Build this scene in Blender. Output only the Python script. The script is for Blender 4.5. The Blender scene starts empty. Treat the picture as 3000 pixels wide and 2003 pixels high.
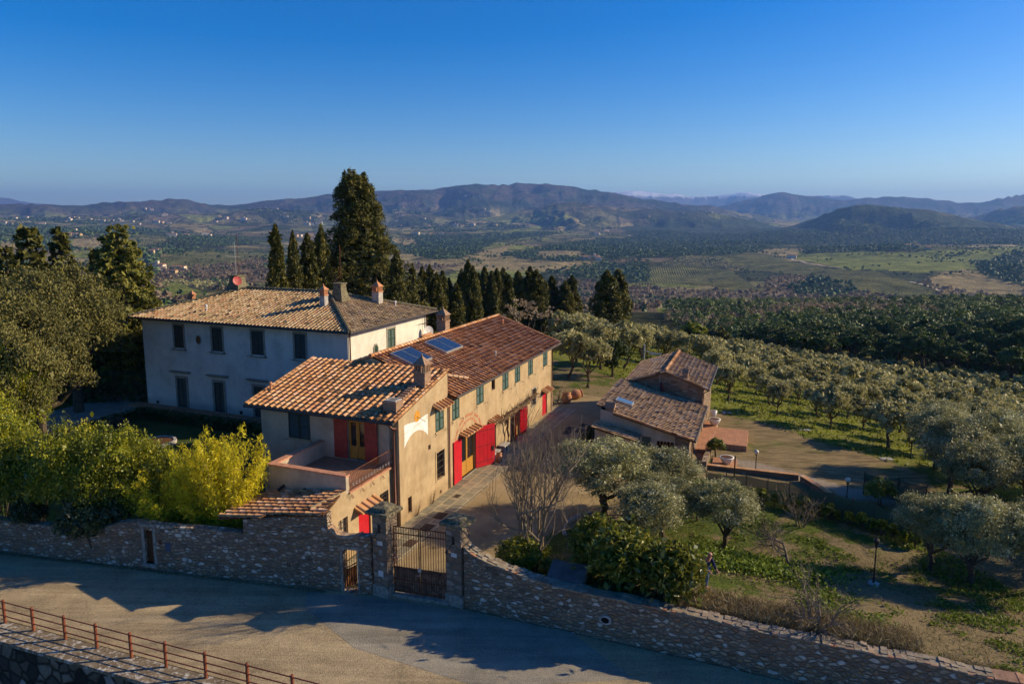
import bpy, math, random
import numpy as np
from mathutils import Vector, Matrix
sc = bpy.context.scene
COL = sc.collection
rng = np.random.default_rng(7)
random.seed(7)
R_ = math.radians

# ------------------------------------------------------------------ camera
CAM_H = 16.5
F_, PX, PY = 2070.0, 1500.0, 950.0            # photograph is 3000 x 2003
TILT = math.atan(310 / 2070.0)
cam = bpy.data.cameras.new('camera')
cam.sensor_width = 36.0
cam.lens = 36.0 * F_ / 3000.0
cam.shift_y = -(1001.5 - PY) / 3000.0
cam.clip_start = 0.5
cam.clip_end = 80000.0
co = bpy.data.objects.new('camera', cam)
COL.objects.link(co)
co.location = (0, 0, CAM_H)
co.rotation_euler = (R_(90) - TILT, 0, 0)
sc.camera = co

# ------------------------------------------------------------------ sky, sun, exposure
SUN_EL, SUN_AZ = R_(25.0), R_(79.3)           # azimuth clockwise from +Y
w = bpy.data.worlds.new('World')
sc.world = w
w.use_nodes = True
wn = w.node_tree
bg = wn.nodes['Background']
sky = wn.nodes.new('ShaderNodeTexSky')
sky.sky_type = 'NISHITA'
sky.sun_disc = False
sky.sun_elevation = SUN_EL
sky.sun_rotation = SUN_AZ
sky.altitude = 300
sky.air_density = 1.0
sky.dust_density = 0.7
sky.ozone_density = 4.0
hsv = wn.nodes.new('ShaderNodeHueSaturation')
hsv.inputs['Hue'].default_value = 0.514
hsv.inputs['Value'].default_value = 0.61
hsv.inputs['Saturation'].default_value = 1.5
wn.links.new(sky.outputs[0], hsv.inputs['Color'])
wn.links.new(hsv.outputs[0], bg.inputs['Color'])
bg.inputs['Strength'].default_value = 0.15
sl = bpy.data.lights.new('sun', 'SUN')
sl.energy = 4.4
sl.angle = R_(0.53)
sl.color = (1.0, 0.82, 0.54)
so = bpy.data.objects.new('sun', sl)
COL.objects.link(so)
sd = Vector((math.sin(SUN_AZ) * math.cos(SUN_EL), math.cos(SUN_AZ) * math.cos(SUN_EL), math.sin(SUN_EL)))
so.rotation_euler = sd.to_track_quat('Z', 'Y').to_euler()
so.location = sd * 200
vs = sc.view_settings
vs.view_transform = 'Standard'
vs.look = 'None'
vs.exposure = 0.66
vs.gamma = 1.0
sc.render.engine = 'CYCLES'
cy = sc.cycles
cy.max_bounces = 5
cy.diffuse_bounces = 2
cy.glossy_bounces = 2
cy.transmission_bounces = 3
cy.transparent_max_bounces = 8
cy.volume_bounces = 0
cy.use_adaptive_sampling = True
cy.adaptive_threshold = 0.02
cy.adaptive_min_samples = 16
cy.time_limit = 780
cy.use_denoising = True
cy.caustics_reflective = False
cy.caustics_refractive = False
cy.sample_clamp_indirect = 4.0

# ------------------------------------------------------------------ geometry of the photograph
_c, _s = math.cos(TILT), math.sin(TILT)
CAM = np.array([0, 0, CAM_H])


def ray(x, y):
    a, b = (x - PX) / F_, -(y - PY) / F_
    return np.array([a, _c + b * _s, b * _c - _s])


def onz(x, y, z=0.0):
    d = ray(x, y)
    return CAM + d * ((z - CAM_H) / d[2])


def at_r(x, y, r):                              # the point seen at a pixel, r metres away over the ground
    d = ray(x, y)
    return CAM + d * (r / math.hypot(d[0], d[1]))


AZ = math.atan2(845, F_ * _c + 310 * _s)
D1 = np.array([math.sin(AZ), math.cos(AZ), 0])
D2 = np.array([-math.cos(AZ), math.sin(AZ), 0])
A0 = np.array([-6.02, 36.29, 0.0])              # near corner of the farmhouse
ROTF = math.pi / 2 - AZ


def W(u, v, z=0.0):                             # farm axes to world
    return A0 + D1 * u + D2 * v + np.array([0, 0, z])


def UV(x, y):
    p = np.array([x - A0[0], y - A0[1], 0])
    return p @ D1, p @ D2


# ------------------------------------------------------------------ mesh helpers
class MB:
    def __init__(s):
        s.v, s.f, s.t = [], [], []

    def face(s, pts, t=0.0):
        i = len(s.v)
        s.v += [tuple(p) for p in pts]
        s.f.append(tuple(range(i, i + len(pts))))
        s.t.append(t)

    def box(s, x0, x1, y0, y1, z0, z1, t=0.0):
        if x0 > x1: x0, x1 = x1, x0
        if y0 > y1: y0, y1 = y1, y0
        i = len(s.v)
        s.v += [(x0, y0, z0), (x1, y0, z0), (x1, y1, z0), (x0, y1, z0), (x0, y0, z1), (x1, y0, z1), (x1, y1, z1), (x0, y1, z1)]
        for q in ((3, 2, 1, 0), (4, 5, 6, 7), (0, 1, 5, 4), (1, 2, 6, 5), (2, 3, 7, 6), (3, 0, 4, 7)):
            s.f.append(tuple(i + k for k in q))
            s.t.append(t)

    def obox(s, O, a, n, a0, a1, n0, n1, z0, z1, t=0.0):    # box in a wall frame: a along, n outward
        O, a, n = np.array(O, float), np.array(a, float), np.array(n, float)
        i = len(s.v)
        for z in (z0, z1):
            for (p, q) in ((a0, n0), (a1, n0), (a1, n1), (a0, n1)):
                c = O + a * p + n * q
                s.v.append((c[0], c[1], c[2] + z))
        for q in ((3, 2, 1, 0), (4, 5, 6, 7), (0, 1, 5, 4), (1, 2, 6, 5), (2, 3, 7, 6), (3, 0, 4, 7)):
            s.f.append(tuple(i + k for k in q))
            s.t.append(t)

    def prism(s, poly, ext, t=0.0):                         # 3-d polygon swept by a vector
        n = len(poly)
        P = [np.array(p, float) for p in poly]
        e = np.array(ext, float)
        i = len(s.v)
        s.v += [tuple(p) for p in P] + [tuple(p + e) for p in P]
        s.f.append(tuple(i + k for k in range(n))[::-1]); s.t.append(t)
        s.f.append(tuple(i + n + k for k in range(n))); s.t.append(t)
        for k in range(n):
            j = (k + 1) % n
            s.f.append((i + k, i + j, i + n + j, i + n + k)); s.t.append(t)

    def tube(s, pts, r, n=6, t=0.0, caps=True):
        P = [Vector(p) for p in pts]
        rr = r if isinstance(r, (list, tuple, np.ndarray)) else [r] * len(P)
        i = len(s.v)
        up = Vector((0.013, 0.021, 1))
        for k, p in enumerate(P):
            d = (P[min(k + 1, len(P) - 1)] - P[max(k - 1, 0)])
            if d.length < 1e-9: d = Vector((0, 0, 1))
            d.normalize()
            x = d.cross(up)
            if x.length < 0.05: x = d.cross(Vector((1, 0.1, 0)))
            x.normalize()
            y = d.cross(x)
            for m in range(n):
                a = 2 * math.pi * m / n
                q = p + (x * math.cos(a) + y * math.sin(a)) * rr[k]
                s.v.append(tuple(q))
        for k in range(len(P) - 1):
            for m in range(n):
                a, b = i + k * n + m, i + k * n + (m + 1) % n
                s.f.append((a, b, b + n, a + n)); s.t.append(t)
        if caps:
            s.f.append(tuple(i + m for m in range(n))); s.t.append(t)
            s.f.append(tuple(i + (len(P) - 1) * n + m for m in range(n))[::-1]); s.t.append(t)

    def lathe(s, prof, c=(0, 0, 0), n=14, t=0.0):           # profile of (radius, height)
        i = len(s.v)
        for (r, z) in prof:
            for m in range(n):
                a = 2 * math.pi * m / n
                s.v.append((c[0] + r * math.cos(a), c[1] + r * math.sin(a), c[2] + z))
        for k in range(len(prof) - 1):
            for m in range(n):
                a, b = i + k * n + m, i + k * n + (m + 1) % n
                s.f.append((a, b, b + n, a + n)); s.t.append(t)
        s.f.append(tuple(i + m for m in range(n))[::-1]); s.t.append(t)
        s.f.append(tuple(i + (len(prof) - 1) * n + m for m in range(n))); s.t.append(t)

    def off(s, o):
        s.v = [(p[0] - o[0], p[1] - o[1], p[2] - o[2]) for p in s.v]
        return s


def link(name, me, parent=None):
    o = bpy.data.objects.new(name, me)
    COL.objects.link(o)
    if parent is not None:
        o.parent = parent
    return o


def obj(name, mb, m, parent=None, smooth=False, loc=None):
    me = bpy.data.meshes.new(name)
    me.from_pydata(mb.v, [], mb.f)
    me.materials.append(m)
    if any(mb.t):
        at = me.attributes.new('tint', 'FLOAT', 'FACE')
        at.data.foreach_set('value', np.array(mb.t, np.float32))
    if smooth:
        me.polygons.foreach_set('use_smooth', [True] * len(me.polygons))
    me.update()
    o = link(name, me, parent)
    if loc is not None:
        o.location = loc
    return o


def mesh_np(name, V, Q, m, tint=None, smooth=False, cols=None, fl=None):
    V = np.asarray(V, np.float32)
    Q = np.asarray(Q, np.int32)
    k = Q.shape[1]
    me = bpy.data.meshes.new(name)
    me.vertices.add(len(V))
    me.vertices.foreach_set('co', V.ravel())
    me.loops.add(Q.size)
    me.loops.foreach_set('vertex_index', Q.ravel())
    me.polygons.add(len(Q))
    me.polygons.foreach_set('loop_start', np.arange(0, Q.size, k, dtype=np.int32))
    me.update(calc_edges=True)
    me.validate()
    if tint is not None:
        at = me.attributes.new('tint', 'FLOAT', 'FACE')
        at.data.foreach_set('value', np.asarray(tint, np.float32))
    if cols is not None:
        at = me.attributes.new('Col', 'FLOAT_COLOR', 'POINT')
        at.data.foreach_set('color', np.asarray(cols, np.float32).ravel())
    for nme, arr in (fl or {}).items():
        at = me.attributes.new(nme, 'FLOAT', 'POINT')
        at.data.foreach_set('value', np.asarray(arr, np.float32))
    if smooth:
        me.polygons.foreach_set('use_smooth', np.ones(len(Q), bool))
    me.materials.append(m)
    return me


def tag(o, label=None, cat=None, group=None, kind=None):
    if label: o['label'] = label
    if cat: o['category'] = cat
    if group: o['group'] = group
    if kind: o['kind'] = kind
    return o


def thing(name, label, cat, loc=(0, 0, 0), rotz=0.0, group=None):
    o = bpy.data.objects.new(name, None)
    COL.objects.link(o)
    o.empty_display_size = 0.3
    o.location = loc
    o.rotation_euler = (0, 0, rotz)
    return tag(o, label, cat, group)


def dup(root, loc, rotz=0.0, scale=None, label=None):
    r = root.copy()
    COL.objects.link(r)
    r.location = loc
    r.rotation_euler = (0, 0, rotz)
    if scale is not None: r.scale = scale
    if label: r['label'] = label
    for ch in list(root.children):
        c = ch.copy()
        COL.objects.link(c)
        c.parent = r
        for g in list(ch.children):
            d = g.copy()
            COL.objects.link(d)
            d.parent = c
    return r


# ------------------------------------------------------------------ materials
def newmat(name, rough=0.8, spec=0.3):
    m = bpy.data.materials.new(name)
    m.use_nodes = True
    nt = m.node_tree
    b = nt.nodes['Principled BSDF']
    b.inputs['Roughness'].default_value = rough
    b.inputs['Specular IOR Level'].default_value = spec
    return m, nt, b


def nd(nt, typ, ins=None, **kw):
    n = nt.nodes.new(typ)
    for k, v in kw.items():
        setattr(n, k, v)
    for k, v in (ins or {}).items():
        if hasattr(v, 'is_output'):
            nt.links.new(v, n.inputs[k])
        else:
            n.inputs[k].default_value = v
    return n


def ramp(nt, fac, stops, interp='LINEAR'):
    n = nt.nodes.new('ShaderNodeValToRGB')
    n.color_ramp.interpolation = interp
    e = n.color_ramp.elements
    while len(e) > 1: e.remove(e[-1])
    for i, (p, c) in enumerate(stops):
        k = e[0] if i == 0 else e.new(p)
        k.position = p
        k.color = (c[0], c[1], c[2], 1)
    nt.links.new(fac, n.inputs[0])
    return n.outputs[0]


def coords(nt, kind='Object', scale=None):
    tc = nt.nodes.new('ShaderNodeTexCoord')
    out = tc.outputs[kind]
    if scale is not None:
        mp = nd(nt, 'ShaderNodeMapping', {'Vector': out, 'Scale': scale})
        out = mp.outputs[0]
    return out


def mix(nt, fac, a, b, mode='MIX'):
    n = nt.nodes.new('ShaderNodeMix')
    n.data_type = 'RGBA'
    n.blend_type = mode
    for sock, v in ((n.inputs[0], fac), (n.inputs[6], a), (n.inputs[7], b)):
        if hasattr(v, 'is_output'):
            nt.links.new(v, sock)
        else:
            sock.default_value = v if not isinstance(v, tuple) else (v[0], v[1], v[2], 1)
    return n.outputs[2]


def bump(nt, b, h, strength=0.3, dist=0.02):
    n = nd(nt, 'ShaderNodeBump', {'Height': h, 'Strength': strength, 'Distance': dist})
    nt.links.new(n.outputs[0], b.inputs['Normal'])


def noise(nt, vec, scale, detail=4.0, rough=0.55):
    return nd(nt, 'ShaderNodeTexNoise', {'Vector': vec, 'Scale': scale, 'Detail': detail, 'Roughness': rough}).outputs[0]


def m_flat(name, col, rough=0.6, spec=0.3, var=0.25, scale=3.0, metal=0.0, bmp=0.0):
    m, nt, b = newmat(name, rough, spec)
    v = coords(nt)
    n = noise(nt, v, scale, 5)
    lo = tuple(c * (1 - var) for c in col)
    hi = tuple(min(1, c * (1 + var)) for c in col)
    nt.links.new(ramp(nt, n, [(0.3, lo), (0.7, hi)]), b.inputs['Base Color'])
    b.inputs['Metallic'].default_value = metal
    if bmp: bump(nt, b, n, bmp, 0.03)
    return m


def m_plaster(name, col, stain, amount=0.5, mott=0.4, damp=0.28):
    m, nt, b = newmat(name, 0.92, 0.15)
    v = coords(nt)
    big = noise(nt, v, 0.55, 6, 0.65)
    vs_ = coords(nt, 'Object', (1.3, 1.3, 0.25))
    streak = noise(nt, vs_, 1.1, 6, 0.7)
    fine = noise(nt, v, 9.0, 3)
    c = ramp(nt, big, [(0.3, tuple(k * 0.74 for k in col)), (0.5, col), (0.72, tuple(min(1, k * 1.14) for k in col))])
    mid = noise(nt, v, 2.3, 7, 0.7)
    c = mix(nt, mott, c, ramp(nt, mid, [(0.3, (0.62, 0.58, 0.54)), (0.6, (1.06, 1.05, 1.04))]), 'MULTIPLY')
    f = ramp(nt, streak, [(0.45, (0, 0, 0)), (0.75, (amount,) * 3)])
    c = mix(nt, f, c, stain)
    zz = nd(nt, 'ShaderNodeSeparateXYZ', {0: v}).outputs[2]
    dz = nd(nt, 'ShaderNodeMath', {0: zz, 1: mid}, operation='SUBTRACT').outputs[0]
    c = mix(nt, ramp(nt, dz, [(0.0, (damp,) * 3), (0.35, (0, 0, 0))]), c, tuple(k * 0.55 for k in stain))
    c = mix(nt, 0.10, c, ramp(nt, fine, [(0.3, (0.3, 0.3, 0.3)), (0.7, (1, 1, 1))]), 'MULTIPLY')
    nt.links.new(c, b.inputs['Base Color'])
    bump(nt, b, fine, 0.25, 0.015)
    return m


def m_stone(name, stops, mortar, scale=(2.2, 2.2, 3.6), bmp=0.9, mort_w=0.06):
    m, nt, b = newmat(name, 0.95, 0.12)
    v = coords(nt, 'Object', scale)
    wn_ = nd(nt, 'ShaderNodeTexNoise', {'Vector': v, 'Scale': 1.3, 'Detail': 2.0})
    vv = nd(nt, 'ShaderNodeMixRGB', {0: 0.18, 1: v, 2: wn_.outputs[1]}).outputs[0]
    cell = nd(nt, 'ShaderNodeTexVoronoi', {'Vector': vv, 'Scale': 1.0}, feature='F1')
    edge = nd(nt, 'ShaderNodeTexVoronoi', {'Vector': vv, 'Scale': 1.0}, feature='DISTANCE_TO_EDGE')
    sep = nd(nt, 'ShaderNodeSeparateColor', {0: cell.outputs['Color']})
    c = ramp(nt, sep.outputs[0], stops)
    sp = noise(nt, coords(nt), 7.0, 6, 0.7)
    c = mix(nt, 0.55, c, ramp(nt, sp, [(0.25, (0.35, 0.33, 0.32)), (0.7, (1.15, 1.12, 1.08))]), 'MULTIPLY')
    big = noise(nt, coords(nt), 0.35, 4, 0.6)
    c = mix(nt, 0.5, c, ramp(nt, big, [(0.3, (0.55, 0.5, 0.46)), (0.65, (1.1, 1.08, 1.05))]), 'MULTIPLY')
    e = ramp(nt, edge.outputs['Distance'], [(0.0, (0, 0, 0)), (mort_w, (0.35,) * 3), (mort_w * 2.4, (1, 1, 1))])
    c = mix(nt, e, mortar, c)
    nt.links.new(c, b.inputs['Base Color'])
    h = nd(nt, 'ShaderNodeMath', {0: e, 1: sp}, operation='ADD').outputs[0]
    h = nd(nt, 'ShaderNodeMath', {0: h, 1: sep.outputs[1]}, operation='ADD').outputs[0]
    bump(nt, b, h, bmp, 0.06)
    return m


def m_tint(name, stops, rough=0.85, spec=0.2, nscale=2.5, namt=0.35, big=0.0, bigcol=(0.1, 0.09, 0.07)):
    m, nt, b = newmat(name, rough, spec)
    a = nd(nt, 'ShaderNodeAttribute', attribute_name='tint')
    c = ramp(nt, a.outputs['Fac'], stops)
    n = noise(nt, coords(nt), nscale, 6, 0.7)
    c = mix(nt, namt, c, ramp(nt, n, [(0.3, (0.3, 0.28, 0.26)), (0.65, (1.1, 1.08, 1.05))]), 'MULTIPLY')
    if big:
        n2 = noise(nt, coords(nt), 0.45, 6, 0.7)
        c = mix(nt, ramp(nt, n2, [(0.45, (0, 0, 0)), (0.7, (big,) * 3)]), c, bigcol)
    nt.links.new(c, b.inputs['Base Color'])
    return m


def m_leaf(name, stops, trans=0.3, rough=0.6, spec=0.25, patch=0.35):
    m, nt, b = newmat(name, rough, spec)
    a = nd(nt, 'ShaderNodeAttribute', attribute_name='tint')
    oi = nd(nt, 'ShaderNodeObjectInfo')
    c = ramp(nt, a.outputs['Fac'], stops)
    n = noise(nt, coords(nt), 0.8, 3)
    c = mix(nt, patch, c, ramp(nt, n, [(0.35, (0.55, 0.6, 0.5)), (0.65, (1.15, 1.1, 1.0))]), 'MULTIPLY')
    vr = nd(nt, 'ShaderNodeMapRange', {0: oi.outputs['Random'], 3: 0.82, 4: 1.15})
    c = mix(nt, 1.0, c, vr.outputs[0], 'MULTIPLY')
    nt.links.new(c, b.inputs['Base Color'])
    tr = nd(nt, 'ShaderNodeBsdfTranslucent', {'Color': c})
    mx = nd(nt, 'ShaderNodeMixShader', {0: trans, 1: b.outputs[0], 2: tr.outputs[0]})
    out = [k for k in nt.nodes if k.type == 'OUTPUT_MATERIAL'][0]
    nt.links.new(mx.outputs[0], out.inputs[0])
    return m


OCHRE = m_plaster('ochre_plaster', (0.48, 0.355, 0.205), (0.30, 0.17, 0.07), 0.55, 0.5)
CREAM = m_plaster('cream_plaster', (0.50, 0.41, 0.30), (0.32, 0.24, 0.15), 0.4)
WHITE = m_plaster('white_plaster', (0.72, 0.67, 0.58), (0.58, 0.51, 0.40), 0.3, 0.18, 0.3)
STONE = m_stone('rubble_stone', [(0.0, (0.19, 0.14, 0.10)), (0.15, (0.46, 0.36, 0.26)), (0.3, (0.36, 0.21, 0.125)), (0.45, (0.58, 0.48, 0.36)), (0.6, (0.27, 0.20, 0.15)), (0.75, (0.52, 0.34, 0.18)), (0.9, (0.70, 0.62, 0.50)), (1.0, (0.8, 0.74, 0.66))], (0.22, 0.17, 0.12), (4.4, 4.4, 8.2), 1.0, 0.085)
STONE2 = m_stone('cottage_stone', [(0.0, (0.16, 0.10, 0.07)), (0.3, (0.32, 0.22, 0.15)), (0.6, (0.26, 0.17, 0.11)), (1.0, (0.46, 0.37, 0.28))], (0.22, 0.17, 0.12), (2.6, 2.6, 6.0), 0.6)
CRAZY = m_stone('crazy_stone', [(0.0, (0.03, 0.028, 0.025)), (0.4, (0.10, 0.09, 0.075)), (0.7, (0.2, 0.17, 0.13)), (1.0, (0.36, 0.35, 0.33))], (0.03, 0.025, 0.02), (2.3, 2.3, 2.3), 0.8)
PIERST = m_stone('pier_stone', [(0.0, (0.2, 0.15, 0.11)), (0.4, (0.33, 0.25, 0.18)), (0.7, (0.26, 0.17, 0.11)), (1.0, (0.46, 0.40, 0.33))], (0.16, 0.13, 0.10), (1.8, 1.8, 5.0), 0.6)
GREYST = m_flat('grey_stone', (0.27, 0.245, 0.20), 0.95, 0.1, 0.45, 5.0, 0, 0.5)
LICHEN = m_flat('lichen_stone', (0.17, 0.145, 0.09), 0.97, 0.08, 0.75, 9.0, 0, 0.8)
SERENA = m_flat('window_stone', (0.30, 0.27, 0.215), 0.9, 0.1, 0.2, 3.0)
CAP = m_flat('terracotta_coping', (0.50, 0.24, 0.14), 0.85, 0.15, 0.25, 4.0)
TERRA = m_flat('terracotta', (0.48, 0.22, 0.11), 0.85, 0.15, 0.25, 4.0)
GREEN = m_flat('green_shutter_paint', (0.014, 0.046, 0.030), 0.45, 0.4, 0.25, 4.0)
DKGREEN = m_flat('dark_shutter_paint', (0.03, 0.042, 0.036), 0.5, 0.35, 0.25, 4.0)
RED = m_flat('red_door_paint', (0.50, 0.012, 0.022), 0.42, 0.4, 0.14, 2.0)
OLDRED = m_flat('weathered_red_paint', (0.30, 0.045, 0.03), 0.6, 0.3, 0.2, 4.0)
WOOD = m_flat('honey_wood', (0.42, 0.20, 0.03), 0.5, 0.4, 0.2, 6.0)
DKWOOD = m_flat('brown_wood', (0.10, 0.045, 0.02), 0.8, 0.2, 0.35, 6.0)
IRON = m_flat('dark_iron', (0.035, 0.025, 0.02), 0.6, 0.4, 0.3, 8.0, 0.3)
DRAIN = m_flat('drain_iron', (0.07, 0.045, 0.03), 0.8, 0.2, 0.4, 5.0)
RUST = m_flat('rusty_iron', (0.15, 0.055, 0.025), 0.85, 0.2, 0.55, 5.0)
RAILP = m_flat('rust_red_rail_paint', (0.20, 0.058, 0.028), 0.65, 0.3, 0.35, 5.0)
COPPER = m_flat('brown_copper', (0.14, 0.055, 0.035), 0.5, 0.4, 0.2, 4.0, 0.3)
GUTTER = m_flat('dark_gutter', (0.05, 0.04, 0.035), 0.6, 0.3, 0.2, 4.0)
GREYMET = m_flat('grey_metal', (0.42, 0.42, 0.40), 0.45, 0.4, 0.1, 4.0, 0.4)
WHITEP = m_flat('white_paint', (0.72, 0.70, 0.66), 0.5, 0.3, 0.08, 4.0)
PLAQUE = m_flat('pale_plaque', (0.62, 0.60, 0.58), 0.5, 0.3, 0.08, 6.0)
DARK = m_flat('dark_void', (0.012, 0.011, 0.011), 0.9, 0.05, 0.2, 3.0)
CONC = m_flat('pale_concrete', (0.38, 0.35, 0.31), 0.9, 0.1, 0.25, 5.0, 0, 0.3)
BARK = m_flat('bark', (0.10, 0.075, 0.05), 0.95, 0.08, 0.4, 6.0, 0, 0.6)
PALEBARK = m_flat('pale_bark', (0.22, 0.17, 0.115), 0.95, 0.08, 0.35, 7.0, 0, 0.5)
VINEB = m_flat('vine_bark', (0.16, 0.10, 0.055), 0.95, 0.08, 0.4, 7.0)
SUNDIALW = m_plaster('sundial_white', (0.80, 0.78, 0.74), (0.62, 0.52, 0.36), 0.5)
SUNDIALO = m_flat('sundial_orange', (0.62, 0.27, 0.03), 0.85, 0.1, 0.35, 5.0)
BRICKRED = m_flat('faded_red_lettering', (0.42, 0.17, 0.09), 0.9, 0.1, 0.35, 8.0)


def m_glass(name, col, rough=0.08):
    m, nt, b = newmat(name, rough, 0.6)
    b.inputs['Base Color'].default_value = (*col, 1)
    return m


GLASS = m_glass('dark_glass', (0.015, 0.017, 0.018))
SOLAR = m_glass('solar_glass', (0.02, 0.035, 0.075), 0.12)
SKYLT = m_glass('skylight_glass', (0.10, 0.17, 0.26), 0.1)
GLOBE = m_glass('opal_globe', (0.6, 0.55, 0.42), 0.15)


def m_brick(name, c1, c2, mortar, bw=0.26, bh=0.075):
    m, nt, b = newmat(name, 0.9, 0.15)
    v = coords(nt)
    sx = nd(nt, 'ShaderNodeSeparateXYZ', {0: v})
    h = nd(nt, 'ShaderNodeMath', {0: sx.outputs[0], 1: sx.outputs[1]}, operation='ADD')
    cv = nd(nt, 'ShaderNodeCombineXYZ', {0: h.outputs[0], 1: sx.outputs[2]})
    br = nd(nt, 'ShaderNodeTexBrick', {'Vector': cv.outputs[0], 'Color1': (*c1, 1), 'Color2': (*c2, 1), 'Mortar': (*mortar, 1), 'Scale': 1.0, 'Mortar Size': 0.012, 'Brick Width': bw, 'Row Height': bh})
    n = noise(nt, v, 6.0, 4)
    c = mix(nt, 0.5, br.outputs[0], ramp(nt, n, [(0.3, (0.45, 0.42, 0.4)), (0.7, (1.1, 1.1, 1.1))]), 'MULTIPLY')
    nt.links.new(c, b.inputs['Base Color'])
    bump(nt, b, br.outputs[1], 0.3, -0.01)
    return m


BRICK = m_brick('chimney_brick', (0.33, 0.17, 0.10), (0.42, 0.25, 0.15), (0.30, 0.24, 0.18))


def m_paving(name, c1, c2, mortar, bw, bh, msize=0.03, rot=0.0):
    m, nt, b = newmat(name, 0.85, 0.2)
    v = coords(nt)
    mp = nd(nt, 'ShaderNodeMapping', {'Vector': v, 'Rotation': (0, 0, rot)})
    br = nd(nt, 'ShaderNodeTexBrick', {'Vector': mp.outputs[0], 'Color1': (*c1, 1), 'Color2': (*c2, 1), 'Mortar': (*mortar, 1), 'Scale': 1.0, 'Mortar Size': msize, 'Brick Width': bw, 'Row Height': bh, 'Bias': 0.0}, offset=0.37)
    n = noise(nt, v, 1.6, 6, 0.7)
    c = mix(nt, 0.6, br.outputs[0], ramp(nt, n, [(0.3, (0.4, 0.4, 0.36)), (0.7, (1.15, 1.12, 1.05))]), 'MULTIPLY')
    nt.links.new(c, b.inputs['Base Color'])
    bump(nt, b, br.outputs[1], 0.35, -0.02)
    return m


FLAG = m_paving('flagstone', (0.36, 0.31, 0.20), (0.22, 0.205, 0.15), (0.56, 0.44, 0.25), 0.95, 0.62, 0.03)
QUARRY = m_paving('quarry_tile', (0.50, 0.23, 0.12), (0.42, 0.19, 0.10), (0.42, 0.27, 0.18), 0.3, 0.15, 0.012)


def m_ground(name, stops, sc1=0.6, sc2=9.0, bmp=0.4, dist=0.05, spots=None):
    m, nt, b = newmat(name, 0.95, 0.1)
    v = coords(nt)
    n1 = noise(nt, v, sc1, 8, 0.65)
    n2 = noise(nt, v, sc2, 6, 0.7)
    c = ramp(nt, n1, stops)
    c = mix(nt, 0.7, c, ramp(nt, n2, [(0.3, (0.45, 0.45, 0.45)), (0.7, (1.25, 1.25, 1.25))]), 'MULTIPLY')
    if spots:
        n3 = noise(nt, v, spots[1], 6, 0.7)
        c = mix(nt, ramp(nt, n3, [(0.52, (0, 0, 0)), (0.62, (0.85,) * 3)]), c, spots[0])
    nt.links.new(c, b.inputs['Base Color'])
    bump(nt, b, n2, bmp, dist)
    return m


def m_road(name, c0, c1, c2, crack=0.22):
    m, nt, b = newmat(name, 0.95, 0.1)
    v = coords(nt)
    n1 = noise(nt, v, 0.45, 8, 0.7)
    n2 = noise(nt, v, 22.0, 5, 0.75)
    st = noise(nt, nd(nt, 'ShaderNodeMapping', {'Vector': v, 'Rotation': (0, 0, 0.32), 'Scale': (0.12, 1.2, 1)}).outputs[0], 1.4, 6, 0.65)
    c = ramp(nt, n1, [(0.3, c0), (0.5, c1), (0.7, c2)])
    c = mix(nt, 0.6, c, ramp(nt, st, [(0.34, (0.55, 0.53, 0.5)), (0.62, (1.2, 1.18, 1.15))]), 'MULTIPLY')
    c = mix(nt, 0.85, c, ramp(nt, n2, [(0.32, (0.35, 0.35, 0.36)), (0.5, (1, 1, 1)), (0.68, (1.7, 1.65, 1.55))]), 'MULTIPLY')
    wv = nd(nt, 'ShaderNodeTexNoise', {'Vector': v, 'Scale': 1.1, 'Detail': 4.0})
    vv = nd(nt, 'ShaderNodeMixRGB', {0: 0.35, 1: v, 2: wv.outputs[1]}).outputs[0]
    vo = nd(nt, 'ShaderNodeTexVoronoi', {'Vector': vv, 'Scale': 0.42}, feature='DISTANCE_TO_EDGE')
    cr = ramp(nt, vo.outputs['Distance'], [(0.0, (0.35, 0.34, 0.33)), (0.012, (1, 1, 1))])
    c = mix(nt, crack, c, cr, 'MULTIPLY')
    dirt = noise(nt, v, 0.9, 8, 0.75)
    c = mix(nt, ramp(nt, dirt, [(0.55, (0, 0, 0)), (0.7, (0.6,) * 3)]), c, (0.30, 0.235, 0.14))
    nt.links.new(c, b.inputs['Base Color'])
    bump(nt, b, n2, 0.7, 0.03)
    return m


ROADM = m_road('worn_asphalt', (0.24, 0.19, 0.118), (0.37, 0.29, 0.175), (0.46, 0.365, 0.22))
APRON = m_road('rough_concrete', (0.20, 0.185, 0.15), (0.28, 0.255, 0.20), (0.36, 0.33, 0.26), 0.12)
GRAVEL = m_ground('tan_gravel', [(0.3, (0.26, 0.185, 0.09)), (0.5, (0.36, 0.265, 0.135)), (0.7, (0.44, 0.33, 0.18))], 0.5, 18.0, 0.6, 0.03)
PATHM = m_ground('path_gravel', [(0.3, (0.22, 0.19, 0.15)), (0.7, (0.34, 0.30, 0.24))], 1.0, 16.0, 0.5, 0.03)
LAWNM = m_ground('dry_lawn', [(0.30, (0.09, 0.10, 0.03)), (0.46, (0.17, 0.13, 0.065)), (0.7, (0.22, 0.16, 0.085))], 0.35, 6.0, 0.5, 0.06)
GRASSM = m_ground('garden_grass', [(0.35, (0.04, 0.06, 0.015)), (0.7, (0.09, 0.11, 0.03))], 0.8, 12.0, 0.5, 0.05)
# ------------------------------------------------------------------ terrain
def lattice(seed):
    g = np.random.default_rng(seed).random((257, 257))
    return g


_LT = [lattice(k) for k in range(6)]


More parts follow.
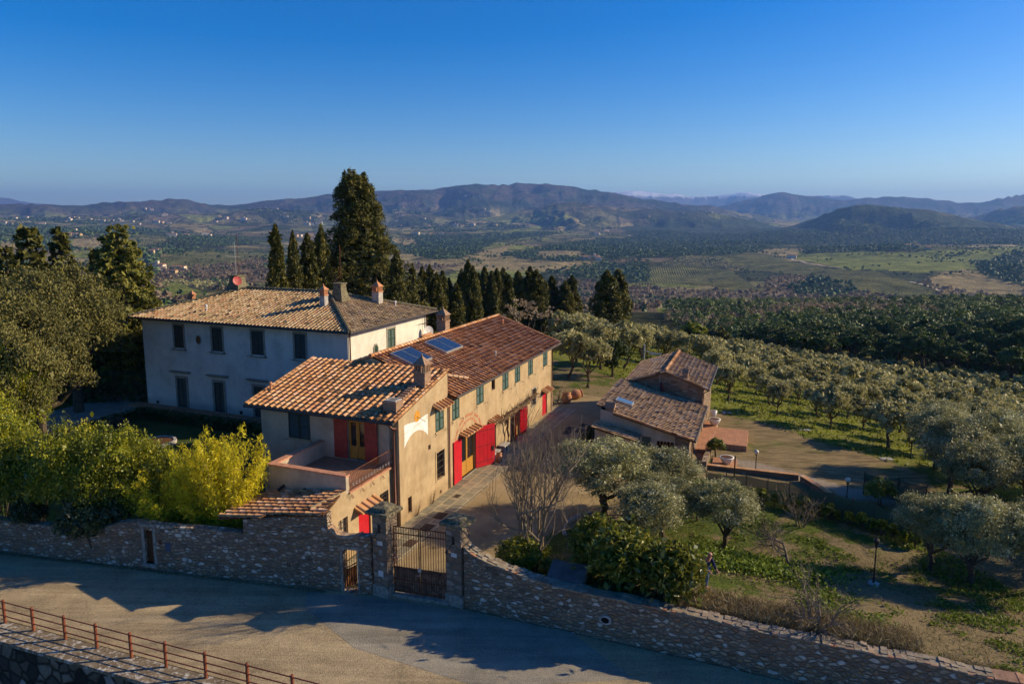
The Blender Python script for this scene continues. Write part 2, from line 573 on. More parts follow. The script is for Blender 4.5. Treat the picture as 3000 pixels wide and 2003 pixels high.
def vnoise(x, y, k=0):
    xi, yi = np.floor(x).astype(int), np.floor(y).astype(int)
    fx, fy = x - xi, y - yi
    fx, fy = fx * fx * (3 - 2 * fx), fy * fy * (3 - 2 * fy)
    g = _LT[k % 6]
    a, b = g[xi % 256, yi % 256], g[(xi + 1) % 256, yi % 256]
    c, d = g[xi % 256, (yi + 1) % 256], g[(xi + 1) % 256, (yi + 1) % 256]
    return (a * (1 - fx) + b * fx) * (1 - fy) + (c * (1 - fx) + d * fx) * fy


def fbm(x, y, s, o=4, k=0):
    t, a, n = 0, 1.0, 0
    for i in range(o):
        t = t + a * (vnoise(x / s * 2 ** i + 17 * i, y / s * 2 ** i + 31 * i, k + i) - 0.5)
        n += a
        a *= 0.5
    return t / n * 2


def sstep(a, b, x):
    t = np.clip((x - a) / (b - a), 0, 1)
    return t * t * (3 - 2 * t)


RAIL0, RAIL1 = np.array([-20.91, 27.0]), np.array([-7.3, 22.1])
_rd = (RAIL1 - RAIL0) / np.linalg.norm(RAIL1 - RAIL0)
_rn = np.array([-_rd[1], _rd[0]])               # towards the road
WL0, WL1 = np.array([-25.5, 33.36]), np.array([-8.29, 29.66])
_wd = (WL1 - WL0) / np.linalg.norm(WL1 - WL0)
_wn = np.array([-_wd[1], _wd[0]])


def edge_s(x, y):                                # distance beyond the edge of the cottage lawn
    return (x - 18.5) * 0.86 + (y - 62.0) * 0.51


def near_g(x, y):
    u = (x - A0[0]) * D1[0] + (y - A0[1]) * D1[1]
    v = (x - A0[0]) * D2[0] + (y - A0[1]) * D2[1]
    s_r = (x - RAIL0[0]) * _rn[0] + (y - RAIL0[1]) * _rn[1]
    s_w = np.where(v > -0.5, (x - WL0[0]) * _wn[0] + (y - WL0[1]) * _wn[1], u + 5.55)
    hv = sstep(-6.9, -11.5, v) * 1.6
    hv = np.where(v < -6.9, hv, 0)
    gz = hv * np.clip(1 - (u + 5.5) / 9.0, 0, 1) ** 0.8
    gz = gz - 0.25 * sstep(-8.0, -13.0, v) * sstep(0, 14, u)
    s = edge_s(x, y)
    gz = gz - 0.5 * sstep(-14, 0, s)
    fall = 0.185 * (np.sqrt(np.maximum(s, 0) ** 2 + 9) - 3) * np.where(s > 0, 1, 0)
    fall2 = 0.16 * np.maximum(y - 92 + 0.25 * np.minimum(x, 0), 0) * sstep(10, -10, x)
    gz = gz - np.maximum(fall, fall2)
    gz = gz + 0.10 * fbm(x, y, 6.0, 3) * sstep(-7, -10, v)
    inside = s_w > 0.2
    out = np.where(inside, gz - 0.03, -0.06)
    out = np.where(s_r < -0.15, np.maximum(-3.3, -0.06 + (s_r + 0.15) * 9.0), out)
    return out


TX = np.array([-2500, -900, -200, 500, 1000, 1500, 2000, 2500, 3000, 3900, 5500], float)
TR = np.array([200, 450, 900, 1500, 2300, 3500, 5000, 6500, 9000, 14000, 40000], float)
TY = np.array([
    [985, 990, 990, 985, 985, 1010, 1050, 1055, 1050, 1050, 1050],
    [900, 900, 900, 900, 905, 915, 922, 922, 922, 922, 922],
    [845, 845, 845, 845, 850, 865, 882, 885, 880, 880, 880],
    [775, 775, 775, 780, 790, 810, 835, 830, 835, 835, 835],
    [725, 725, 725, 725, 735, 745, 752, 748, 745, 745, 745],
    [685, 685, 685, 685, 690, 690, 695, 700, 700, 700, 700],
    [657, 657, 657, 655, 662, 660, 665, 672, 675, 675, 675],
    [648, 648, 648, 646, 650, 650, 654, 660, 662, 662, 662],
    [644] * 11, [644] * 11, [644] * 11], float)
RIDGES = [
    (7500, 0.20, [(-2500, 590), (-300, 600), (0, 592), (64, 596), (243, 600), (320, 589), (435, 588), (480, 582), (537, 579), (580, 590), (626, 600), (715, 599), (792, 584), (894, 577), (945, 569), (1099, 560), (1214, 553), (1278, 555), (1329, 544), (1386, 534), (1425, 538), (1469, 542), (1533, 531), (1585, 538), (1648, 539), (1712, 552), (1789, 562), (1827, 567), (1917, 585), (1993, 594), (2095, 602), (2172, 620), (2300, 645), (2500, 680), (5500, 680)]),
    (10500, 0.2, [(-2500, 690), (1850, 690), (1950, 640), (2050, 612), (2121, 600), (2198, 581), (2262, 563), (2300, 560), (2364, 572), (2453, 584), (2555, 577), (2632, 574), (2709, 579), (2785, 590), (2862, 594), (2900, 585), (2962, 572), (3000, 566), (3200, 550), (3900, 560), (5500, 580)]),
    (4600, 0.16, [(-2500, 700), (2200, 690), (2350, 652), (2415, 626), (2466, 603), (2517, 593), (2568, 598), (2632, 607), (2721, 613), (2785, 626), (2850, 640), (2960, 660), (3100, 690), (5500, 690)]),
    (6600, 0.2, [(-2500, 700), (2700, 690), (2780, 655), (2862, 628), (2930, 610), (3000, 598), (3200, 580), (3900, 580), (5500, 590)]),
    (5600, 0.16, [(-2500, 640), (0, 642), (300, 632), (420, 628), (600, 624), (760, 612), (900, 620), (1100, 622), (1250, 628), (1400, 640), (1520, 622), (1600, 598), (1650, 588), (1720, 596), (1800, 606), (1950, 612), (2050, 616), (2150, 628), (2250, 655), (2400, 690), (5500, 690)]),
    (16000, 0.12, [(-2500, 600), (-300, 560), (0, 574), (77, 590), (166, 600), (250, 608), (400, 644), (1600, 640), (1700, 590), (1780, 565), (1814, 558), (1872, 557), (1917, 566), (1960, 564), (1993, 572), (2057, 576), (2108, 571), (2172, 563), (2198, 560), (2236, 570), (2300, 576), (2377, 570), (2428, 573), (2453, 566), (2480, 574), (2540, 590), (2700, 612), (2900, 644), (5500, 644)]),
]


def tan_el(xp, yp):                              # height over distance for a pixel
    a, b = (xp - PX) / F_, -(yp - PY) / F_
    return (b * _c - _s) / np.sqrt(a * a + (_c + b * _s) ** 2)


def far_h(x, y):
    r = np.hypot(x, y)
    az = np.arctan2(x, y)
    xp = PX + np.tan(np.clip(az, -1.1, 1.1)) * 2093.0
    lr = np.log(np.maximum(r, 60))
    fi = np.clip(np.interp(lr, np.log(TR), np.arange(len(TR))), 0, len(TR) - 1.001)
    i = fi.astype(int)
    fr = fi - i
    xi = np.clip(np.interp(xp, TX, np.arange(len(TX))), 0, len(TX) - 1.001)
    j = xi.astype(int)
    fx = xi - j
    yy = (TY[i, j] * (1 - fx) + TY[i, j + 1] * fx) * (1 - fr) + (TY[i + 1, j] * (1 - fx) + TY[i + 1, j + 1] * fx) * fr
    z = CAM_H + r * tan_el(xp, yy)
    z = z + (fbm(x, y, 420.0, 4) * 26 + fbm(x, y, 850.0, 2, 3) * 28) * sstep(350, 1600, r) * (1 - sstep(14000, 20000, r))
    for k, (Rr, sl_, pts) in enumerate(RIDGES):
        p = np.array(pts, float)
        cy_ = sum(np.interp(xp + q, p[:, 0], p[:, 1]) for q in (-36, -24, -12, 0, 12, 24, 36)) / 7
        wob = Rr * (1 + 0.05 * fbm(x * 0 + xp, xp * 0 + 3.0 * k, 260.0, 3, k))
        crest = CAM_H + wob * tan_el(xp, cy_)
        d = np.abs(r - wob)
        g = fbm(x, y, Rr * 0.085, 5, k)
        g2_ = fbm(x, y, Rr * 0.03, 4, k + 1)
        crest = crest + Rr * 0.0011 * fbm(x, y, Rr * 0.012, 3, k + 2)
        zr = crest - sl_ * d * (1 + 0.9 * g) - np.abs(g) * np.minimum(d, Rr * 0.12) * 0.22 - np.abs(g2_) * np.minimum(d, Rr * 0.05) * 0.22
        z = np.maximum(z, zr)
    return z


def ground_z(x, y):
    x, y = np.asarray(x, float), np.asarray(y, float)
    r = np.hypot(x, y)
    t = sstep(135, 230, r)
    return near_g(x, y) * (1 - t) + far_h(x, y) * t


def gz(x, y):
    return float(ground_z(np.array([x]), np.array([y]))[0])


def topx(x, y, z):
    dz = z - CAM_H
    f = y * _c - dz * _s
    f = np.where(f < 0.1, 0.1, f)
    return PX + F_ * x / f, PY - F_ * (y * _s + dz * _c) / f


def inpoly(px_, py_, poly):
    c = np.zeros(px_.shape, bool)
    n = len(poly)
    for i in range(n):
        x0, y0 = poly[i]
        x1, y1 = poly[(i + 1) % n]
        k = ((y0 > py_) != (y1 > py_)) & (px_ < (x1 - x0) * (py_ - y0) / ((y1 - y0) + 1e-9) + x0)
        c ^= k
    return c


def Zr(*p):                                      # corner list read off an enlarged part of the photograph
    return [(1700 + a / 1.807, 500 + b / 1.807) for a, b in p]


def Zl(*p):
    return [(700 + a / 1.9575, 480 + b / 1.9575) for a, b in p]


def Zq(*p):
    return [(a / 1.9575, 500 + b / 1.9575) for a, b in p]


VINE, TAN, GRN, WOODC, SCRUB, OLV = (0.16, 0.165, 0.065), (0.32, 0.255, 0.12), (0.21, 0.235, 0.055), (0.05, 0.068, 0.03), (0.20, 0.155, 0.095), (0.10, 0.105, 0.06)
FIELDS = [
    ('scrub', SCRUB, Zr((0, 500), (280, 470), (260, 620), (960, 640), (1000, 560), (1250, 570), (1500, 640), (1900, 690), (2349, 640), (2349, 730), (600, 760), (270, 800), (0, 780))),
    ('vine', VINE, Zr((370, 505), (545, 505), (640, 545), (720, 615), (560, 605), (400, 600), (285, 612))),
    ('green', GRN, Zr((400, 598), (560, 603), (650, 615), (600, 622), (400, 612))),
    ('vine', VINE, Zr((560, 512), (800, 525), (890, 590), (960, 640), (730, 627), (690, 575))),
    ('vine', VINE, Zr((700, 452), (1020, 445), (1110, 480), (1300, 515), (1270, 558), (1050, 545), (890, 525), (760, 480))),
    ('vine', VINE, Zr((1305, 518), (1560, 530), (1860, 620), (1905, 672), (1750, 690), (1500, 640), (1270, 560))),
    ('olive', OLV, Zr((480, 470), (620, 450), (760, 470), (870, 520), (560, 505), (440, 500))),
    ('green', GRN, Zr((1150, 430), (1700, 430), (2349, 400), (2349, 480), (2100, 520), (1800, 540), (1400, 520), (1150, 470))),
    ('tan', TAN, Zr((1820, 575), (2020, 520), (2349, 610), (2349, 680), (2100, 655), (1900, 620))),
    ('wood', WOODC, Zr((2080, 500), (2349, 420), (2349, 610), (2150, 560))),
    ('wood', WOODC, Zr((1110, 625), (1230, 562), (1400, 605), (1500, 640), (1290, 680), (1150, 660))),
    ('green', GRN, Zr((740, 675), (900, 675), (960, 700), (700, 705))),
    ('green', GRN, Zr((400, 725), (600, 715), (640, 745), (420, 755))),
    ('wood', WOODC, Zr((280, 405), (820, 402), (970, 400), (970, 425), (820, 445), (280, 465))),
    ('wood', WOODC, Zr((1180, 400), (1700, 385), (1830, 410), (1700, 425), (1180, 438))),
    ('wood', WOODC, Zr((200, 300), (420, 260), (1200, 250), (1480, 170), (1780, 205), (2230, 290), (2349, 330), (2349, 395), (1700, 390), (280, 400), (0, 450), (0, 380), (300, 360))),
    ('tan', TAN, Zr((150, 290), (330, 272), (380, 280), (220, 298))),
    ('wood', WOODC, Zl((890, 400), (1250, 415), (1700, 390), (1880, 400), (1500, 440), (1280, 540), (1090, 550), (940, 500), (1060, 445))),
    ('wood', WOODC, Zl((1550, 520), (1800, 470), (2100, 430), (2349, 430), (2349, 540), (1900, 560), (1600, 545))),
    ('tan', TAN, Zl((1720, 500), (1980, 498), (1940, 535), (1710, 540))),
    ('tan', TAN, Zl((1260, 550), (1420, 490), (1720, 425), (1840, 395), (1560, 470), (1480, 550))),
    ('tan', TAN, Zl((880, 420), (1030, 450), (980, 470), (880, 465))),
    ('green', GRN, Zl((1480, 395), (1740, 350), (1740, 375), (1500, 410))),
    ('tan', TAN, Zl((930, 555), (2000, 560), (2100, 590), (1800, 615), (1300, 620), (1130, 600))),
    ('green', GRN, Zl((1150, 640), (1300, 615), (1800, 612), (1560, 660), (1250, 700))),
    ('wood', WOODC, Zl((1780, 625), (2100, 565), (2349, 560), (2349, 680), (2200, 690), (1900, 660))),
    ('scrub', SCRUB, Zl((930, 575), (1280, 580), (1150, 610), (940, 610))),
    ('green', (0.15, 0.15, 0.055), Zq((900, 505), (1100, 460), (1480, 455), (1530, 490), (1300, 545), (960, 570), (890, 545))),
    ('wood', (0.05, 0.06, 0.03), Zq((840, 440), (1000, 380), (1300, 375), (1500, 420), (1100, 450), (900, 460))),
    ('scrub', SCRUB, Zq((890, 570), (1200, 550), (1540, 500), (1540, 640), (1300, 620), (920, 620))),
    ('olive', OLV, Zq((930, 630), (1280, 625), (1400, 660), (1150, 690), (940, 720))),
    ('green', GRN, Zq((920, 640), (1010, 640), (1180, 700), (940, 740))),
    ('tan', TAN, Zq((400, 395), (570, 385), (600, 440), (420, 470))),
    ('green', GRN, Zq((400, 470), (600, 455), (560, 500), (420, 500))),
    ('tan', TAN, Zq((0, 405), (120, 400), (120, 440), (0, 450))),
]
az_in = np.arange(-38, 38.01, 0.1)
az_all = np.radians(np.concatenate([np.arange(-66, -38, 0.7), az_in, np.arange(38.6, 66, 0.7)]))
rr_all = np.concatenate([np.geomspace(118, 300, 46)[:-1], np.geomspace(300, 18500, 330)])
AA, RRR = np.meshgrid(az_all, rr_all)
TXX, TYY = RRR * np.sin(AA), RRR * np.cos(AA)
TZ = ground_z(TXX, TYY)
TZ[0] -= 0.6
pxx, pyy = topx(TXX, TYY, TZ)
colr = np.zeros(TXX.shape + (4,))
wgt = np.zeros(TXX.shape)
kind = np.zeros(TXX.shape, int)
wob1, wob2 = fbm(TXX, TYY, 60, 3) * 5, fbm(TXX, TYY, 60, 3, 3) * 3
for nme, c, poly in FIELDS:
    k = inpoly(pxx + wob1, pyy + wob2, poly) & (RRR > 400) & (RRR < 5600)
    colr[k, :3] = c
    wgt[k] = 1
    kind[k] = {'scrub': 1, 'vine': 2, 'tan': 3, 'green': 4, 'wood': 5, 'olive': 6}[nme]
es = edge_s(TXX, TYY)
k = (RRR < 260) & (es > 0)
colr[k, :3] = (0.10, 0.15, 0.012); wgt[k] = 1
k = (RRR >= 200) & (RRR < 520) & (pxx > 1500)
colr[k, :3] = (0.05, 0.055, 0.02); wgt[k] = 1
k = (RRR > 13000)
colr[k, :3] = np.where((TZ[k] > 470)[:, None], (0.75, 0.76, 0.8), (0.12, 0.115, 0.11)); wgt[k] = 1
colr[..., 3] = wgt


def m_terrain():
    m, nt, b = newmat('terrain_fields', 0.95, 0.05)
    g = nd(nt, 'ShaderNodeNewGeometry')
    pos = g.outputs['Position']
    wv = nd(nt, 'ShaderNodeTexNoise', {'Vector': pos, 'Scale': 0.006, 'Detail': 5.0})
    wp = nd(nt, 'ShaderNodeMixRGB', {0: 1.0, 1: pos, 2: nd(nt, 'ShaderNodeVectorMath', {0: wv.outputs[1], 1: (160, 160, 0)}, operation='MULTIPLY').outputs[0]}, blend_type='ADD').outputs[0]
    mp = nd(nt, 'ShaderNodeMapping', {'Vector': wp, 'Scale': (1, 1, 0.0), 'Rotation': (0, 0, 0.5)})
    vo = nd(nt, 'ShaderNodeTexVoronoi', {'Vector': mp.outputs[0], 'Scale': 0.0045})
    se = nd(nt, 'ShaderNodeSeparateColor', {0: vo.outputs['Color']})
    mosaic = ramp(nt, se.outputs[0], [(0.0, (0.065, 0.08, 0.036)), (0.16, (0.13, 0.125, 0.055)), (0.32, (0.20, 0.16, 0.095)), (0.48, (0.19, 0.185, 0.08)), (0.62, (0.31, 0.255, 0.12)), (0.8, (0.22, 0.235, 0.065)), (0.94, (0.12, 0.13, 0.055))], 'CONSTANT')
    ve = nd(nt, 'ShaderNodeTexVoronoi', {'Vector': mp.outputs[0], 'Scale': 0.0045}, feature='DISTANCE_TO_EDGE')
    mpr = nd(nt, 'ShaderNodeMapping', {'Vector': pos, 'Rotation': (0, 0, 0.9)})
    wvr = nd(nt, 'ShaderNodeTexWave', {'Vector': mpr.outputs[0], 'Scale': 0.05, 'Distortion': 0.0}, wave_type='BANDS', bands_direction='X')
    rowm = ramp(nt, se.outputs[1], [(0.0, (0, 0, 0)), (0.6, (0.8,) * 3)], 'CONSTANT')
    mosaic = mix(nt, rowm, mosaic, mix(nt, 1.0, mosaic, ramp(nt, wvr.outputs[1], [(0.3, (0.5, 0.55, 0.4)), (0.75, (1.15, 1.1, 1.1))]), 'MULTIPLY'))
    mosaic = mix(nt, ramp(nt, ve.outputs['Distance'], [(0.0, (0.9,) * 3), (0.035, (0.75,) * 3), (0.06, (0, 0, 0))]), mosaic, (0.05, 0.06, 0.03))
    # the high hills: woods, olive terraces and bare broadleaf scrub instead of fields
    sp = nd(nt, 'ShaderNodeSeparateXYZ', {0: pos})
    hill = nd(nt, 'ShaderNodeMapRange', {0: sp.outputs[2], 1: 0.0, 2: 140.0})
    wn2 = noise(nt, pos, 0.0022, 7, 0.62)
    hills = ramp(nt, wn2, [(0.36, (0.028, 0.045, 0.03)), (0.46, (0.055, 0.066, 0.042)), (0.52, (0.10, 0.075, 0.066)), (0.60, (0.06, 0.062, 0.05)), (0.70, (0.10, 0.09, 0.062))])
    c = mix(nt, hill.outputs[0], mosaic, hills)
    at = nd(nt, 'ShaderNodeAttribute', attribute_name='Col')
    c = mix(nt, at.outputs['Alpha'], c, at.outputs['Color'])
    # rows of the vineyards
    vn = nd(nt, 'ShaderNodeAttribute', attribute_name='vine')
    mpv = nd(nt, 'ShaderNodeMapping', {'Vector': pos, 'Rotation': (0, 0, 0.15)})
    wvx = nd(nt, 'ShaderNodeTexWave', {'Vector': mpv.outputs[0], 'Scale': 0.055, 'Distortion': 0.0}, wave_type='BANDS', bands_direction='X')
    rows = ramp(nt, wvx.outputs[1], [(0.3, (0.42, 0.5, 0.35)), (0.75, (1.25, 1.15, 1.15))])
    c = mix(nt, vn.outputs['Fac'], c, mix(nt, 1.0, c, rows, 'MULTIPLY'))
    n1 = noise(nt, pos, 0.02, 9, 0.68)
    c = mix(nt, 0.75, c, ramp(nt, n1, [(0.32, (0.25, 0.28, 0.27)), (0.5, (1, 1, 1)), (0.66, (1.8, 1.65, 1.55))]), 'MULTIPLY')
    nt.links.new(c, b.inputs['Base Color'])
    n3 = noise(nt, pos, 0.03, 8, 0.7)
    bump(nt, b, n3, 1.0, 30.0)
    return m


nA, nR = len(az_all), len(rr_all)
idx = np.arange(nA * nR).reshape(nR, nA)
Q = np.stack([idx[:-1, :-1], idx[:-1, 1:], idx[1:, 1:], idx[1:, :-1]], -1).reshape(-1, 4)[:, ::-1]
V = np.stack([TXX, TYY, TZ], -1).reshape(-1, 3)
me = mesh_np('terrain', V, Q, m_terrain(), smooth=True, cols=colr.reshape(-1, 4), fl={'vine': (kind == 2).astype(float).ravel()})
tag(link('terrain', me), kind='structure')

# near ground, one fine sheet
gx, gy = np.arange(-100, 100.1, 0.5), np.arange(-20, 140.1, 0.5)
GX, GY = np.meshgrid(gx, gy)
GZ = ground_z(GX, GY)
gu = (GX - A0[0]) * D1[0] + (GY - A0[1]) * D1[1]
gv = (GX - A0[0]) * D2[0] + (GY - A0[1]) * D2[1]
gs = edge_s(GX, GY)
green = 0.42 + 0.25 * fbm(GX, GY, 9, 3) + 0 * GX
green = np.where((gv < -8) & (gu < 14), 0.57 - 0.014 * (-8 - gv) + 0.012 * gu, green)
green = np.where(gs > 0.3, 0.95, green)
green = np.where((gv > 9) & (gu < 13), 0.75, green)
green = np.where(gs > 90, 0.5, green)
LAWN = [(16.5, 63), (18.2, 61.3), (21.5, 59), (24.2, 53.7), (26.6, 49.6), (28.5, 46), (26, 41.5), (22.5, 42.6), (20.2, 45.2), (17.4, 48.4), (14, 50), (14.5, 60)]
lawn = inpoly(GX + fbm(GX, GY, 3, 2) * .8, GY, LAWN).astype(float)
GPATH = [(14.4, 49.6), (17.6, 47.9), (19.9, 45.4), (22.3, 43.2), (24.2, 42.0), (23.2, 40.6), (20.6, 41.6), (19.2, 44.2), (16.2, 46.0)]
lawn = np.where(inpoly(GX, GY, GPATH), -1.0, lawn)
bright = sstep(0.2, 1.5, gs) * (1 - sstep(95, 130, gs))


def m_near():
    m, nt, b = newmat('garden_ground', 0.95, 0.08)
    v = nd(nt, 'ShaderNodeNewGeometry').outputs['Position']
    n1 = noise(nt, v, 0.55, 9, 0.7)
    n2 = noise(nt, v, 7.0, 6, 0.7)
    ga = nd(nt, 'ShaderNodeAttribute', attribute_name='green')
    ba = nd(nt, 'ShaderNodeAttribute', attribute_name='bright')
    earth = ramp(nt, n2, [(0.25, (0.075, 0.055, 0.03)), (0.5, (0.20, 0.15, 0.075)), (0.8, (0.28, 0.21, 0.11))])
    grass = ramp(nt, n2, [(0.25, (0.022, 0.035, 0.008)), (0.5, (0.075, 0.10, 0.016)), (0.8, (0.14, 0.16, 0.03))])
    gr2 = ramp(nt, n2, [(0.25, (0.08, 0.10, 0.010)), (0.5, (0.15, 0.17, 0.014)), (0.8, (0.23, 0.23, 0.03))])
    gr2 = mix(nt, ramp(nt, n1, [(0.42, (0, 0, 0)), (0.62, (0.75,) * 3)]), gr2, (0.13, 0.115, 0.04))
    grass = mix(nt, ba.outputs['Fac'], grass, gr2)
    s = nd(nt, 'ShaderNodeMath', {0: n1, 1: ga.outputs['Fac']}, operation='ADD').outputs[0]
    f = ramp(nt, s, [(0.0, (0, 0, 0)), (0.92, (0, 0, 0)), (1.0, (1, 1, 1))])
    c = mix(nt, f, earth, grass)
    la = nd(nt, 'ShaderNodeAttribute', attribute_name='lawn')
    fur = noise(nt, nd(nt, 'ShaderNodeMapping', {'Vector': v, 'Rotation': (0, 0, 0.5), 'Scale': (0.35, 2.2, 1)}).outputs[0], 1.6, 7, 0.7)
    n4 = noise(nt, v, 0.22, 6, 0.6)
    lc = ramp(nt, n4, [(0.30, (0.13, 0.14, 0.04)), (0.42, (0.22, 0.165, 0.08)), (0.7, (0.25, 0.18, 0.095))])
    lc = mix(nt, 0.8, lc, ramp(nt, fur, [(0.36, (0.3, 0.3, 0.28)), (0.6, (1.3, 1.28, 1.22))]), 'MULTIPLY')
    c = mix(nt, la.outputs['Fac'], c, lc)
    neg = nd(nt, 'ShaderNodeMath', {0: la.outputs['Fac'], 1: -1.0}, operation='MULTIPLY', use_clamp=True).outputs[0]
    c = mix(nt, neg, c, ramp(nt, noise(nt, v, 14.0, 4, 0.7), [(0.3, (0.17, 0.135, 0.10)), (0.7, (0.36, 0.29, 0.21))]))
    nt.links.new(c, b.inputs['Base Color'])
    bump(nt, b, n2, 0.6, 0.08)
    return m


nx_, ny_ = len(gx), len(gy)
idx = np.arange(nx_ * ny_).reshape(ny_, nx_)
Q = np.stack([idx[:-1, :-1], idx[:-1, 1:], idx[1:, 1:], idx[1:, :-1]], -1).reshape(-1, 4)
qc = np.hypot(GX, GY)[:-1, :-1].ravel() < 136
me = mesh_np('ground', np.stack([GX, GY, GZ], -1).reshape(-1, 3), Q[qc], m_near(), smooth=True, fl={'green': green.ravel(), 'bright': bright.ravel(), 'lawn': lawn.ravel()})
tag(link('ground', me), kind='structure')


def sheet(name, pts, z, m, thick=0.0):
    b = MB()
    if thick: b.prism([(p[0], p[1], z - thick) for p in pts], (0, 0, thick))
    else: b.face([(p[0], p[1], z) for p in pts])
    o = obj(name, b, m)
    return tag(o, kind='structure')


def ccw(p):
    a = sum(p[i][0] * p[(i + 1) % len(p)][1] - p[(i + 1) % len(p)][0] * p[i][1] for i in range(len(p)))
    return p if a > 0 else p[::-1]


wp_ = lambda u, v: W(u, v)[:2]
# road between the boundary wall and the railing
wl = lambda t: WL1 + _wd * t
rl = lambda t: RAIL0 + _rd * t
sheet('road', ccw([wl(-60), wl(0.4), wp_(-6.35, -3.4), wp_(-6.1, -6.6), wp_(-6.0, -40), rl(52) + _rn * 0.2, rl(-40) + _rn * 0.2]), -0.012, ROADM)
sheet('concrete_apron', ccw([wl(-0.9) - _wn * 0.3, wp_(-6.62, -3.4), wp_(-6.25, -6.9), wp_(-6.05, -11.5), wp_(-8.0, -14.5), wp_(-10.5, -9.5), wp_(-10.2, -4.0), wp_(-8.6, -0.4)]), -0.006, APRON)
sheet('courtyard', ccw([wp_(-6.0, 0.3), wp_(-5.6, -6.4), wp_(-2.5, -7.3), wp_(4, -10.2), wp_(9, -12.5), wp_(17, -13.5), wp_(30, -9), wp_(32, 0.5), wp_(26, 0.3)]), 0.004, GRAVEL)
# flagstones along the facade, drawn in farm axes so the joints follow the wall
b = MB()
b.box(-6.0, 26.5, -2.0, 0.35, -0.06, 0.018)
pv = tag(obj('stone_pavement', b, FLAG), kind='structure')
pv.location, pv.rotation_euler = A0, (0, 0, ROTF)
for i, (u, v, sx_, sy_) in enumerate([(0.35, -1.4, 0.9, 0.6), (2.0, -1.35, 0.9, 0.6), (-1.6, -1.5, 0.8, 0.55), (4.9, -0.95, 0.5, 0.35), (12.4, -2.9, 0.9, 0.5), (13.6, -3.4, 0.9, 0.5), (10.4, -2.4, 0.8, 0.5), (19.6, -3.2, 1.0, 0.6), (20.7, -3.1, 1.0, 0.6), (20.4, -4.0, 1.0, 0.6), (22.0, -3.8, 0.9, 0.6), (16.4, -5.6, 0.9, 0.6), (-1.9, -3.2, 0.0, 0.0)]):
    if sx_ == 0: continue
    b = MB()
    b.box(-sx_ / 2, sx_ / 2, -sy_ / 2, sy_ / 2, -0.03, 0.006)
    for k in range(4):
        b.box(-sx_ / 2 + 0.05, sx_ / 2 - 0.05, -sy_ / 2 + 0.06 + k * sy_ * 0.23, -sy_ / 2 + 0.1 + k * sy_ * 0.23, 0.006, 0.014)
    o = obj('drain_cover', b, DRAIN)
    o.location, o.rotation_euler = W(u, v, 0.016 if v > -2 else 0.008), (0, 0, ROTF)
    tag(o, 'brown iron drain cover set in the ' + ('flagstones along the sunlit farmhouse wall' if v > -2 else 'gravel of the courtyard'), 'drain cover', 'drain covers in the courtyard')
# villa garden: gravel walk, red kerb strip by the wall, lawn
sheet('garden_path', ccw([wp_(13.6, 11), wp_(13.6, 36.5), wp_(16, 40), wp_(8.0, 40), wp_(2.0, 33), wp_(4.5, 31.5), wp_(10.8, 33.3), wp_(10.9, 11)]), 0.0, PATHM)
b = MB(); b.box(12.5, 13.72, 9.3, 35.6, -0.05, 0.10)
o = tag(obj('terracotta_walk', b, QUARRY), kind='structure'); o.location, o.rotation_euler = A0, (0, 0, ROTF)
sheet('garden_lawn', ccw([wp_(10.6, 11.2), wp_(10.6, 31.5), wp_(4.3, 30.2), wp_(-4, 27), wp_(-7.0, 12), wp_(0, 9.4)]), -0.008, GRASSM)
# ------------------------------------------------------------------ building helpers
class House:
    def __init__(s, name, label, cat, u0=0.0, v0=0.0, base=None, rot=None):
        s.o = np.array([u0, v0, 0.0])
        loc = W(u0, v0) if base is None else base
        s.root = thing(name, label, cat, loc, ROTF if rot is None else rot)

    def add(s, name, mb, m, parent=None, smooth=False):
        return obj(name, mb.off(s.o), m, parent or s.root, smooth)


def wall_holes(mb, O, a, n, a0, a1, z0, z1, holes, depth=0.22, top=None):
    """Wall face with reveals.  holes: (a0,a1,z0,z1).  top(a) gives a sloping upper edge."""
    O, a, n = np.array(O, float), np.array(a, float), np.array(n, float)
    P = lambda p, z, q=0.0: tuple(O + a * p + n * q + np.array([0, 0, z]))
    xs = sorted({a0, a1} | {h[0] for h in holes} | {h[1] for h in holes})
    zs = sorted({z0, z1} | {h[2] for h in holes} | {h[3] for h in holes})
    for i in range(len(xs) - 1):
        for k in range(len(zs) - 1):
            cx, cz = (xs[i] + xs[i + 1]) / 2, (zs[k] + zs[k + 1]) / 2
            if any(h[0] < cx < h[1] and h[2] < cz < h[3] for h in holes): continue
            mb.face([P(xs[i], zs[k]), P(xs[i + 1], zs[k]), P(xs[i + 1], zs[k + 1]), P(xs[i], zs[k + 1])])
    if top:
        mb.face([P(a0, z1), P(a1, z1)] + [P(p, z) for p, z in top])
    for (p0, p1, q0, q1) in holes:
        for (A, B) in (((p0, q0), (p1, q0)), ((p1, q0), (p1, q1)), ((p1, q1), (p0, q1)), ((p0, q1), (p0, q0))):
            mb.face([P(*A), P(*B), P(B[0], B[1], -depth), P(A[0], A[1], -depth)])


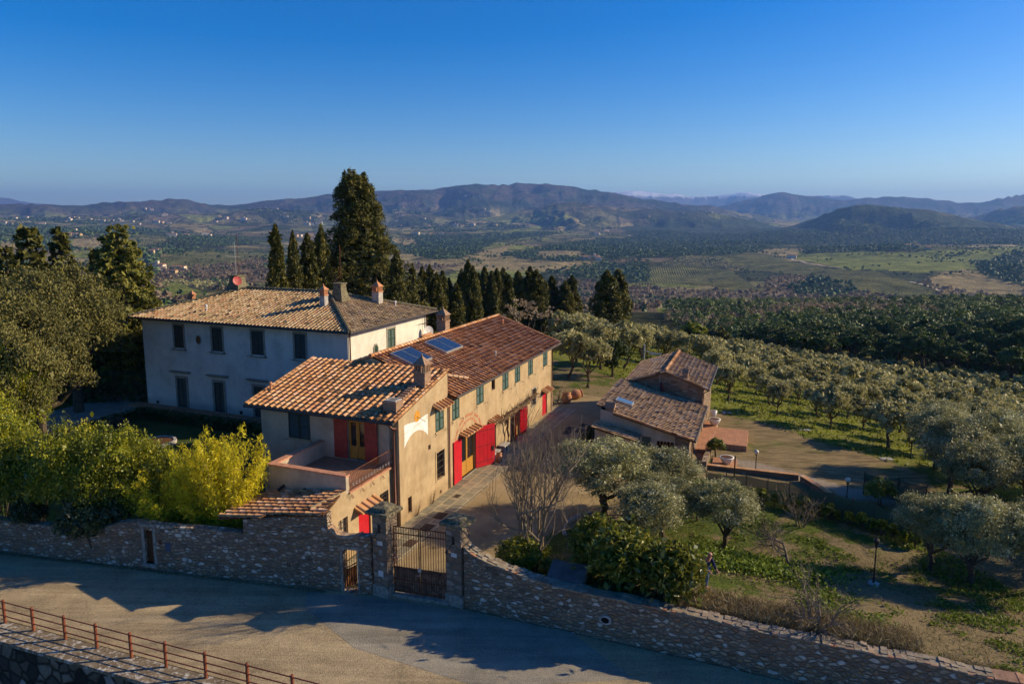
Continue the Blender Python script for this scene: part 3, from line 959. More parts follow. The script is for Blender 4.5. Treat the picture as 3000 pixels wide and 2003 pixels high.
def tile_roof(H, name, O, a, s, La, Ls, m, clip=None, pitch=0.365, row=0.37, parent=None, rad=0.092, seed=1, bh=0.85):
    O, a, s = np.array(O, float), np.array(a, float), np.array(s, float)
    s = s / np.linalg.norm(s)
    n = np.cross(a, s)
    if n[2] < 0: n = -n
    g = np.random.default_rng(seed)
    ni, nj = max(1, int(round(La / pitch))), max(1, int(round(Ls / row)))
    pt, rw = La / ni, Ls / nj
    I, J = [q.ravel() for q in np.meshgrid(np.arange(ni), np.arange(nj))]
    ca, cs = (I + 0.5) * pt, (J + 0.5) * rw
    keep = np.ones(len(I), bool) if clip is None else clip(ca, cs)
    ca, s0 = ca[keep], (J * rw)[keep]
    k = len(ca)
    ja = g.normal(0, 0.010, k)
    jt = g.normal(0, 0.008, k)
    ang = np.linspace(0, math.pi, 6)
    V, Qd, T = [], [], []
    tint = g.random(k)
    lo = np.stack([rad * np.cos(ang), 0.032 + rad * bh * np.sin(ang)], -1)
    hi = np.stack([rad * 0.78 * np.cos(ang), 0.010 + rad * bh * 0.8 * np.sin(ang)], -1)
    def pts(da, ds, dn):
        return O + a * da[..., None] + s * ds[..., None] + n * dn[..., None]
    va = pts(ca[:, None] + ja[:, None] + lo[None, :, 0], (s0 - 0.035)[:, None] + 0 * lo[None, :, 0], jt[:, None] + lo[None, :, 1])
    vb = pts(ca[:, None] + ja[:, None] * 0.4 + hi[None, :, 0], (s0 + rw)[:, None] + 0 * hi[None, :, 0], 0 * jt[:, None] + hi[None, :, 1])
    vv = np.concatenate([va, vb], 1)
    V.append(vv.reshape(-1, 3))
    base = (np.arange(k) * 12)[:, None]
    for q in range(5):
        Qd.append(base + np.array([[q, q + 1, q + 7, q + 6]])); T.append(tint)
    Qd.append(base + np.array([[0, 1, 4, 5]])); T.append(tint * 0 + 0.02)
    Qd.append(base + np.array([[1, 2, 3, 4]])); T.append(tint * 0 + 0.02)
    # pans between the barrels
    o2 = k * 12
    h = pt / 2
    pa = np.stack([pts(ca - h, s0 - 0.01, 0 * ca + 0.030), pts(ca + h, s0 - 0.01, 0 * ca + 0.030), pts(ca + h, s0 + rw, 0 * ca + 0.006), pts(ca - h, s0 + rw, 0 * ca + 0.006), pts(ca - h, s0 - 0.01, 0 * ca - 0.02), pts(ca + h, s0 - 0.01, 0 * ca - 0.02)], 1)
    V.append(pa.reshape(-1, 3))
    b2 = (o2 + np.arange(k) * 6)[:, None]
    t2 = g.random(k)
    Qd.append(b2 + np.array([[0, 1, 2, 3]])); T.append(t2 * 0.55)
    Qd.append(b2 + np.array([[4, 5, 1, 0]])); T.append(t2 * 0.2)
    VV = np.concatenate(V) - H.o
    me = mesh_np(name, VV, np.concatenate(Qd), m, np.concatenate(T))
    return link(name, me, parent or H.root)


def slab(H, name, poly, th, m, parent=None):
    b = MB()
    b.prism([(p[0], p[1], p[2] - th - 0.03) for p in poly], (0, 0, th))
    return H.add(name, b, m, parent)


def ridge_tiles(H, name, p0, p1, m, parent, r=0.13, step=0.4):
    p0, p1 = np.array(p0, float), np.array(p1, float)
    L = np.linalg.norm(p1 - p0)
    k = max(1, int(L / step))
    b = MB()
    for i in range(k):
        t0, t1 = i / k, (i + 1.12) / k
        b.tube([p0 + (p1 - p0) * t0 + (0, 0, random.uniform(-.01, .01)), p0 + (p1 - p0) * min(t1, 1) - (0, 0, 0.02)], [r, r * 0.85], 8, random.random())
    return H.add(name, b, m, parent)


def frame_bars(mb, O, a, n, a0, a1, z0, z1, wd, n0, n1):
    mb.obox(O, a, n, a0, a0 + wd, n0, n1, z0, z1)
    mb.obox(O, a, n, a1 - wd, a1, n0, n1, z0, z1)
    mb.obox(O, a, n, a0 + wd, a1 - wd, n0, n1, z0, z0 + wd)
    mb.obox(O, a, n, a0 + wd, a1 - wd, n0, n1, z1 - wd, z1)


def louvre(H, O, a, n, a0, a1, z0, z1, m, parent, off=0.0, name='shutter', slats=14):
    b = MB()
    frame_bars(b, O, a, n, a0, a1, z0, z1, 0.07, off, off + 0.045)
    zm = (z0 + z1) / 2
    b.obox(O, a, n, a0 + 0.07, a1 - 0.07, off, off + 0.04, zm - 0.04, zm + 0.04)
    for (q0, q1) in ((z0 + 0.07, zm - 0.04), (zm + 0.04, z1 - 0.07)):
        k = max(3, slats // 2)
        for i in range(k):
            zz = q0 + (q1 - q0) * (i + 0.5) / k
            hgt = (q1 - q0) / k
            OO, aa, nn = np.array(O, float), np.array(a, float), np.array(n, float)
            P = lambda p, q, z: tuple(OO + aa * p + nn * q + np.array([0, 0, z]))
            b.face([P(a0 + 0.07, off + 0.038, zz - hgt * 0.42), P(a1 - 0.07, off + 0.038, zz - hgt * 0.42), P(a1 - 0.07, off + 0.004, zz + hgt * 0.55), P(a0 + 0.07, off + 0.004, zz + hgt * 0.55)])
    return H.add(name, b, m, parent)


def louvre_window(H, O, a, n, a0, a1, z0, z1, m, surround=None, sw=0.0, hooks=True, ajar=0.0, sill=True):
    """window > two shutters, and for the villa a stone surround with sill"""
    b = MB()
    frame_bars(b, O, a, n, a0 - 0.001, a1 + 0.001, z0 - 0.001, z1 + 0.001, 0.05, -0.19, -0.04)
    b.obox(O, a, n, a0 + 0.05, a1 - 0.05, -0.19, -0.15, z0 + 0.05, z1 - 0.05)
    wd = H.add('window', b, m)
    am = (a0 + a1) / 2
    louvre(H, O, a, n, a0 + 0.008, am - 0.006, z0 + 0.008, z1 - 0.008, m, wd, -0.03)
    louvre(H, O, a, n, am + 0.006, a1 - 0.008, z0 + 0.008, z1 - 0.008, m, wd, -0.03)
    if surround:
        b = MB()
        for (p0, p1, q0, q1) in ((a0 - sw, a0, z0 - 0.1, z1 + sw), (a1, a1 + sw, z0 - 0.1, z1 + sw), (a0, a1, z1, z1 + sw)):
            b.obox(O, a, n, p0, p1, -0.02, 0.04, q0, q1)
        H.add('surround', b, surround, wd)
        if sill:
            b = MB()
            b.obox(O, a, n, a0 - sw - 0.06, a1 + sw + 0.06, -0.02, 0.12, z0 - 0.2, z0 - 0.1)
            H.add('sill', b, surround, wd)
    else:
        b = MB()
        b.obox(O, a, n, a0 - 0.05, a1 + 0.05, 0.003, 0.05, z0 - 0.08, z0)
        H.add('sill', b, OCHRE, wd)
    if hooks:
        b = MB()
        OO, aa, nn = np.array(O, float), np.array(a, float), np.array(n, float)
        for p, sg in ((a0 - 0.08 - sw, -1), (a1 + 0.08 + sw, 1)):
            b = MB()
            q = OO + aa * p + np.array([0, 0, z0 - 0.08])
            b.tube([q, q + nn * 0.14, q + nn * 0.16 + aa * sg * 0.16, q + nn * 0.15 + aa * sg * 0.2 - np.array([0, 0, 0.1])], 0.014, 5)
            H.add('shutter_hook', b, IRON, wd)
    return wd


def barred_window(H, O, a, n, a0, a1, z0, z1, nb=5, nh=4, surround=None):
    b = MB()
    b.obox(O, a, n, a0 + 0.001, a1 - 0.001, -0.215, -0.19, z0 + 0.001, z1 - 0.001)
    wd = H.add('window', b, GLASS)
    b = MB()
    frame_bars(b, O, a, n, a0 + 0.002, a1 - 0.002, z0 + 0.002, z1 - 0.002, 0.06, -0.186, -0.13)
    am = (a0 + a1) / 2
    b.obox(O, a, n, am - 0.03, am + 0.03, -0.186, -0.13, z0 + 0.062, z1 - 0.062)
    H.add('frame', b, DKWOOD, wd)
    b = MB()
    OO, aa, nn = np.array(O, float), np.array(a, float), np.array(n, float)
    P = lambda p, z: OO + aa * p - nn * 0.04 + np.array([0, 0, z])
    for i in range(nb):
        p = a0 + (a1 - a0) * (i + 1) / (nb + 1)
        b.tube([P(p, z0), P(p, z1)], 0.013, 5)
    for i in range(nh):
        z = z0 + (z1 - z0) * (i + 0.7) / (nh + 0.4)
        b.tube([P(a0, z), P(a1, z)], 0.016, 5)
    H.add('window_bars', b, IRON, wd)
    if surround:
        b = MB()
        sw = 0.12
        for (p0, p1, q0, q1) in ((a0 - sw, a0, z0, z1 + sw), (a1, a1 + sw, z0, z1 + sw), (a0, a1, z1, z1 + sw), (a0 - sw, a1 + sw, z0 - 0.1, z0)):
            b.obox(O, a, n, p0, p1, -0.02, 0.03, q0, q1)
        H.add('surround', b, surround, wd)
    return wd


def board_leaf(H, O, a, n, a0, a1, z0, z1, m, parent, off=0.03, boards=5, name='door_leaf', brace=True, horiz=False):
    b = MB()
    if horiz:
        k = max(4, int((z1 - z0) / 0.16))
        for i in range(k):
            b.obox(O, a, n, a0, a1, off, off + 0.04, z0 + (z1 - z0) * i / k, z0 + (z1 - z0) * (i + 1) / k - 0.014)
        b.obox(O, a, n, a0, a1, off - 0.012, off, z0, z1)
    else:
        for i in range(boards):
            b.obox(O, a, n, a0 + (a1 - a0) * i / boards, a0 + (a1 - a0) * (i + 1) / boards - 0.01, off, off + 0.04, z0, z1)
        b.obox(O, a, n, a0, a1 - 0.01, off - 0.012, off, z0, z1)
        if brace:
            for f in (0.1, 0.5, 0.88):
                z = z0 + (z1 - z0) * f
                b.obox(O, a, n, a0 + 0.02, a1 - 0.03, off + 0.04, off + 0.065, z - 0.05, z + 0.05)
    return H.add(name, b, m, parent)


def canopy(H, O, a, n, a0, a1, z, dep, m, side=True, name='tiled_canopy', slope=0.45, count=None):
    """small lean-to of barrel tiles over a door or window"""
    OO, aa, nn = np.array(O, float), np.array(a, float), np.array(n, float)
    P = lambda p, q, zz: tuple(OO + aa * p + nn * q + np.array([0, 0, zz]))
    b = MB()
    b.prism([P(a0, 0.004, z - 0.1), P(a0, dep, z - dep * slope - 0.09), P(a0, dep, z - dep * slope), P(a0, 0.004, z)], aa * (a1 - a0), 0.35)
    k = count or max(2, int(round((a1 - a0) / 0.33)))
    for i in range(k):
        p = a0 + (a1 - a0) * (i + 0.5) / k
        b.tube([P(p, 0.01, z + 0.015), P(p, dep + 0.05, z - (dep + 0.05) * slope + 0.025)], [0.075, 0.095], 8, 0.3 + 0.7 * random.random())
    return H.add(name, b, m)


def chimney(H, u, v, z0, z1, w, d, body, cap=True, cap_m=None, name='chimney', holes=True):
    """brick stack with an openwork head and a little pyramid roof"""
    b = MB()
    b.box(u - w / 2, u + w / 2, v - d / 2, v + d / 2, z0 - 0.5, z1)
    ch = H.add(name, b, body)
    if cap:
        hh = 0.42
        b = MB()
        b.box(u - w / 2 - 0.05, u + w / 2 + 0.05, v - d / 2 - 0.05, v + d / 2 + 0.05, z1, z1 + 0.07)
        k = 4
        for i in range(k):
            f = -0.5 + (i + 0.5) / k
            for sg in (-1, 1):
                b.box(u + f * w - 0.035, u + f * w + 0.035, v + sg * (d / 2 - 0.04) - 0.04, v + sg * (d / 2 - 0.04) + 0.04, z1 + 0.07, z1 + 0.07 + hh)
                b.box(u + sg * (w / 2 - 0.04) - 0.04, u + sg * (w / 2 - 0.04) + 0.04, v + f * d - 0.035, v + f * d + 0.035, z1 + 0.0705, z1 + 0.0695 + hh)
        zt = z1 + 0.07 + hh
        b.box(u - w / 2 - 0.06, u + w / 2 + 0.06, v - d / 2 - 0.06, v + d / 2 + 0.06, zt, zt + 0.07)
        i = len(b.v)
        e = 0.03
        b.v += [(u - w / 2 - e, v - d / 2 - e, zt + 0.07), (u + w / 2 + e, v - d / 2 - e, zt + 0.07), (u + w / 2 + e, v + d / 2 + e, zt + 0.07), (u - w / 2 - e, v + d / 2 + e, zt + 0.07), (u, v, zt + 0.07 + w * 0.62)]
        for q in range(4):
            b.f.append((i + q, i + (q + 1) % 4, i + 4)); b.t.append(0)
        b.lathe([(0.05, 0), (0.06, 0.08), (0.02, 0.16)], (u, v, zt + 0.03 + w * 0.62), 8)
        H.add('chimney_head', b, cap_m or body, ch)
    return ch


def gutter(H, p0, p1, m, r=0.085, name='gutter'):
    b = MB()
    b.tube([p0, p1], r, 8)
    return H.add(name, b, m)


def pipe(H, pts, m, r=0.055, name='downpipe'):
    b = MB()
    b.tube(pts, r, 8)
    return H.add(name, b, m, None, True)


TILE_F = m_tint('front_roof_tile', [(0.0, (0.09, 0.045, 0.022)), (0.06, (0.36, 0.17, 0.075)), (0.3, (0.50, 0.25, 0.105)), (0.5, (0.60, 0.33, 0.15)), (0.68, (0.44, 0.19, 0.085)), (0.84, (0.66, 0.42, 0.24)), (1.0, (0.52, 0.29, 0.19))], 0.85, 0.15, 2.0, 0.25, 0.25, (0.30, 0.22, 0.11))
TILE_M = m_tint('main_roof_tile', [(0.0, (0.10, 0.05, 0.025)), (0.08, (0.32, 0.135, 0.06)), (0.35, (0.50, 0.21, 0.09)), (0.55, (0.60, 0.29, 0.13)), (0.75, (0.36, 0.15, 0.075)), (0.9, (0.66, 0.39, 0.21)), (1.0, (0.50, 0.31, 0.2))], 0.9, 0.12, 2.0, 0.3, 0.3, (0.2, 0.115, 0.06))
TILE_V = m_tint('villa_roof_tile', [(0.0, (0.09, 0.065, 0.04)), (0.08, (0.30, 0.20, 0.11)), (0.3, (0.48, 0.32, 0.17)), (0.5, (0.56, 0.41, 0.23)), (0.7, (0.44, 0.23, 0.12)), (0.88, (0.62, 0.50, 0.33)), (1.0, (0.54, 0.31, 0.18))], 0.9, 0.12, 2.2, 0.35, 0.4, (0.20, 0.16, 0.075))
TILE_C = m_tint('cottage_roof_tile', [(0.0, (0.10, 0.065, 0.04)), (0.1, (0.35, 0.21, 0.11)), (0.35, (0.56, 0.37, 0.20)), (0.55, (0.42, 0.26, 0.15)), (0.75, (0.64, 0.46, 0.28)), (0.9, (0.34, 0.20, 0.12)), (1.0, (0.7, 0.54, 0.38))], 0.9, 0.12, 2.2, 0.35, 0.3, (0.17, 0.14, 0.11))
X, Y_, Z_ = np.array([1., 0, 0]), np.array([0, 1., 0]), np.array([0, 0, 1.])

# ------------------------------------------------------------------ farmhouse
H = House('farmhouse', 'long ochre farmhouse with terracotta tile roofs, red doors and a front terrace', 'house')
FO, Fa, Fn = (0, 0, 0), X, -Y_                 # sunlit long facade: along +u, outward -v
holes = [(4.09, 5.14, 4.08, 5.48), (4.14, 5.14, 1.1, 2.8), (3.17, 3.47, 3.27, 3.57), (0.78, 1.2, 0.38, 1.3)]
b = MB()
wall_holes(b, FO, Fa, Fn, 0, 5.7, 0, 5.9, holes, 0.22, [(5.7, 7.46), (-0.0, 6.02)])
b.face([(0, 0, 0), (0, 0.5, 0), (0, 0.5, 6.05), (0, 0, 6.05)])                       # front-facing return beside the downpipe
fh = [(1.6, 3.3, 3.45, 5.62), (6.4, 8.15, 3.75, 5.55)]
H.add('wall', b, OCHRE)
b = MB()
FRh = [(2.05, 3.25, 3.36, 5.62), (5.75, 7.25, 4.15, 5.62)]      # terrace door, shutter window (v, z)
wall_holes(b, (0, 0, 0), Y_, -X, 0.5, 9.2, 0, 5.95, FRh, 0.2)
b.face([(0, 9.2, 0), (5.7, 9.2, 0), (5.7, 9.2, 7.4), (0, 9.2, 5.95)])
b.face([(5.7, 0, 0), (5.7, 9.2, 0), (5.7, 9.2, 7.42), (5.7, 0, 7.42)])
b.box(-0.28, -0.001, 0.45, 0.62, 3.4, 5.9)                       # thin sunlit strip by the balcony rail
H.add('front_wall', b, CREAM)
mh = [(6.26, 7.26, 4.18, 5.48), (9.8, 10.95, 4.28, 5.52), (12.3, 12.9, 4.69, 5.5), (14.25, 15.37, 4.25, 5.62), (16.64, 17.72, 4.27, 5.62), (19.45, 20.5, 4.26, 5.62), (22.94, 24.04, 4.27, 5.62),
      (7.45, 9.55, 0.06, 2.9), (11.95, 13.05, 0.06, 2.12), (14.6, 15.5, 1.5, 2.4), (16.55, 17.65, 0.06, 2.2), (18.45, 19.27, 1.07, 2.06), (20.36, 21.2, 1.58, 2.95), (22.85, 24.05, 0.06, 2.02)]
b = MB()
wall_holes(b, FO, Fa, Fn, 5.7, 25.2, 0, 5.98, mh, 0.22)
b.face([(25.2, 0, 0), (25.2, 10.6, 0), (25.2, 10.6, 6.0), (25.2, 5.3, 7.9), (25.2, 0, 6.0)])
b.face([(25.2, 10.6, 0), (5.7, 10.6, 0), (5.7, 10.6, 6.0), (25.2, 10.6, 6.0)])
b.face([(5.71, 9.2, 0), (5.71, 10.6, 0), (5.71, 10.6, 6.0), (5.71, 5.3, 7.86), (5.71, 0.0, 6.0), (5.71, 0, 5.5)])
H.add('main_wall', b, OCHRE)
# roofs
fs = (0.246, 1)
Lf = 6.32 * math.hypot(1, 0.246)
H_fr = tile_roof(H, 'front_roof', (-0.6, -0.06, 5.98), Y_, (1, 0, 0.246), 9.85, Lf, TILE_F, pitch=0.405, row=0.39, rad=0.105, seed=2)
slab(H, 'roof_slab', [(-0.58, -0.04, 5.98), (5.72, -0.04, 7.53), (5.72, 9.77, 7.53), (-0.58, 9.77, 5.98)], 0.12, DKWOOD, H_fr)
ridge_tiles(H, 'verge_tiles', (-0.6, -0.06, 6.03), (5.72, -0.06, 7.58), TILE_F, H_fr, 0.09, 0.37)
ridge_tiles(H, 'verge_tiles', (-0.6, 9.76, 6.03), (5.72, 9.76, 7.58), TILE_F, H_fr, 0.10, 0.37)
b = MB()                                                          # run of flat bricks by the chimneys
for k in range(9):
    b.box(1.0 + k * 0.27, 1.22 + k * 0.27, 0.62, 1.0, 6.37 + k * 0.0665 + 0.1, 6.50 + k * 0.0665 + 0.1)
H.add('flashing_bricks', b, BRICK, H_fr)
sm = 0.358
Lm = 5.85 * math.hypot(1, sm)
hang = -0.5
H_mr = tile_roof(H, 'main_roof', (5.74, hang, 5.90), X, (0, 1, sm), 20.2, Lm, TILE_M, pitch=0.40, row=0.40, rad=0.104, seed=3, bh=0.78)
tile_roof(H, 'main_roof', (5.74, 11.1, 5.90), X, (0, -1, sm), 20.2, Lm, TILE_M, seed=4)
slab(H, 'roof_slab', [(5.74, hang + 0.02, 5.91), (25.92, hang + 0.02, 5.91), (25.92, 5.3, 7.97), (5.74, 5.3, 7.97)], 0.14, DKWOOD, H_mr)
slab(H, 'roof_slab', [(5.74, 5.3, 7.97), (25.92, 5.3, 7.97), (25.92, 11.08, 5.91), (5.74, 11.08, 5.91)], 0.14, DKWOOD, H_mr)
ridge_tiles(H, 'ridge_tiles', (5.5, 5.3, 8.03), (25.95, 5.3, 8.03), TILE_F, H_mr)
ridge_tiles(H, 'verge_tiles', (5.76, 5.3, 8.0), (5.76, 8.4, 6.92), TILE_F, H_mr, 0.1)
ridge_tiles(H, 'verge_tiles', (25.9, hang, 5.96), (25.9, 5.3, 8.02), TILE_M, H_mr, 0.1)
b = MB()                                                          # line of pale tiles mortared against the front block
for k in range(11):
    b.tube([(6.1 + k * 0.28, 2.9 - k * 0.24, 7.17 - k * 0.086), (6.4 + k * 0.28, 2.7 - k * 0.24, 7.09 - k * 0.086)], 0.12, 8, 0.86)
H.add('flashing_tiles', b, TILE_F, H_mr)
gutter(H, (5.75, hang - 0.07, 5.83), (25.95, hang - 0.07, 5.83), GUTTER)
gutter(H, (-0.68, -0.1, 5.90), (-0.68, 9.8, 5.90), GUTTER)
pipe(H, [(-0.66, 0.25, 5.84), (-0.62, 0.0, 5.62), (-0.3, -0.02, 5.56), (-0.12, 0.22, 5.46), (-0.12, 0.24, 5.2), (-0.12, 0.24, 0.1)], COPPER, 0.06)
pipe(H, [(6.6, -0.5, 5.78), (6.1, -0.2, 5.62), (5.75, -0.08, 5.45), (5.72, -0.08, 5.2), (5.72, -0.08, 0.1)], COPPER, 0.055)
pipe(H, [(25.12, -0.52, 5.78), (25.12, -0.08, 5.55), (25.12, -0.08, 0.05)], COPPER, 0.055)
# green shuttered windows
for i, (p0, p1, q0, q1) in enumerate([holes[0], mh[0], mh[1], mh[3], mh[4], mh[5], mh[6]]):
    louvre_window(H, FO, Fa, Fn, p0, p1, q0, q1, GREEN)
wd = louvre_window(H, (0, 0, 0), Y_, -X, *FRh[1], DKGREEN)
# dark niche, vents, little square window
b = MB(); b.obox(FO, Fa, Fn, 12.31, 12.89, -0.2, -0.16, 4.70, 5.49); wdn = H.add('window', b, GLASS)
b = MB(); frame_bars(b, FO, Fa, Fn, 12.302, 12.898, 4.692, 5.498, 0.07, -0.155, -0.11); H.add('frame', b, DKWOOD, wdn)
b = MB(); b.obox(FO, Fa, Fn, 3.172, 3.468, -0.21, -0.12, 3.272, 3.568)
for k in range(4): b.obox(FO, Fa, Fn, 3.19, 3.45, -0.12, -0.05, 3.30 + k * 0.07, 3.33 + k * 0.07)
H.add('vent_grille', b, DKWOOD)
b = MB(); frame_bars(b, FO, Fa, Fn, 4.5, 4.7, 0.18, 0.36, 0.03, 0.003, 0.02); b.obox(FO, Fa, Fn, 4.53, 4.67, 0.003, 0.012, 0.21, 0.33); H.add('vent_grille', b, DKWOOD)
b = MB()
for k in range(3): b.obox(FO, Fa, Fn, 0.782 + k * 0.14, 0.912 + k * 0.14, -0.2, -0.15, 0.382, 1.298)
b.obox(FO, Fa, Fn, 0.79, 1.19, -0.15, -0.12, 0.7, 0.78)
H.add('meter_door', b, DKWOOD)
barred_window(H, FO, Fa, Fn, 4.14, 5.14, 1.1, 2.8, 5, 4, OCHRE)
barred_window(H, FO, Fa, Fn, 14.6, 15.5, 1.5, 2.4, 4, 3)
barred_window(H, FO, Fa, Fn, 18.45, 19.27, 1.07, 2.06, 4, 3)
barred_window(H, FO, Fa, Fn, 20.36, 21.2, 1.58, 2.95, 4, 4, SERENA)
# sundial: orange sun, gnomon and a white painted scroll
b = MB()
up, lowL, lowR = [], [], []
P = lambda u, z: (u, -0.006, z)
N = 14
top = [(0.57 + 2.62 * k / N, 5.47 - 0.30 * math.sin(math.pi * min(1, abs((k - N / 2) / (N / 2)) ** 0 * k / N)) * (1 if 2 < k < 12 else 0.3)) for k in range(N + 1)]
top = [(0.57, 5.46), (0.85, 5.48), (1.2, 5.45), (1.55, 5.40), (1.87, 5.36), (2.2, 5.38), (2.6, 5.43), (2.95, 5.47), (3.19, 5.46)]
bot = [(0.54, 4.24), (0.85, 4.50), (1.2, 4.71), (1.55, 4.81), (1.87, 4.83), (2.2, 4.79), (2.6, 4.64), (2.95, 4.41), (3.16, 4.20)]
for k in range(8):
    b.face([P(*bot[k]), P(*bot[k + 1]), P(*top[k + 1]), P(*top[k])])
sdl = H.add('sundial', b, SUNDIALW)
b = MB()
cu, cz = 1.97, 5.63
ring = []
for k in range(28):
    a0_, a1_ = 2 * math.pi * k / 28, 2 * math.pi * (k + 1) / 28
    r1 = 0.27 + (0.07 if k % 2 else 0.0)
    r2 = 0.27 + (0.07 if (k + 1) % 2 else 0.0)
    b.face([(cu + 0.13 * math.cos(a0_), -0.008, cz + 0.15 * math.sin(a0_)), (cu + r1 * math.cos(a0_), -0.008, cz + r1 * 1.05 * math.sin(a0_)), (cu + r2 * math.cos(a1_), -0.008, cz + r2 * 1.05 * math.sin(a1_)), (cu + 0.13 * math.cos(a1_), -0.008, cz + 0.15 * math.sin(a1_))])
for k in range(8):
    a0_ = 2 * math.pi * k / 8
    b.face([(cu, -0.008, cz)] + [(cu + 0.11 * math.cos(a0_ + d), -0.008, cz + 0.12 * math.sin(a0_ + d)) for d in (0, math.pi / 4)])
H.add('sun_emblem', b, SUNDIALO, sdl)
b = MB(); b.tube([(cu, 0.0, cz - 0.02), (2.2, -0.42, 5.30)], 0.014, 5); H.add('gnomon', b, IRON, sdl)
b = MB()
for k in range(9):
    t = (k + 0.5) / 9
    ut = 0.6 + 2.5 * t
    zb = np.interp(ut, [q[0] for q in bot], [q[1] for q in bot]) + 0.04
    d = np.array([ut - cu, 0, zb - (cz - 0.3)]); L = np.linalg.norm(d); d /= L
    nrm = np.array([-d[2], 0, d[0]]) * 0.0022
    p0 = np.array([cu, -0.010, cz - 0.3]) + d * 0.12
    p1 = np.array([cu, -0.010, cz - 0.3]) + d * L
    b.face([p0 - nrm, p0 + nrm, p1 + nrm, p1 - nrm])
b.face([P(0.57, 5.0), P(0.57, 4.985), P(3.17, 5.26), P(3.17, 5.275)])
H.add('hour_lines', b.off((0, 0.004, 0)), SUNDIALO, sdl)
# faded red arched inscription over the main door
b = MB()
for (rad, hgt, nn_, gap) in ((1.28, 0.24, 19, (5, 12)), (1.82, 0.30, 27, (4, 9, 16, 21))):
    for k in range(nn_):
        a0_ = math.pi * (0.06 + 0.88 * (k + 0.5) / nn_)
        if k in gap and rad > 1.5: continue
        wdt = rad * math.pi * 0.88 / nn_ * 0.34
        c_, s_ = math.cos(a0_), math.sin(a0_) * 0.86
        t_ = np.array([-math.sin(a0_), 0, math.cos(a0_)])
        r_ = np.array([math.cos(a0_), 0, math.sin(a0_)])
        q = np.array([8.55 - rad * c_, -0.006, 2.55 + rad * s_ * (0.95 if rad < 1.5 else 0.84)])
        q[0] = 8.55 + rad * c_
        h_ = hgt * random.uniform(0.55, 0.95)
        b.face([q - t_ * wdt, q + t_ * wdt, q + t_ * wdt + r_ * h_, q - t_ * wdt + r_ * h_])
        if k % 3 != 1 and rad > 1.5:
            z_ = q + r_ * h_ * 0.45
            b.face([z_ - t_ * wdt * 2.2 + (0, -.001, 0), z_ + t_ * wdt * 1.2 + (0, -.001, 0), z_ + t_ * wdt * 1.2 + r_ * 0.05 + (0, -.001, 0), z_ - t_ * wdt * 2.2 + r_ * 0.05 + (0, -.001, 0)])
H.add('arched_lettering', b, BRICKRED)
# doors
def glazed(a0, a1, z0, z1, parent, dep=-0.19, m=WOOD, O=FO, a=Fa, n=Fn):
    b = MB(); b.obox(O, a, n, a0, a1, dep, dep + 0.02, z0, z1); g_ = H.add('door_glass', b, GLASS, parent)
    b = MB()
    am = (a0 + a1) / 2
    for (p0, p1) in ((a0, am - 0.01), (am + 0.01, a1)):
        frame_bars(b, O, a, n, p0, p1, z0, z1, 0.09, dep + 0.022, dep + 0.07)
        b.obox(O, a, n, p0 + 0.09, p1 - 0.09, dep + 0.022, dep + 0.06, z0 + 0.09, z0 + (z1 - z0) * 0.33)
    H.add('door_frame', b, m, parent)
b = MB(); b.obox(FO, Fa, Fn, 7.42, 9.58, -0.21, 0.10, -0.02, 0.06)
dr = H.add('main_door', b, GREYST)
glazed(7.46, 9.54, 0.062, 2.88, dr)
for (p, ang, wl_, zz) in ((7.42, 178.5, 1.14, 2.80), (9.58, 28, 1.62, 2.86)):
    aa = np.array([math.cos(R_(ang)), -math.sin(R_(ang)), 0])
    nn = np.array([-aa[1], aa[0], 0])
    if nn[1] > 0: nn = -nn
    board_leaf(H, (p, -0.02, 0), aa, nn, 0.0, wl_, 0.06, zz, RED, dr, 0.0, 5, brace=False)
    b = MB()
    for f in (0.12, 0.5, 0.86): b.obox((p, -0.02, 0), aa, nn, 0.03, wl_ - 0.03, 0.042, 0.055, 0.06 + zz * f - 0.012, 0.06 + zz * f + 0.012)
    if wl_ > 1.4:
        b.obox((p, -0.02, 0), aa, nn, wl_ - 0.28, wl_ - 0.10, 0.055, 0.085, 1.0, 1.35)
    H.add('door_fitting', b, RED if wl_ < 1.4 else IRON, dr)
canopy(H, FO, Fa, Fn, 7.2, 9.75, 3.12, 0.5, TILE_F, count=6, slope=0.3)
b = MB(); b.obox(FO, Fa, Fn, 11.96, 13.04, -0.20, -0.12, 0.062, 2.118); dr = H.add('side_door', b, DKWOOD)
board_leaf(H, (11.97, -0.01, 0), np.array([math.cos(R_(115)), -math.sin(R_(115)), 0]), np.array([-math.sin(R_(115)), -math.cos(R_(115)), 0]), 0, 0.35, 0.06, 2.05, RED, dr, 0, 2, brace=False)
canopy(H, FO, Fa, Fn, 11.6, 13.4, 2.75, 0.45, TILE_F)
b = MB(); b.obox(FO, Fa, Fn, 16.5, 17.7, -0.21, 0.08, -0.02, 0.06); dr = H.add('garden_door', b, GREYST)
glazed(16.56, 17.64, 0.062, 2.19, dr)
for (p, ang) in ((16.53, 150), (17.67, 35)):
    aa = np.array([math.cos(R_(ang)), -math.sin(R_(ang)), 0]); nn = np.array([-aa[1], aa[0], 0])
    if nn[1] > 0: nn = -nn
    board_leaf(H, (p, -0.02, 0), aa, nn, 0.0, 0.68, 0.08, 2.2, RED, dr, 0.0, 2)
b = MB(); b.obox(FO, Fa, Fn, 22.86, 24.04, -0.2, -0.16, 0.062, 2.01); dr = H.add('far_door', b, DKWOOD)
board_leaf(H, FO, Fa, Fn, 22.86, 24.04, 0.07, 2.01, RED, dr, -0.12, 3, horiz=True)
canopy(H, FO, Fa, Fn, 22.6, 24.35, 2.42, 0.5, TILE_F)
canopy(H, FO, Fa, Fn, 3.75, 5.6, 5.82, 0.5, TILE_F, count=5)
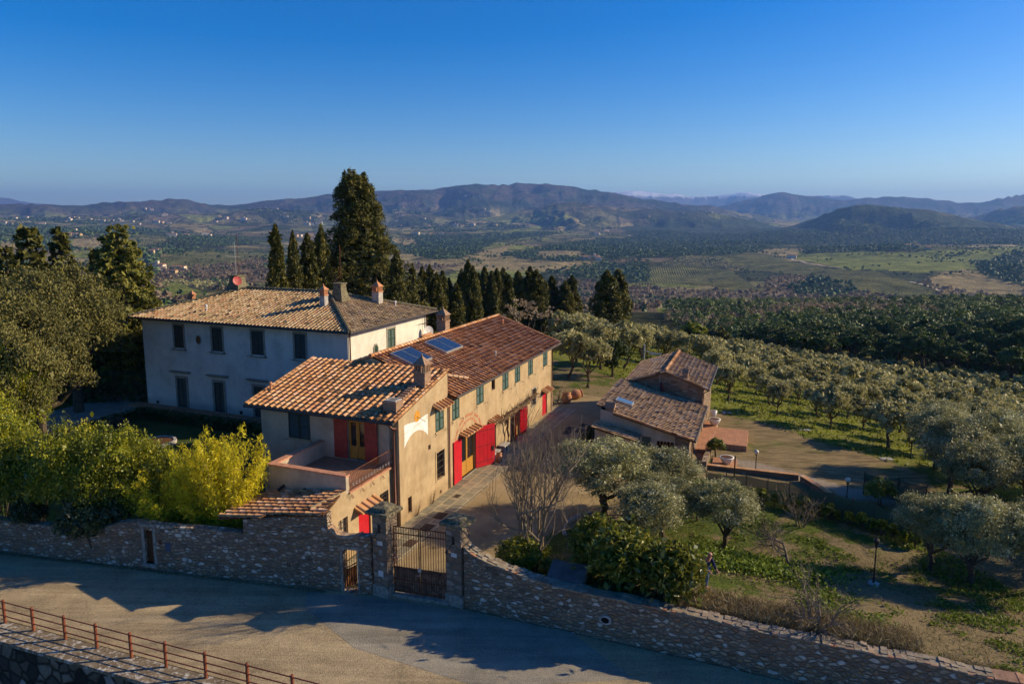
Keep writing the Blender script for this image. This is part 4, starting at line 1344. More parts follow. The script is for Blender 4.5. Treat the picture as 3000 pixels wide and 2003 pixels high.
# terrace door with its red shutters, folded back
b = MB(); b.obox((0, 0, 0), Y_, -X, 2.052, 3.248, -0.2, -0.17, 3.362, 5.60); dr = H.add('terrace_door', b, DKWOOD)
glazed(2.1, 3.2, 3.42, 5.58, dr, -0.165, WOOD, (0, 0, 0), Y_, -X)
for (v0_, v1_) in ((3.25, 4.12), (1.28, 2.08)):
    board_leaf(H, (0, 0, 0), Y_, -X, v0_, v1_, 3.42, 5.64, OLDRED, dr, 0.03 if v0_ > 3 else 0.10, 4)
# chimneys and pipes on the roofs
chimney(H, 3.62, 0.55, 6.9, 7.72, 0.72, 0.72, BRICK)
b = MB(); b.box(0.25, 1.0, 0.28, 1.08, 5.9, 6.72); b.box(0.2, 1.05, 0.23, 1.13, 6.72, 6.80)
ch = H.add('chimney', b, BRICK)
b = MB(); b.box(0.3, 0.95, 0.33, 1.03, 6.80, 6.86); H.add('chimney_cap', b, CONC, ch)
b = MB(); b.box(0.45, 0.57, 0.5, 0.86, 6.861, 6.866); b.box(0.68, 0.80, 0.5, 0.86, 6.861, 6.866); H.add('flue_opening', b, DARK, ch)
chimney(H, 16.35, 5.8, 7.5, 8.72, 0.74, 0.74, BRICK)
b = MB(); b.lathe([(0.07, -0.2), (0.07, 0.3), (0.11, 0.32), (0.11, 0.42), (0.05, 0.5)], (1.16, 9.4, 6.45), 10); H.add('roof_vent', b, TERRA)
b = MB(); b.lathe([(0.06, -0.2), (0.06, 0.25), (0.1, 0.27), (0.1, 0.34), (0.04, 0.4)], (15.47, 1.07, 6.48), 10); H.add('roof_vent', b, GREYMET)
b = MB(); b.lathe([(0.08, -0.2), (0.08, 0.35), (0.12, 0.37), (0.12, 0.45), (0.04, 0.5)], (23.8, 4.0, 7.5), 10); H.add('roof_vent', b, TERRA)
b = MB()
for k in range(5): b.tube([(12.6 + k * 0.28, 5.62, 8.06 + 0.03 * (k % 2)), (12.95 + k * 0.28, 5.62, 8.12)], 0.12, 8, random.random())
H.add('ridge_tiles', b, TILE_M, H_mr)
# solar panels, each a tray with two glass panes
def roofz(v): return 5.90 + (v - hang) * sm
for (uL, uR) in ((7.0, 9.45), (11.5, 14.1)):
    v0_, v1_ = 3.08, 4.8
    sv = np.array([0, 1, sm]) / math.hypot(1, sm)
    nv = np.array([0, -sm, 1]) / math.hypot(1, sm)
    base = np.array([0, v0_, roofz(v0_)])
    LL = (v1_ - v0_) * math.hypot(1, sm)
    sk = -0.17                                                     # the trays lean a little off the tile lines
    def Q(a_, s_, h_): return tuple(base + X * a_ + sv * s_ + nv * h_)
    b = MB(); b.prism([Q(uL, 0, 0.02), Q(uR, 0, 0.02), Q(uR, LL, 0.02), Q(uL, LL, 0.02)], nv * 0.17); pn = H.add('solar_panel', b, GREYMET)
    um = (uL + uR) / 2
    for (g0, g1) in ((uL + 0.06, um - 0.04), (um + 0.04, uR - 0.06)):
        b = MB(); b.prism([Q(g0, 0.06, 0.192), Q(g1, 0.06, 0.192), Q(g1, LL - 0.06, 0.192), Q(g0, LL - 0.06, 0.192)], nv * 0.012); H.add('panel_glass', b, SOLAR, pn)
# terrace: floor, parapets, tile coping, drain spouts
tf = 3.34
b = MB()
b.face([(-4.2, 0.45, 0), (-4.2, 5.1, 0), (-4.2, 5.1, 4.18), (-4.2, 0.45, 4.18)])
b.face([(-4.2, 5.1, 0), (0, 5.1, 0), (0, 5.1, 4.18), (-4.2, 5.1, 4.18)])
b.face([(-3.95, 0.451, tf), (-3.95, 4.85, tf), (-3.95, 4.85, 4.18), (-3.95, 0.451, 4.18)])
b.face([(-3.95, 4.85, tf), (-0.001, 4.85, tf), (-0.001, 4.85, 4.18), (-3.95, 4.85, 4.18)])
b.face([(-4.2, 0.45, tf - 0.25), (-3.95, 0.45, tf - 0.25), (-3.95, 0.45, 4.18), (-4.2, 0.45, 4.18)])
H.add('terrace_parapet', b, CREAM)
b = MB()
b.box(-4.26, -3.89, 0.40, 5.16, 4.18, 4.26); b.box(-3.888, 0, 4.79, 5.16, 4.18, 4.26)
H.add('parapet_coping', b, CAP)
b = MB(); b.box(-3.95, -0.002, 0.47, 4.849, tf - 0.2, tf); H.add('terrace_floor', b, QUARRY)
b = MB(); b.box(-4.0, 0.0, 0.36, 0.468, tf - 0.05, tf + 0.03); H.add('terrace_edge', b, CAP)
for v_ in (4.2, 2.9, 1.55):
    b = MB(); b.tube([(-4.15, v_, 3.22), (-4.62, v_, 3.14)], 0.075, 8); b.tube([(-4.60, v_, 3.145), (-4.625, v_, 3.139)], 0.06, 8)
    H.add('drain_spout', b, IRON)
# wrought iron railing of the terrace
b = MB()
for zz in (tf + 0.12, tf + 0.98): b.tube([(-4.0, 0.40, zz), (-0.05, 0.40, zz)], 0.018, 5)
rl_ = H.add('balcony_railing', b, RUST)
b = MB()
for k in range(30):
    uu = -3.9 + k * 0.132
    b.tube([(uu, 0.40, tf - 0.1 if k % 7 == 0 else tf + 0.12), (uu, 0.40, tf + 0.4), (uu + 0.03, 0.30, tf + 0.6), (uu, 0.40, tf + 0.98)], 0.011, 4)
    if k % 7 == 0: b.tube([(uu, 0.40, tf - 0.12), (uu, 0.30, tf - 0.3), (uu + 0.1, 0.30, tf - 0.3), (uu + 0.1, 0.38, tf - 0.18)], 0.016, 5)
H.add('balusters', b, RUST, rl_)
b = MB()
for k in range(14):
    cu2, cz2 = -3.7 + k * 0.27, tf + 0.32
    b.tube([(cu2 + 0.06 * math.cos(t), 0.385, cz2 + 0.06 * math.sin(t)) for t in np.linspace(0, 2 * math.pi, 9)], 0.012, 4, caps=False)
H.add('railing_rings', b, WHITEP if False else GREYMET, rl_)
# low wing in front of the terrace
wlh = [(-4.95, -4.15, 1.28, 2.22), (-3.25, -2.2, 0.1, 1.95), (-1.3, -0.45, 1.45, 2.2)]
b = MB()
wall_holes(b, (0, 0.45, 0), X, -Y_, -6.75, 0.0, 0, 3.32, wlh, 0.2)
b.face([(-6.75, 0.45, 3.32), (-4.2, 0.45, 3.32), (-4.2, 0.45, 3.52), (-6.75, 0.45, 3.64)])
b.face([(-6.75, 0.62, 3.0), (-4.2, 0.62, 3.0), (-4.2, 0.62, 3.52), (-6.75, 0.62, 3.64)][::-1])
b.face([(-6.75, 0.45, 3.64), (-4.2, 0.45, 3.52), (-4.2, 0.62, 3.52), (-6.75, 0.62, 3.64)])
H.add('wing_wall', b, OCHRE)
b = MB(); b.box(-6.55, -4.21, 0.6, 4.4, 0, 2.75); b.face([(-4.21, 0.6, 2.7), (-4.21, 5.1, 2.7), (-4.21, 5.1, 2.95), (-4.21, 0.6, 3.5)]); H.add('wing_back_wall', b, CREAM)
wr = tile_roof(H, 'wing_roof', (-7.75, 5.05, 2.86), X, (0, -1, 0.145), 3.5, 5.5, TILE_F, pitch=0.40, row=0.42, seed=6, rad=0.105, clip=lambda a_, s_: (a_ > s_ / 4.45 * 0.60 - 0.15) & (5.05 - s_ > 0.55 - 1.0 * np.clip(1 - (a_ - .65) / 2.85, 0, 1)))
slab(H, 'roof_slab', [(-7.73, 5.03, 2.86), (-4.22, 5.03, 2.86), (-4.22, 0.63, 3.50), (-6.9, -0.38, 3.65), (-7.1, -0.38, 3.65)], 0.1, DKWOOD, wr)
barred_window(H, (0, 0.45, 0), X, -Y_, -4.95, -4.15, 1.28, 2.22, 4, 3)
barred_window(H, (0, 0.45, 0), X, -Y_, -1.3, -0.45, 1.45, 2.2, 4, 3)
b = MB(); b.obox((0, 0.45, 0), X, -Y_, -3.24, -2.21, -0.19, -0.15, 0.11, 1.94); dr = H.add('wing_door', b, DKWOOD)
board_leaf(H, (0, 0.45, 0), X, -Y_, -3.24, -2.21, 0.11, 1.94, RED, dr, -0.12, 3, horiz=True)
canopy(H, (0, 0.45, 0), X, -Y_, -3.6, -1.75, 2.42, 0.5, TILE_F, count=4)

# ------------------------------------------------------------------ villa
V0u, V0v = 13.74, 12.75
H = House('villa', 'large white villa with a hipped tile roof and dark green shutters', 'house', V0u, V0v)
VO, Va, Vn = (13.74, 0, 0), Y_, -X
UPW = [(29.6, 30.65), (25.3, 26.4), (20.95, 22.15), (16.75, 17.8), (14.0, 14.001)][:4]
DN = [(29.65, 30.7), (25.45, 26.5), (21.2, 22.2), (17.0, 18.0)]
vh = [(p0, p1, 5.4, 7.4) for p0, p1 in UPW] + [(p0, p1, 0.1, 2.72) for p0, p1 in DN]
b = MB()
wall_holes(b, VO, Va, Vn, 12.75, 34.4, 0, 7.95, vh, 0.22)
wall_holes(b, (0, 12.75, 0), X, -Y_, 13.74, 26.3, 0, 7.95, [(19.45, 20.6, 5.45, 7.2)], 0.22)
b.face([(26.3, 12.75, 0), (26.3, 34.4, 0), (26.3, 34.4, 7.95), (26.3, 12.75, 7.95)])
b.face([(26.3, 34.4, 0), (13.74, 34.4, 0), (13.74, 34.4, 7.95), (26.3, 34.4, 7.95)])
H.add('wall', b, WHITE)
for (p0, p1) in UPW: louvre_window(H, VO, Va, Vn, p0, p1, 5.4, 7.4, DKGREEN, SERENA, 0.17)
louvre_window(H, (0, 12.75, 0), X, -Y_, 19.45, 20.6, 5.45, 7.2, GREEN, SERENA, 0.15)
for (p0, p1) in DN:
    b = MB(); b.obox(VO, Va, Vn, p0 + 0.002, p1 - 0.002, -0.2, -0.15, 0.102, 2.718); dr = H.add('shuttered_door', b, DKGREEN)
    am = (p0 + p1) / 2
    louvre(H, VO, Va, Vn, p0 + 0.01, am - 0.006, 0.12, 2.71, DKGREEN, dr, -0.06, 'shutter', 18)
    louvre(H, VO, Va, Vn, am + 0.006, p1 - 0.01, 0.12, 2.71, DKGREEN, dr, -0.06, 'shutter', 18)
    b = MB()
    for (q0, q1, z0_, z1_) in ((p0 - 0.2, p0, 0, 2.92), (p1, p1 + 0.2, 0, 2.92), (p0, p1, 2.72, 2.92)): b.obox(VO, Va, Vn, q0, q1, -0.02, 0.05, z0_, z1_)
    H.add('surround', b, SERENA, dr)
    b = MB()
    b.obox(VO, Va, Vn, p0 - 0.42, p1 + 0.42, 0.002, 0.12, 3.16, 3.22); b.obox(VO, Va, Vn, p0 - 0.52, p1 + 0.52, 0.002, 0.24, 3.221, 3.30); b.obox(VO, Va, Vn, p0 - 0.60, p1 + 0.60, 0.002, 0.33, 3.301, 3.37)
    H.add('cornice', b, SERENA, dr)
b = MB()
for rr_, nn_, m_ in ((0.40, 0.05, 0),):
    b.prism([(13.74 + 0.002, 27.9 + 0.30 * math.cos(t), 6.27 + 0.42 * math.sin(t)) for t in np.linspace(0, 2 * math.pi, 20)[:-1]], (-0.05, 0, 0))
ov = H.add('oval_window', b, SERENA)
b = MB(); b.prism([(13.688, 27.9 + 0.22 * math.cos(t), 6.27 + 0.33 * math.sin(t)) for t in np.linspace(0, 2 * math.pi, 20)[:-1]], (-0.012, 0, 0)); H.add('pane', b, GLASS, ov)
b = MB(); b.prism([(17.25, 12.748, 4.9), (17.95, 12.748, 4.9), (17.95, 12.748, 6.0), (17.75, 12.748, 6.28), (17.45, 12.748, 6.28), (17.25, 12.748, 6.0)], (0, -0.06, 0)); hx = H.add('pointed_window', b, SERENA)
b = MB(); b.prism([(17.35, 12.686, 4.95), (17.85, 12.686, 4.95), (17.85, 12.686, 5.95), (17.7, 12.686, 6.17), (17.5, 12.686, 6.17), (17.35, 12.686, 5.95)], (0, -0.012, 0)); H.add('pane', b, GREEN, hx)
for v_ in (33.2, 22.8 + 0.9):
    b = MB(); frame_bars(b, VO, Va, Vn, v_ - 0.14, v_ + 0.14, 0.16, 0.44, 0.04, 0.003, 0.025); b.obox(VO, Va, Vn, v_ - 0.1, v_ + 0.1, 0.003, 0.012, 0.2, 0.4); H.add('vent_grille', b, IRON)
e0u, e1u, e0v, e1v, ez = 13.0, 27.04, 12.05, 35.1, 7.98
sv_ = 0.30
hw = (e1u - e0u) / 2
LV, Ls_ = e1v - e0v, hw * math.hypot(1, sv_)
kf = math.hypot(1, sv_)
rz = ez + hw * sv_
rf = tile_roof(H, 'roof', (e0u, e0v, ez), Y_, (1, 0, sv_), LV, Ls_, TILE_V, lambda a_, s_: (a_ > s_ / kf - 0.1) & (a_ < LV - s_ / kf + 0.1), seed=11)
tile_roof(H, 'roof', (e1u, e0v, ez), Y_, (-1, 0, sv_), LV, Ls_, TILE_V, lambda a_, s_: (a_ > s_ / kf - 0.1) & (a_ < LV - s_ / kf + 0.1), seed=12)
tile_roof(H, 'roof', (e0u, e0v, ez), X, (0, 1, sv_), 2 * hw, Ls_, TILE_V, lambda a_, s_: (a_ > s_ / kf - 0.1) & (a_ < 2 * hw - s_ / kf + 0.1), seed=13, bh=0.58)
tile_roof(H, 'roof', (e0u, e1v, ez), X, (0, -1, sv_), 2 * hw, Ls_, TILE_V, lambda a_, s_: (a_ > s_ / kf - 0.1) & (a_ < 2 * hw - s_ / kf + 0.1), seed=14)
r0, r1 = (e0u + hw, e0v + hw, rz), (e0u + hw, e1v - hw, rz)
cs_ = [(e0u, e0v, ez), (e1u, e0v, ez), (e1u, e1v, ez), (e0u, e1v, ez)]
b = MB()
dz_ = np.array([0, 0, -0.035])
for poly in ([cs_[0], r0, r1, cs_[3]], [cs_[1], cs_[2], r1, r0], [cs_[0], cs_[1], r0], [cs_[3], r1, cs_[2]]):
    b.face([tuple(np.array(p) + dz_) for p in poly])
b.box(e0u + 0.01, e1u - 0.01, e0v + 0.01, e1v - 0.01, ez - 0.17, ez - 0.05)
H.add('eaves', b, DKWOOD, rf)
lift = np.array([0, 0, 0.08])
for c_, r_ in ((cs_[0], r0), (cs_[1], r0), (cs_[2], r1), (cs_[3], r1)):
    ridge_tiles(H, 'hip_tiles', np.array(c_) + lift, np.array(r_) + lift, LICHEN, rf, 0.15)
ridge_tiles(H, 'ridge_tiles', np.array(r0) + lift, np.array(r1) + lift, LICHEN, rf, 0.15)
gutter(H, (e0u - 0.07, e0v, ez - 0.08), (e0u - 0.07, e1v, ez - 0.08), GUTTER)
gutter(H, (e0u, e0v - 0.07, ez - 0.08), (e1u, e0v - 0.07, ez - 0.08), GUTTER)
pipe(H, [(e0u + 0.3, e0v - 0.05, ez - 0.1), (13.9, 12.65, 7.65), (13.9, 12.65, 0.2)], COPPER)
pipe(H, [(26.0, e0v - 0.05, ez - 0.1), (26.1, 12.65, 7.65), (26.1, 12.65, 0.2)], COPPER)
def vz(u_, v_): return ez + min(u_ - e0u, e1u - u_, v_ - e0v, e1v - v_) * sv_
chimney(H, 17.3, 17.5, vz(17.3, 17.5), vz(17.3, 17.5) + 0.85, 0.5, 0.5, CONC, True, TERRA)
chimney(H, 22.5, 15.6, vz(22.5, 15.6), vz(22.5, 15.6) + 0.95, 0.7, 0.7, CONC, True, TERRA)
chimney(H, 18.5, 34.2 - 0.9, vz(18.5, 33.3), vz(18.5, 33.3) + 0.45, 0.42, 0.42, BRICK, True, TERRA)
def flask(u_, v_, z_, hgt, w_):                                   # plastered stack with flared shoulders
    b = MB()
    pr = [(w_ * 0.62, -0.6), (w_ * 0.55, 0.25), (w_ * 0.42, hgt * 0.55), (w_ * 0.36, hgt), (w_ * 0.46, hgt + 0.02), (w_ * 0.46, hgt + 0.12)]
    i = len(b.v)
    for (r_, zz) in pr:
        for sx_, sy_ in ((-1, -1), (1, -1), (1, 1), (-1, 1)): b.v.append((u_ + sx_ * r_, v_ + sy_ * r_, z_ + zz))
    for k in range(len(pr) - 1):
        for q in range(4):
            b.f.append((i + k * 4 + q, i + k * 4 + (q + 1) % 4, i + k * 4 + 4 + (q + 1) % 4, i + k * 4 + 4 + q)); b.t.append(0)
    b.f.append(tuple(i + (len(pr) - 1) * 4 + q for q in range(4))); b.t.append(0)
    return H.add('chimney', b, LICHEN)
flask(19.3, 17.3, vz(19.3, 17.3), 1.35, 1.0)
c3 = flask(20.0, 29.2, vz(20.0, 28.0) - 0.15, 1.25, 1.25)
# masts and aerials
b = MB(); b.tube([(19.6, 17.4, rz + 1.2), (19.62, 17.4, rz + 4.2)], 0.025, 5); b.tube([(19.6, 17.4, rz + 2.2), (19.2, 18.2, rz + 0.3)], 0.008, 4); b.tube([(19.6, 17.4, rz + 2.4), (20.4, 18.4, rz + 0.3)], 0.008, 4); H.add('mast', b, RUST)
b = MB(); b.tube([(20.0, 29.0, rz + 1.1), (20.0, 29.0, rz + 5.0)], 0.022, 5); b.tube([(20.0, 29.0, rz + 3.0), (20.3, 27.6, rz + 0.4)], 0.008, 4); H.add('mast', b, RUST)
def yagi(u_, v_, z0_, z1_, zz, dirv, n_, L, name='antenna', m_=GREYMET):
    b = MB(); b.tube([(u_, v_, z0_), (u_, v_, z1_)], 0.025, 5)
    d = np.array(dirv, float); d /= np.linalg.norm(d); pp = np.array([-d[1], d[0], 0])
    c_ = np.array([u_, v_, zz])
    b.tube([c_ - d * L * 0.25, c_ + d * L * 0.75], 0.018, 5)
    for k in range(n_):
        q = c_ + d * (L * (k / (n_ - 1)) - L * 0.25)
        e = pp * (0.28 - 0.012 * k)
        b.tube([q - e, q + e], 0.011, 4)
    return H.add(name, b, m_)
yagi(20.2, 29.5, rz + 0.8, rz + 4.3, rz + 2.9, (0.2, 1, 0), 10, 2.2)
yagi(25.6, 12.6, 5.2, 8.3, 6.9, (-0.9, 0.15, 0), 9, 2.6, m_=IRON)
b = MB()                                                          # red dish on the left stack, white dish by the far corner
def dish(b, c_, dr_, r_):
    d = Vector(dr_).normalized(); x = d.cross(Vector((0, 0, 1))).normalized(); y = x.cross(d)
    pr = [(0.0, 0.0), (0.45, 0.03), (0.75, 0.09), (1.0, 0.16)]
    rings = []
    for (q, dp) in pr[1:]:
        rings.append([tuple(Vector(c_) + (x * math.cos(t) + y * math.sin(t)) * (q * r_) + d * (dp * r_)) for t in np.linspace(0, 2 * math.pi, 19)[:-1]])
    b.face(rings[0][::-1])
    for k in range(2):
        for q in range(18): b.face([rings[k][q], rings[k][(q + 1) % 18], rings[k + 1][(q + 1) % 18], rings[k + 1][q]])
    back = [[tuple(np.array(p) - np.array(d) * 0.02) for p in rg] for rg in rings]
    for k in range(2):
        for q in range(18): b.face([back[k][q], back[k + 1][q], back[k + 1][(q + 1) % 18], back[k][(q + 1) % 18]])
    b.face(back[0])
    f = Vector(c_) + d * r_ * 0.9
    b.tube([Vector(c_) - y * r_ * 0.9 + d * 0.1, f - y * 0.1], 0.012, 4); b.tube([f - y * 0.1 - d * 0.07, f - y * 0.1 + d * 0.1], 0.035, 6)
dish(b, (19.2, 28.5, rz + 0.75), (-0.35, -0.9, 0.25), 0.42); H.add('satellite_dish', b, m_flat('red_dish', (0.42, 0.07, 0.06), 0.5, 0.3, 0.1))
b = MB(); b.tube([(25.6, 12.3, 4.7), (25.6, 12.25, 6.6)], 0.02, 5); dish(b, (25.5, 12.15, 6.2), (-0.5, -0.85, 0.2), 0.5); H.add('satellite_dish', b, WHITEP)
for (u_, v_) in ((15.1, 28.2), (23.4, 14.3)):
    b = MB(); z_ = vz(u_, v_); b.lathe([(0.06, -0.2), (0.06, 0.34), (0.11, 0.36), (0.11, 0.46), (0.03, 0.52)], (u_, v_, z_), 10); H.add('roof_vent', b, WHITEP)

# ------------------------------------------------------------------ cottage
aC = R_(20.0)
C0 = np.array([11.78, 45.25, 0.0])
E1, E2 = np.array([math.sin(aC), math.cos(aC), 0]), np.array([-math.cos(aC), math.sin(aC), 0])
def CW(x, y, z=0.0): return C0 + E1 * x + E2 * y + np.array([0, 0, z])
H = House('stone_cottage', 'small stone and plaster cottage with two brown tile roofs by the lawn', 'house', 0, 0, C0, math.pi / 2 - aC)
zb = -0.7
sc_ = 0.252
def lz(y): return 2.05 + (y + 0.3) * sc_
b = MB()
wall_holes(b, (0, 0, 0), Y_, -X, 0.95, 6.05, zb, 2.0, [(2.5, 3.25, -0.3, 1.92), (1.0, 2.15, 0.6, 1.68)], 0.25, [(6.05, lz(6.05) - 0.1), (0.95, lz(0.95) - 0.1)])
b.face([(0, 6.05, zb), (9, 6.05, zb), (9, 6.05, lz(6.05) - 0.1), (0, 6.05, lz(6.05) - 0.1)])
H.add('plaster_wall', b, CREAM)
b = MB()
b.face([(0, 0, zb), (0, 0.95, zb), (0, 0.95, lz(0.95) - 0.1), (0, 0, lz(0) - 0.1)])
wall_holes(b, (0, 0, 0), X, -Y_, 0, 9.0, zb, 2.0, [(2.75, 3.7, -0.25, 1.85)], 0.22)
H.add('stone_wall', b, STONE2)
ey0, ey1 = -0.05, 5.85                                            # taller block behind, gabled
gm = 2.9
def uz(y): return 3.40 + (gm + 0.4 - abs(y - gm) - 0.0) * 0.365
b = MB()
b.face([(9, ey0, zb), (9, ey1, zb), (9, ey1, 3.42), (9, gm, 4.5), (9, ey0, 3.42)])
b.face([(17.6, ey0, zb), (17.6, ey1, zb), (17.6, ey1, 3.42), (17.6, gm, 4.5), (17.6, ey0, 3.42)])
b.face([(9, ey0, zb), (17.6, ey0, zb), (17.6, ey0, 3.42), (9, ey0, 3.42)])
b.face([(9, ey1, zb), (17.6, ey1, zb), (17.6, ey1, 3.42), (9, ey1, 3.42)])
H.add('upper_wall', b, STONE2)
rf = tile_roof(H, 'lower_roof', (-0.35, -0.32, 2.05), X, (0, 1, sc_), 9.3, 6.75 * math.hypot(1, sc_), TILE_C, pitch=0.36, row=0.36, seed=21, bh=0.62, clip=lambda a_, s_: ~((a_ < 0.75) & (s_ > 5.55)))
slab(H, 'roof_slab', [(-0.33, -0.30, 2.05), (8.95, -0.30, 2.05), (8.95, 6.42, 2.05 + 6.72 * sc_), (0.45, 6.42, 2.05 + 6.72 * sc_), (0.45, 5.1, 2.05 + 5.4 * sc_), (-0.33, 5.1, 2.05 + 5.4 * sc_)], 0.1, DKWOOD, rf)
ridge_tiles(H, 'verge_tiles', (-0.36, -0.3, 2.10), (-0.36, 5.1, 2.10 + 5.4 * sc_), TILE_F, rf, 0.085, 0.36)
s3 = 0.36
Lu = 3.3 * math.hypot(1, s3)
ru = tile_roof(H, 'upper_roof', (8.75, -0.4, 3.42), X, (0, 1, s3), 9.2, Lu, TILE_C, pitch=0.36, row=0.36, seed=22, bh=0.62)
tile_roof(H, 'upper_roof', (8.75, 6.2, 3.42), X, (0, -1, s3), 9.2, Lu, TILE_C, pitch=0.36, row=0.36, seed=23)
slab(H, 'roof_slab', [(8.77, -0.38, 3.42), (17.9, -0.38, 3.42), (17.9, gm, 3.42 + 3.28 * s3), (8.77, gm, 3.42 + 3.28 * s3)], 0.1, DKWOOD, ru)
slab(H, 'roof_slab', [(8.77, gm, 3.42 + 3.28 * s3), (17.9, gm, 3.42 + 3.28 * s3), (17.9, 6.18, 3.42), (8.77, 6.18, 3.42)], 0.1, DKWOOD, ru)
ridge_tiles(H, 'ridge_tiles', (8.75, gm, 4.66), (17.95, gm, 4.66), TILE_F, ru, 0.14)
ridge_tiles(H, 'verge_tiles', (8.76, -0.4, 3.47), (8.76, gm, 4.64), TILE_C, ru, 0.09, 0.36)
ridge_tiles(H, 'verge_tiles', (8.76, 6.2, 3.47), (8.76, gm, 4.64), TILE_C, ru, 0.09, 0.36)
gutter(H, (-0.36, -0.40, 1.98), (8.95, -0.40, 1.98), GUTTER, 0.075)
gutter(H, (8.72, -0.48, 3.35), (17.95, -0.48, 3.35), GUTTER, 0.075)
pipe(H, [(8.8, -0.46, 3.3), (8.95, -0.1, 3.05), (8.95, -0.12, 2.15)], COPPER, 0.045)
pipe(H, [(1.0, -0.4, 1.92), (1.5, -0.06, 1.7), (1.5, -0.06, -0.2)], COPPER, 0.045)
b = MB(); b.obox((0, 0, 0), Y_, -X, 2.503, 3.247, -0.24, -0.2, -0.29, 1.917); dr = H.add('front_door', b, m_flat('sage_door', (0.11, 0.15, 0.12), 0.5, 0.3, 0.1))
b = MB(); frame_bars(b, (0, 0, 0), Y_, -X, 2.503, 3.247, -0.29, 1.917, 0.07, -0.2, -0.14); b.obox((0, 0, 0), Y_, -X, 2.58, 3.17, -0.199, -0.15, 0.55, 0.72); H.add('door_frame', b, GREYMET, dr)
b = MB(); b.obox((0, 0, 0), Y_, -X, 1.003, 2.147, -0.24, -0.2, 0.603, 1.677); wd = H.add('lattice_window', b, DARK)
b = MB()
for k in range(5):
    y0_ = 1.03 + k * 0.225
    b.tube([(0.05, y0_, 0.62), (0.05, y0_ + 0.11, 1.14), (0.05, y0_ + 0.225, 0.62)], 0.016, 4)
    b.tube([(0.05, y0_, 1.66), (0.05, y0_ + 0.11, 1.14), (0.05, y0_ + 0.225, 1.66)], 0.016, 4)
H.add('lattice', b, TERRA, wd)
b = MB(); b.obox((0, 0, 0), X, -Y_, 2.753, 3.697, -0.2, -0.17, -0.247, 1.847); dr = H.add('side_door', b, GLASS)
b = MB(); frame_bars(b, (0, 0, 0), X, -Y_, 2.753, 3.697, -0.247, 1.847, 0.08, -0.168, -0.1); H.add('door_frame', b, m_flat('sage_frame', (0.30, 0.36, 0.30), 0.5, 0.3, 0.1), dr)
# cut corner chimney, skylight, aerials, lean-to
b = MB(); b.box(0.2, 0.62, 5.15, 5.75, 2.6, 3.62); b.prism([(0.15, 5.1, 3.62), (0.67, 5.1, 3.62), (0.41, 5.1, 3.95)], (0, 0.7, 0)); H.add('chimney', b, BRICK)
b = MB(); b.box(8.9, 9.3, 1.15, 1.55, 3.3, 4.55); b.prism([(8.85, 1.1, 4.55), (9.35, 1.1, 4.55), (9.1, 1.1, 4.85)], (0, 0.5, 0)); H.add('chimney', b, BRICK)
def lq(x, y, h): return tuple(np.array([x, y, lz(y)]) + np.array([0, -sc_, 1]) / math.hypot(1, sc_) * h)
b = MB(); b.prism([lq(2.3, 4.3, 0.0), lq(3.15, 4.3, 0.0), lq(3.15, 5.5, 0.0), lq(2.3, 5.5, 0.0)], (0, -0.03, 0.17)); sk = H.add('skylight', b, GREYMET)
b = MB(); b.prism([lq(2.37, 4.38, 0.176), lq(3.08, 4.38, 0.176), lq(3.08, 5.42, 0.176), lq(2.37, 5.42, 0.176)], (0, -0.003, 0.012)); H.add('skylight_glass', b, SKYLT, sk)
yagi(8.85, 3.3, 3.0, 5.6, 5.5, (-0.6, 0.9, 0), 7, 1.1)
b = MB(); dish(b, (8.75, 3.1, 3.3), (-0.1, -0.95, 0.25), 0.4); H.add('satellite_dish', b, m_flat('rust_red_dish', (0.25, 0.03, 0.03), 0.5, 0.3, 0.1))
b = MB()
b.face([(-1.4, 3.4, zb), (-1.4, 6.1, zb), (-1.4, 6.1, 2.58), (-1.4, 3.4, 1.98)]); b.face([(-1.4, 3.4, zb), (0, 3.4, zb), (0, 3.4, 1.98), (-1.4, 3.4, 1.98)]); b.face([(-1.4, 6.1, zb), (0, 6.1, zb), (0, 6.1, 2.58), (-1.4, 6.1, 2.58)])
H.add('lean_to_wall', b, CREAM)
rl2 = tile_roof(H, 'lean_to_roof', (-1.6, 3.2, 2.02), X, (0, 1, 0.222), 1.58, 3.1 * 1.024, TILE_C, pitch=0.36, row=0.36, seed=24, bh=0.62)
slab(H, 'roof_slab', [(-1.58, 3.22, 2.02), (-0.02, 3.22, 2.02), (-0.02, 6.3, 2.70), (-1.58, 6.3, 2.70)], 0.08, DKWOOD, rl2)
pipe(H, [(-1.5, 3.12, 1.98), (-1.5, 3.3, 1.8), (-1.5, 3.34, -0.2)], WHITEP, 0.04)
# ------------------------------------------------------------------ boundary wall, piers, gate
def thick_wall(mb, O, a, n, prof, th, holes=(), z0=0.0, front=0.0):
    O, a, n = np.array(O, float), np.array(a, float), np.array(n, float)
    br = sorted({p[0] for p in prof} | {h[0] for h in holes} | {h[1] for h in holes})
    tp = lambda t: float(np.interp(t, [p[0] for p in prof], [p[1] for p in prof]))
    P = lambda t, z: tuple(O + a * t + n * front + np.array([0, 0, z]))
    for t0, t1 in zip(br[:-1], br[1:]):
        hs = [h for h in holes if h[0] <= t0 + 1e-6 and h[1] >= t1 - 1e-6]
        segs = [(z0, z0, None, None)]
        if hs:
            h = hs[0]
            if h[2] > z0 + 0.01: mb.prism([P(t0, z0), P(t1, z0), P(t1, h[2]), P(t0, h[2])], -n * th)
            mb.prism([P(t0, h[3]), P(t1, h[3]), P(t1, tp(t1)), P(t0, tp(t0))], -n * th)
        else:
            mb.prism([P(t0, z0), P(t1, z0), P(t1, tp(t1)), P(t0, tp(t0))], -n * th)


def wallthing(name, label, O, rot):
    return thing(name, label, 'wall', O, rot)


